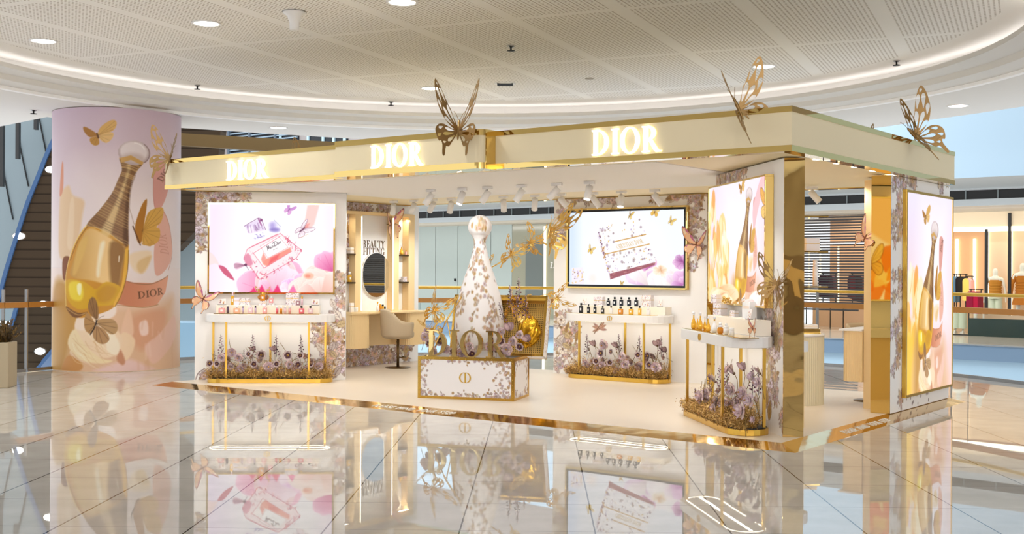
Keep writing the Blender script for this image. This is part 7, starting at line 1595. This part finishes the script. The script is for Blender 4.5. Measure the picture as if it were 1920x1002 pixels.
def rack(x0, x1, y, cols, label, ztop=1.55, rg=rnd):
    t = thing('clothes_rack', label, 'clothes rack', (*FS.w(x0, y)[:2], .004), FS.r); L = x1 - x0
    b = MB(); b.tube([(0, 0, ztop), (L, 0, ztop)], .015, 6); b.tube([(.05, 0, 0), (.05, 0, ztop)], .015, 6); b.tube([(L - .05, 0, 0), (L - .05, 0, ztop)], .015, 6); b.build('rail', M['dark'], t)
    n = int(L / .085)
    for i in range(n):
        c = cols[int(i / n * len(cols))]; c = tuple(min(1, v * rg.uniform(.8, 1.15)) for v in c); x = .06 + (L - .12) * i / n; w = rg.uniform(.16, .22); h = rg.uniform(.55, .8); b = MB(); a = rg.uniform(-.3, .3)
        zt2 = ztop - .04; P = [(x - .03, zt2 - .02), (x + .03, zt2 - .02), (x + .09, zt2 - .08), (x + .10, zt2 - h), (x - .08, zt2 - h + .03), (x - .08, zt2 - .08)]
        b.prism(P, -w, w * rg.uniform(.6, 1), axis='y'); g = b.build('garment', pm(tuple(round(v, 2) for v in c), .8), t)
    return t
rack(far(1540, 560, 4.6)[0], far(1570, 560, 4.6)[0], 4.6, [(.35, .22, .26), (.45, .28, .30)], 'dim rack of wine coloured clothes behind the blind, left')
rack(far(1595, 560, 4.6)[0], far(1625, 560, 4.6)[0], 4.6, [(.50, .25, .32), (.40, .28, .28)], 'dim rack of reddish clothes behind the blind, right')
# second blind further right along the concourse (met in the beauty mirror)
t = thing('venetian_blind', 'wide dark slatted blind beyond the right photo edge, seen in the oval mirror', 'blind', (FS.o[0], FS.o[1], 0), FS.r)
b = MB()
for i in range(38): b.box(24.2, 3.5, .2 + i * .078, 36, 3.54, .2 + i * .078 + .05)
b.build('slats', mat('grey_slat', (.34, .33, .31), .5), t); MB().box(24.2, 3.6, 0, 36, 3.7, 3.2).build('window_back', mat('shop_dim', (.50, .46, .40), .6), t)
# fashion shop at the right
x0, x1 = far(1690, 500, 4.0)[0], 24
sh = thing('fashion_shop', 'brightly lit beige fashion shop front across the atrium', 'shop', (FS.o[0], FS.o[1], 0), FS.r)
beige = mat('shop_beige', (.86, .76, .64), .6); cr = mat('shop_cream', (.93, .86, .74), .6)
zt1 = far(1850, 430, 3.9)[1]
MB().box(x0, 3.9, zt1 + .06, x1, 4.0, 3.2).build('sign_band', cr, sh)
MB().box(x0, 3.88, zt1 - .06, x1, 3.96, zt1 + .06).build('light_line', mat('shop_line', (1, 1, 1), .5, emit=(1, .94, .80), estr=2.6), sh)
MB().box(x0, 7.6, 0, x1, 7.7, 3.2).build('back_wall', mat('glowing_shop_back', (.80, .66, .52), .6, emit=(.7, .55, .42), estr=.25), sh)  # back wall glows faintly in place of light falling on it
for px_ in (1793, 1826): x = far(px_, 480, 7.5)[0]; MB().box(x - .03, 7.52, 0.9, x + .03, 7.6, 2.6).build('light_line', mat('shop_line2', (1, 1, 1), .5, emit=(1, .92, .75), estr=3), sh)
q0, q1 = far(1851, 500, 4.9)[0], far(1889, 500, 4.9)[0]; MB().box(q0, 4.9, 0, q1, 5.0, zt1).build('display_panel', beige, sh); MB().box(q0 - .02, 4.86, 0, q0 + .04, 4.9, zt1).build('light_line', mat('shop_line3', (1, 1, 1), .5, emit=(1, .95, .85), estr=3), sh)
q0, q1 = far(1894, 500, 4.9)[0], x1; MB().box(q0, 4.9, 0, q1, 5.0, zt1).build('display_panel', beige, sh); MB().box(q0 - .02, 4.86, 0, q0 + .05, 4.9, zt1).build('light_line', mat('shop_line4', (1, 1, 1), .5, emit=(1, .95, .85), estr=3), sh)
for px_, zz in ((1850, zt1), (1893.5, 3.15)): x = far(px_, 500, 3.9)[0]; MB().box(x - .035, 3.84, 0, x + .035, 3.92, zz).build('black_mullion', M['dark'], sh)
x = far(1868, 590, 3.9)[0]; MB().box(x - .5, 3.86, 0, x + 8, 3.88, .03).build('threshold', M['dark'], sh)
MB().box(far(1786, 560, 5)[0] - 1, 3.95, .0045, x1, 7.6, .012).build('shop_floor', mat('shop_floor', (.80, .72, .63), .3), sh)
light('AREA', 'shop_light', FS.w((x0 + 18) / 2, 5.6, 3.15), 150, (1, .88, .72), 8, 3, rot=(0, 0, FS.r))
light('AREA', 'shop_light', FS.w(far(1580, 500, 4.4)[0], 4.6, 3.1), 60, (1, .85, .68), 4, 1.4, rot=(0, 0, FS.r))
light('AREA', 'shopfront_fill', FS.w(2, 1.9, 3.18), 480, (1, .98, .95), 34, .3, rot=(R(25), 0, FS.r))  # fill strip added under the far ceiling to brighten the hoarding
light('AREA', 'atrium_fill', FS.w(0, -6, 9.6), 3600, (.96, .98, 1), 28, 5, rot=(R(30), 0, FS.r))  # unseen fill added high up to brighten the far side
rack(far(1786, 560, 6.0)[0], far(1797, 560, 6.0)[0], 6.0, [(.45, .52, .66), (.12, .12, .14)], 'rack of blue and black clothes at the left of the fashion shop')
rack(far(1797, 560, 5.8)[0], far(1814, 560, 5.8)[0], 5.8, [(.10, .10, .12), (.14, .13, .15)], 'rack of black clothes in the fashion shop')
rack(far(1810, 560, 5.2)[0], far(1826, 560, 5.2)[0], 5.2, [(.93, .80, .40), (.93, .88, .85), (.93, .86, .82)], 'rack of pale and cream clothes in the fashion shop', 1.5)
rack(far(1817, 580, 4.5)[0], far(1843, 580, 4.5)[0], 4.5, [(.62, .04, .22), (.66, .06, .26), (.6, .04, .2)], 'low rack of magenta jackets in the fashion shop', 1.15)
# mannequins
def mannequin(px, label, top, bottom, y=4.35, skirt=False, rz=0, sc=1.0):
    x = far(px, 600, y)[0]; t = thing('mannequin', label, 'mannequin', FS.w(x, y, .012), FS.r + rz); t.scale = (sc,) * 3; w = pm((.90, .90, .84), .35)
    me = bpy.data.meshes.new('mannequin_body'); V = [(0, 0, 1.0), (0, 0, 1.22), (0, 0, 1.42), (0, 0, 1.50), (0, -.01, 1.60), (0, -.01, 1.72), (-.19, 0, 1.42), (-.25, 0, 1.15), (-.27, -.04, .90), (-.28, -.06, .78), (.19, 0, 1.42), (.25, 0, 1.15), (.29, -.06, .92), (.30, -.1, .80), (-.09, 0, .95), (-.10, 0, .52), (-.10, .02, .10), (-.10, -.08, .04), (.09, 0, .95), (.10, -.01, .52), (.10, .02, .10), (.10, -.08, .04)]
    E_ = [(0, 1), (1, 2), (2, 3), (3, 4), (4, 5), (2, 6), (6, 7), (7, 8), (8, 9), (2, 10), (10, 11), (11, 12), (12, 13), (0, 14), (14, 15), (15, 16), (16, 17), (0, 18), (18, 19), (19, 20), (20, 21)]
    rad = [.13, .11, .13, .05, .085, .06, .055, .042, .03, .022, .055, .042, .03, .022, .09, .06, .035, .03, .09, .06, .035, .03]
    me.from_pydata(V, E_, []); o = bpy.data.objects.new('mannequin_body', me); COL.objects.link(o); o.parent = t; me.materials.append(w)
    sk = o.modifiers.new('skin', 'SKIN'); 
    for i, r_ in enumerate(rad): me.skin_vertices[0].data[i].radius = (r_, r_ * .8)
    me.skin_vertices[0].data[0].use_root = True; ss = o.modifiers.new('sub', 'SUBSURF'); ss.levels = 1; ss.render_levels = 1
    b = MB(); pr = [(.155, .98), (.15, 1.10), (.14, 1.2), (.165, 1.33), (.15, 1.40)]; b.lathe(pr, 20, cap=False)
    for i in range(5): b.lathe([(.150, 1.02 + .07 * i), (.172, 1.05 + .07 * i), (.150, 1.08 + .07 * i)], 20, cap=False)
    for sg in (1, -1): b.tube([(sg * .09, -.10, 1.38), (sg * .10, 0, 1.48), (sg * .09, .1, 1.38)], .012, 5)
    if skirt:
        for sg in (1, -1): b.tube([(sg * .16, 0, 1.42), (sg * .25, 0, 1.2), (sg * .28, -.04, .98), (sg * .28, -.05, .90)], .06, 8)
    for v in range(len(b.v)): b.v[v] = (b.v[v][0], b.v[v][1] * .8, b.v[v][2])
    b.build('ruffled_top', top, t)
    b = MB()
    if skirt: b.lathe([(.15, 1.03), (.19, .90), (.24, .72), (.25, .70)], 20, cap=False)
    else:
        b.lathe([(.16, 1.02), (.165, .90)], 20, cap=False)
        for sg in (1, -1): b.lathe([(.095, .92), (.10, .6), (.11, .14)], 16, sg * .085, 0, cap=False)
    b.build('skirt' if skirt else 'wide_trousers', bottom, t)
    b = MB()
    for sg in (1, -1): b.box(sg * .10 - .04, -.16, 0, sg * .10 + .04, .06, .06)
    b.build('shoes', pm((.85, .83, .78), .5), t)
mannequin(1866, 'white mannequin in a ruffled mustard top and pale green wide trousers', pm((.74, .50, .16), .8), pm((.80, .84, .74), .8), y=4.45)
mannequin(1917, 'white mannequin in an orange-brown dress at the right photo edge', pm((.72, .44, .12), .8), pm((.70, .42, .12), .8), y=4.4, skirt=True, sc=1.08, rz=R(20))
struct('trim_5', MB().box(far(1892, 600, 3.7)[0], 3.7, 0, 24, 3.84, .45), [mat('green_marble', (.16, .22, .20), .2)], FS)
# upper storey behind the canopy
b = MB(); b.box(-22, 3.0, 5.5, 36, 3.1, 9); struct('wall_back', b, [mat('grey_brown_upper', (.55, .52, .51), .6)], FS)
fu = lambda px, py: FS.hit(px, py, 2.9)
x0, z0 = fu(431, 300); x1, z1 = fu(558, 255)
t = thing('louvre_window', 'row of dark blue-grey louvres on the upper storey above the left canopy', 'louvre', (FS.o[0], FS.o[1], 0), FS.r)
MB().box(x0, 2.92, 5.5, x1, 2.98, 8).build('dark_back', mat('louvre_dark', (.10, .12, .15), .5), t)
b = MB()
for i in range(18): z = 5.5 + i * .14; b.box(x0, 2.8, z, x1, 2.9, z + .05)
b.build('louvre_slats', mat('louvre_slat', (.50, .57, .62), .4), t)
for px_ in (431, 470, 518): x = fu(px_, 270)[0]; MB().box(x, 2.76, 5.5, x + .12, 2.86, 8).build('mullion', mat('louvre_post', (.30, .35, .40), .4), t)
x0, x1 = fu(575, 270)[0], fu(650, 270)[0]
t = thing('upper_window', 'dark window strip with pale frame on the upper storey', 'window', (FS.o[0], FS.o[1], 0), FS.r); MB().box(x0, 2.9, 5.5, x1, 2.98, 8).build('dark_pane', mat('dark_pane', (.08, .10, .12), .1), t)
for px_ in (520, 572, 600, 620, 640): x = fu(px_ + 5, 270)[0]; MB().box(x, 2.84, 5.5, x + .12, 2.9, 8).build('frame_post', mat('pale_frame', (.62, .72, .76), .4), t)
t = thing('upper_posts', 'thin steel posts on the upper storey above the left canopy end', 'post', (FS.o[0], FS.o[1], 0), FS.r)
for px_ in (346, 370): x = fu(px_, 270)[0]; MB().box(x, 2.6, 5.5, x + .2, 2.8, 8).build('post', mat('blue_post', (.40, .48, .52), .4), t)

# ---------------------------------------------------------------- left edge: panelled ramp with curved timber soffit
YL = 24.5
def Lp(px, py, Y=YL): p = W(px, py, Y); return (p[0], p[2])
b = MB(); b.prism([Lp(-60, 150, 26), Lp(380, 150, 26), Lp(380, 600, 26), Lp(-60, 600, 26)], 26, 26.2, axis='y'); struct('wall_left', b, [mat('grey_panel_wall', (.58, .64, .66), .45)])
for q in ((8, 320, 25, 410), (37, 265, 54, 345), (74, 215, 88, 295), (-8, 350, 5, 480)): pass
t = thing('panel_seams', 'thin dark slanting joints in the grey panelled wall at the far left', 'joint', (0, 25.99, 0))
for (xa, ya, xb, yb) in ((5, 318, 24, 412), (35, 265, 53, 350), (73, 222, 88, 296)):
    b = MB(); p0, p1 = Lp(xa, ya, 26), Lp(xb, yb, 26); b.prism([p0, (p0[0] + .025, p0[1]), (p1[0] + .025, p1[1]), p1], -.02, 0, axis='y'); b.build('seam', M['dark'], t)
curve = [(-20, 640), (0, 570), (15, 512), (35, 447), (55, 385), (75, 335), (95, 285), (113, 250), (135, 215), (165, 170)]
lower = [(400, 400), (330, 470), (180, 520), (112, 558), (92, 590), (70, 622), (50, 652), (28, 676), (0, 705), (-30, 730)]
wm = bpy.data.materials.new('timber_soffit'); wm.use_nodes = True; nt = wm.node_tree; bs = nt.nodes['Principled BSDF']; tc = nt.nodes.new('ShaderNodeTexCoord'); wv = nt.nodes.new('ShaderNodeTexWave'); wv.bands_direction = 'Z'; wv.wave_profile = 'SAW'; wv.inputs['Scale'].default_value = 1.6; wv.inputs['Distortion'].default_value = .15; wv.inputs['Detail'].default_value = 3
nt.links.new(tc.outputs['Object'], wv.inputs['Vector']); rp = nt.nodes.new('ShaderNodeValToRGB'); rp.color_ramp.elements[0].color = (.016, .010, .006, 1); rp.color_ramp.elements[1].color = (.060, .040, .024, 1); rp.color_ramp.elements[1].position = .25; nt.links.new(wv.outputs['Fac'], rp.inputs[0]); nt.links.new(rp.outputs[0], bs.inputs['Base Color']); bs.inputs['Roughness'].default_value = .8; bs.inputs['Specular IOR Level'].default_value = .15
b = MB(); b.prism([Lp(*p_) for p_ in crom(curve, 4, False)] + [Lp(420, 170)] + [Lp(*p_) for p_ in lower], YL, YL + .5, axis='y'); struct('wall_left', b, [wm])
blu = mat('blue_metal_edge', (.25, .38, .55), .35)
b = MB(); cc = [Lp(*p_) for p_ in crom(curve, 4, False)]
for i in range(len(cc) - 1): a_, c_ = cc[i], cc[i + 1]; b.prism([a_, c_, (c_[0] - .07, c_[1] + .05), (a_[0] - .07, a_[1] + .05)], YL - .05, YL + .5, axis='y')
for i in range(3, len(lower) - 1): a_, c_ = Lp(*lower[i]), Lp(*lower[i + 1]); b.prism([a_, c_, (c_[0] + .06, c_[1] - .05), (a_[0] + .06, a_[1] - .05)], YL - .05, YL + .5, axis='y')
struct('trim_6', b, [blu])
for (px_, py_), lb in (((97, 318), 'round downlight highest on the dark timber soffit at the left'), ((36, 443), 'round downlight in the middle of the dark timber soffit'), ((82, 571), 'round downlight of the timber soffit seen just under the handrail'), ((25, 657), 'lowest round downlight of the timber soffit behind the glass')):
    t = thing('soffit_downlight', lb, 'ceiling light', (Lp(px_, py_)[0], YL - .005, Lp(px_, py_)[1]))
    EL = Matrix.Diagonal((1, 1, .55, 1)); b = MB(); b.M = EL @ Matrix.Rotation(R(90), 4, 'X'); b.lathe([(.145, -.0), (.145, .02), (.125, .022)], 24, cap=False); b.build('rim', M['steel'], t); b = MB(); b.M = EL @ Matrix.Rotation(R(90), 4, 'X'); b.lathe([(.128, .012), (.001, .012)], 24, cap=False); b.build('lens', M['lamp'], t)
for px_, y0, y1 in ((2, 235, 350), (32, 230, 298), (66, 215, 243)):
    b = MB(); p0, p1 = Lp(px_ - 3, y0, 25), Lp(px_ + 3, y1, 25); tag(b.box(p0[0], 25, p1[1], p1[0], 25.1, p0[1]).build('steel_hanger', mat('dark_steel', (.22, .22, .22), .4)), {2: 'dark steel hanger at the far left photo edge', 32: 'dark steel hanger second from the left photo edge', 66: 'shortest dark steel hanger beside the soffit'}[px_], 'hanger')
struct('wall_left', MB().box(Lp(74, 600, 27)[0] - .6, 27, -1.5, Lp(420, 600, 27)[0], 27.1, .35), [mat('blue_lower_wall', (.62, .74, .82), .6)])
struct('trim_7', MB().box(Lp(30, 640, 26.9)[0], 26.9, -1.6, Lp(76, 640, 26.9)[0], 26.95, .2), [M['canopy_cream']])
# planter at the left edge
p = G(-12, 728, 0); t = thing('planter_box', 'beige square planter cut by the left photo edge', 'planter', (p[0] , p[1] + .15, 0), R(5))
MB().prism([(-.22, -.18), (.18, -.18), (.18, .18), (-.22, .18)], 0, .60).build('pot', mat('beige_pot', (.72, .66, .55), .6), t, bevel=.01)
b = MB(); r_ = random.Random(2)
for i in range(260):
    p0 = Vector((r_.uniform(-.15, .15), r_.uniform(-.12, .12), .6)); p1 = p0 + Vector((r_.gauss(0, .07), r_.gauss(0, .07), r_.uniform(.08, .30))); b.col = r_.choice([(.35, .26, .12), (.45, .34, .15), (.28, .22, .10)]); b.tube([p0, p1], .003, 3)
    for k in range(3): q = p0.lerp(p1, r_.uniform(.4, 1)); s = .014; b.add([tuple(q), tuple(q + Vector((s, 0, s))), tuple(q + Vector((0, s, 2 * s))), tuple(q + Vector((-s, 0, s)))], [(0, 1, 2, 3)])
b.build('dry_plant', M['foliage'], t, colors=True)
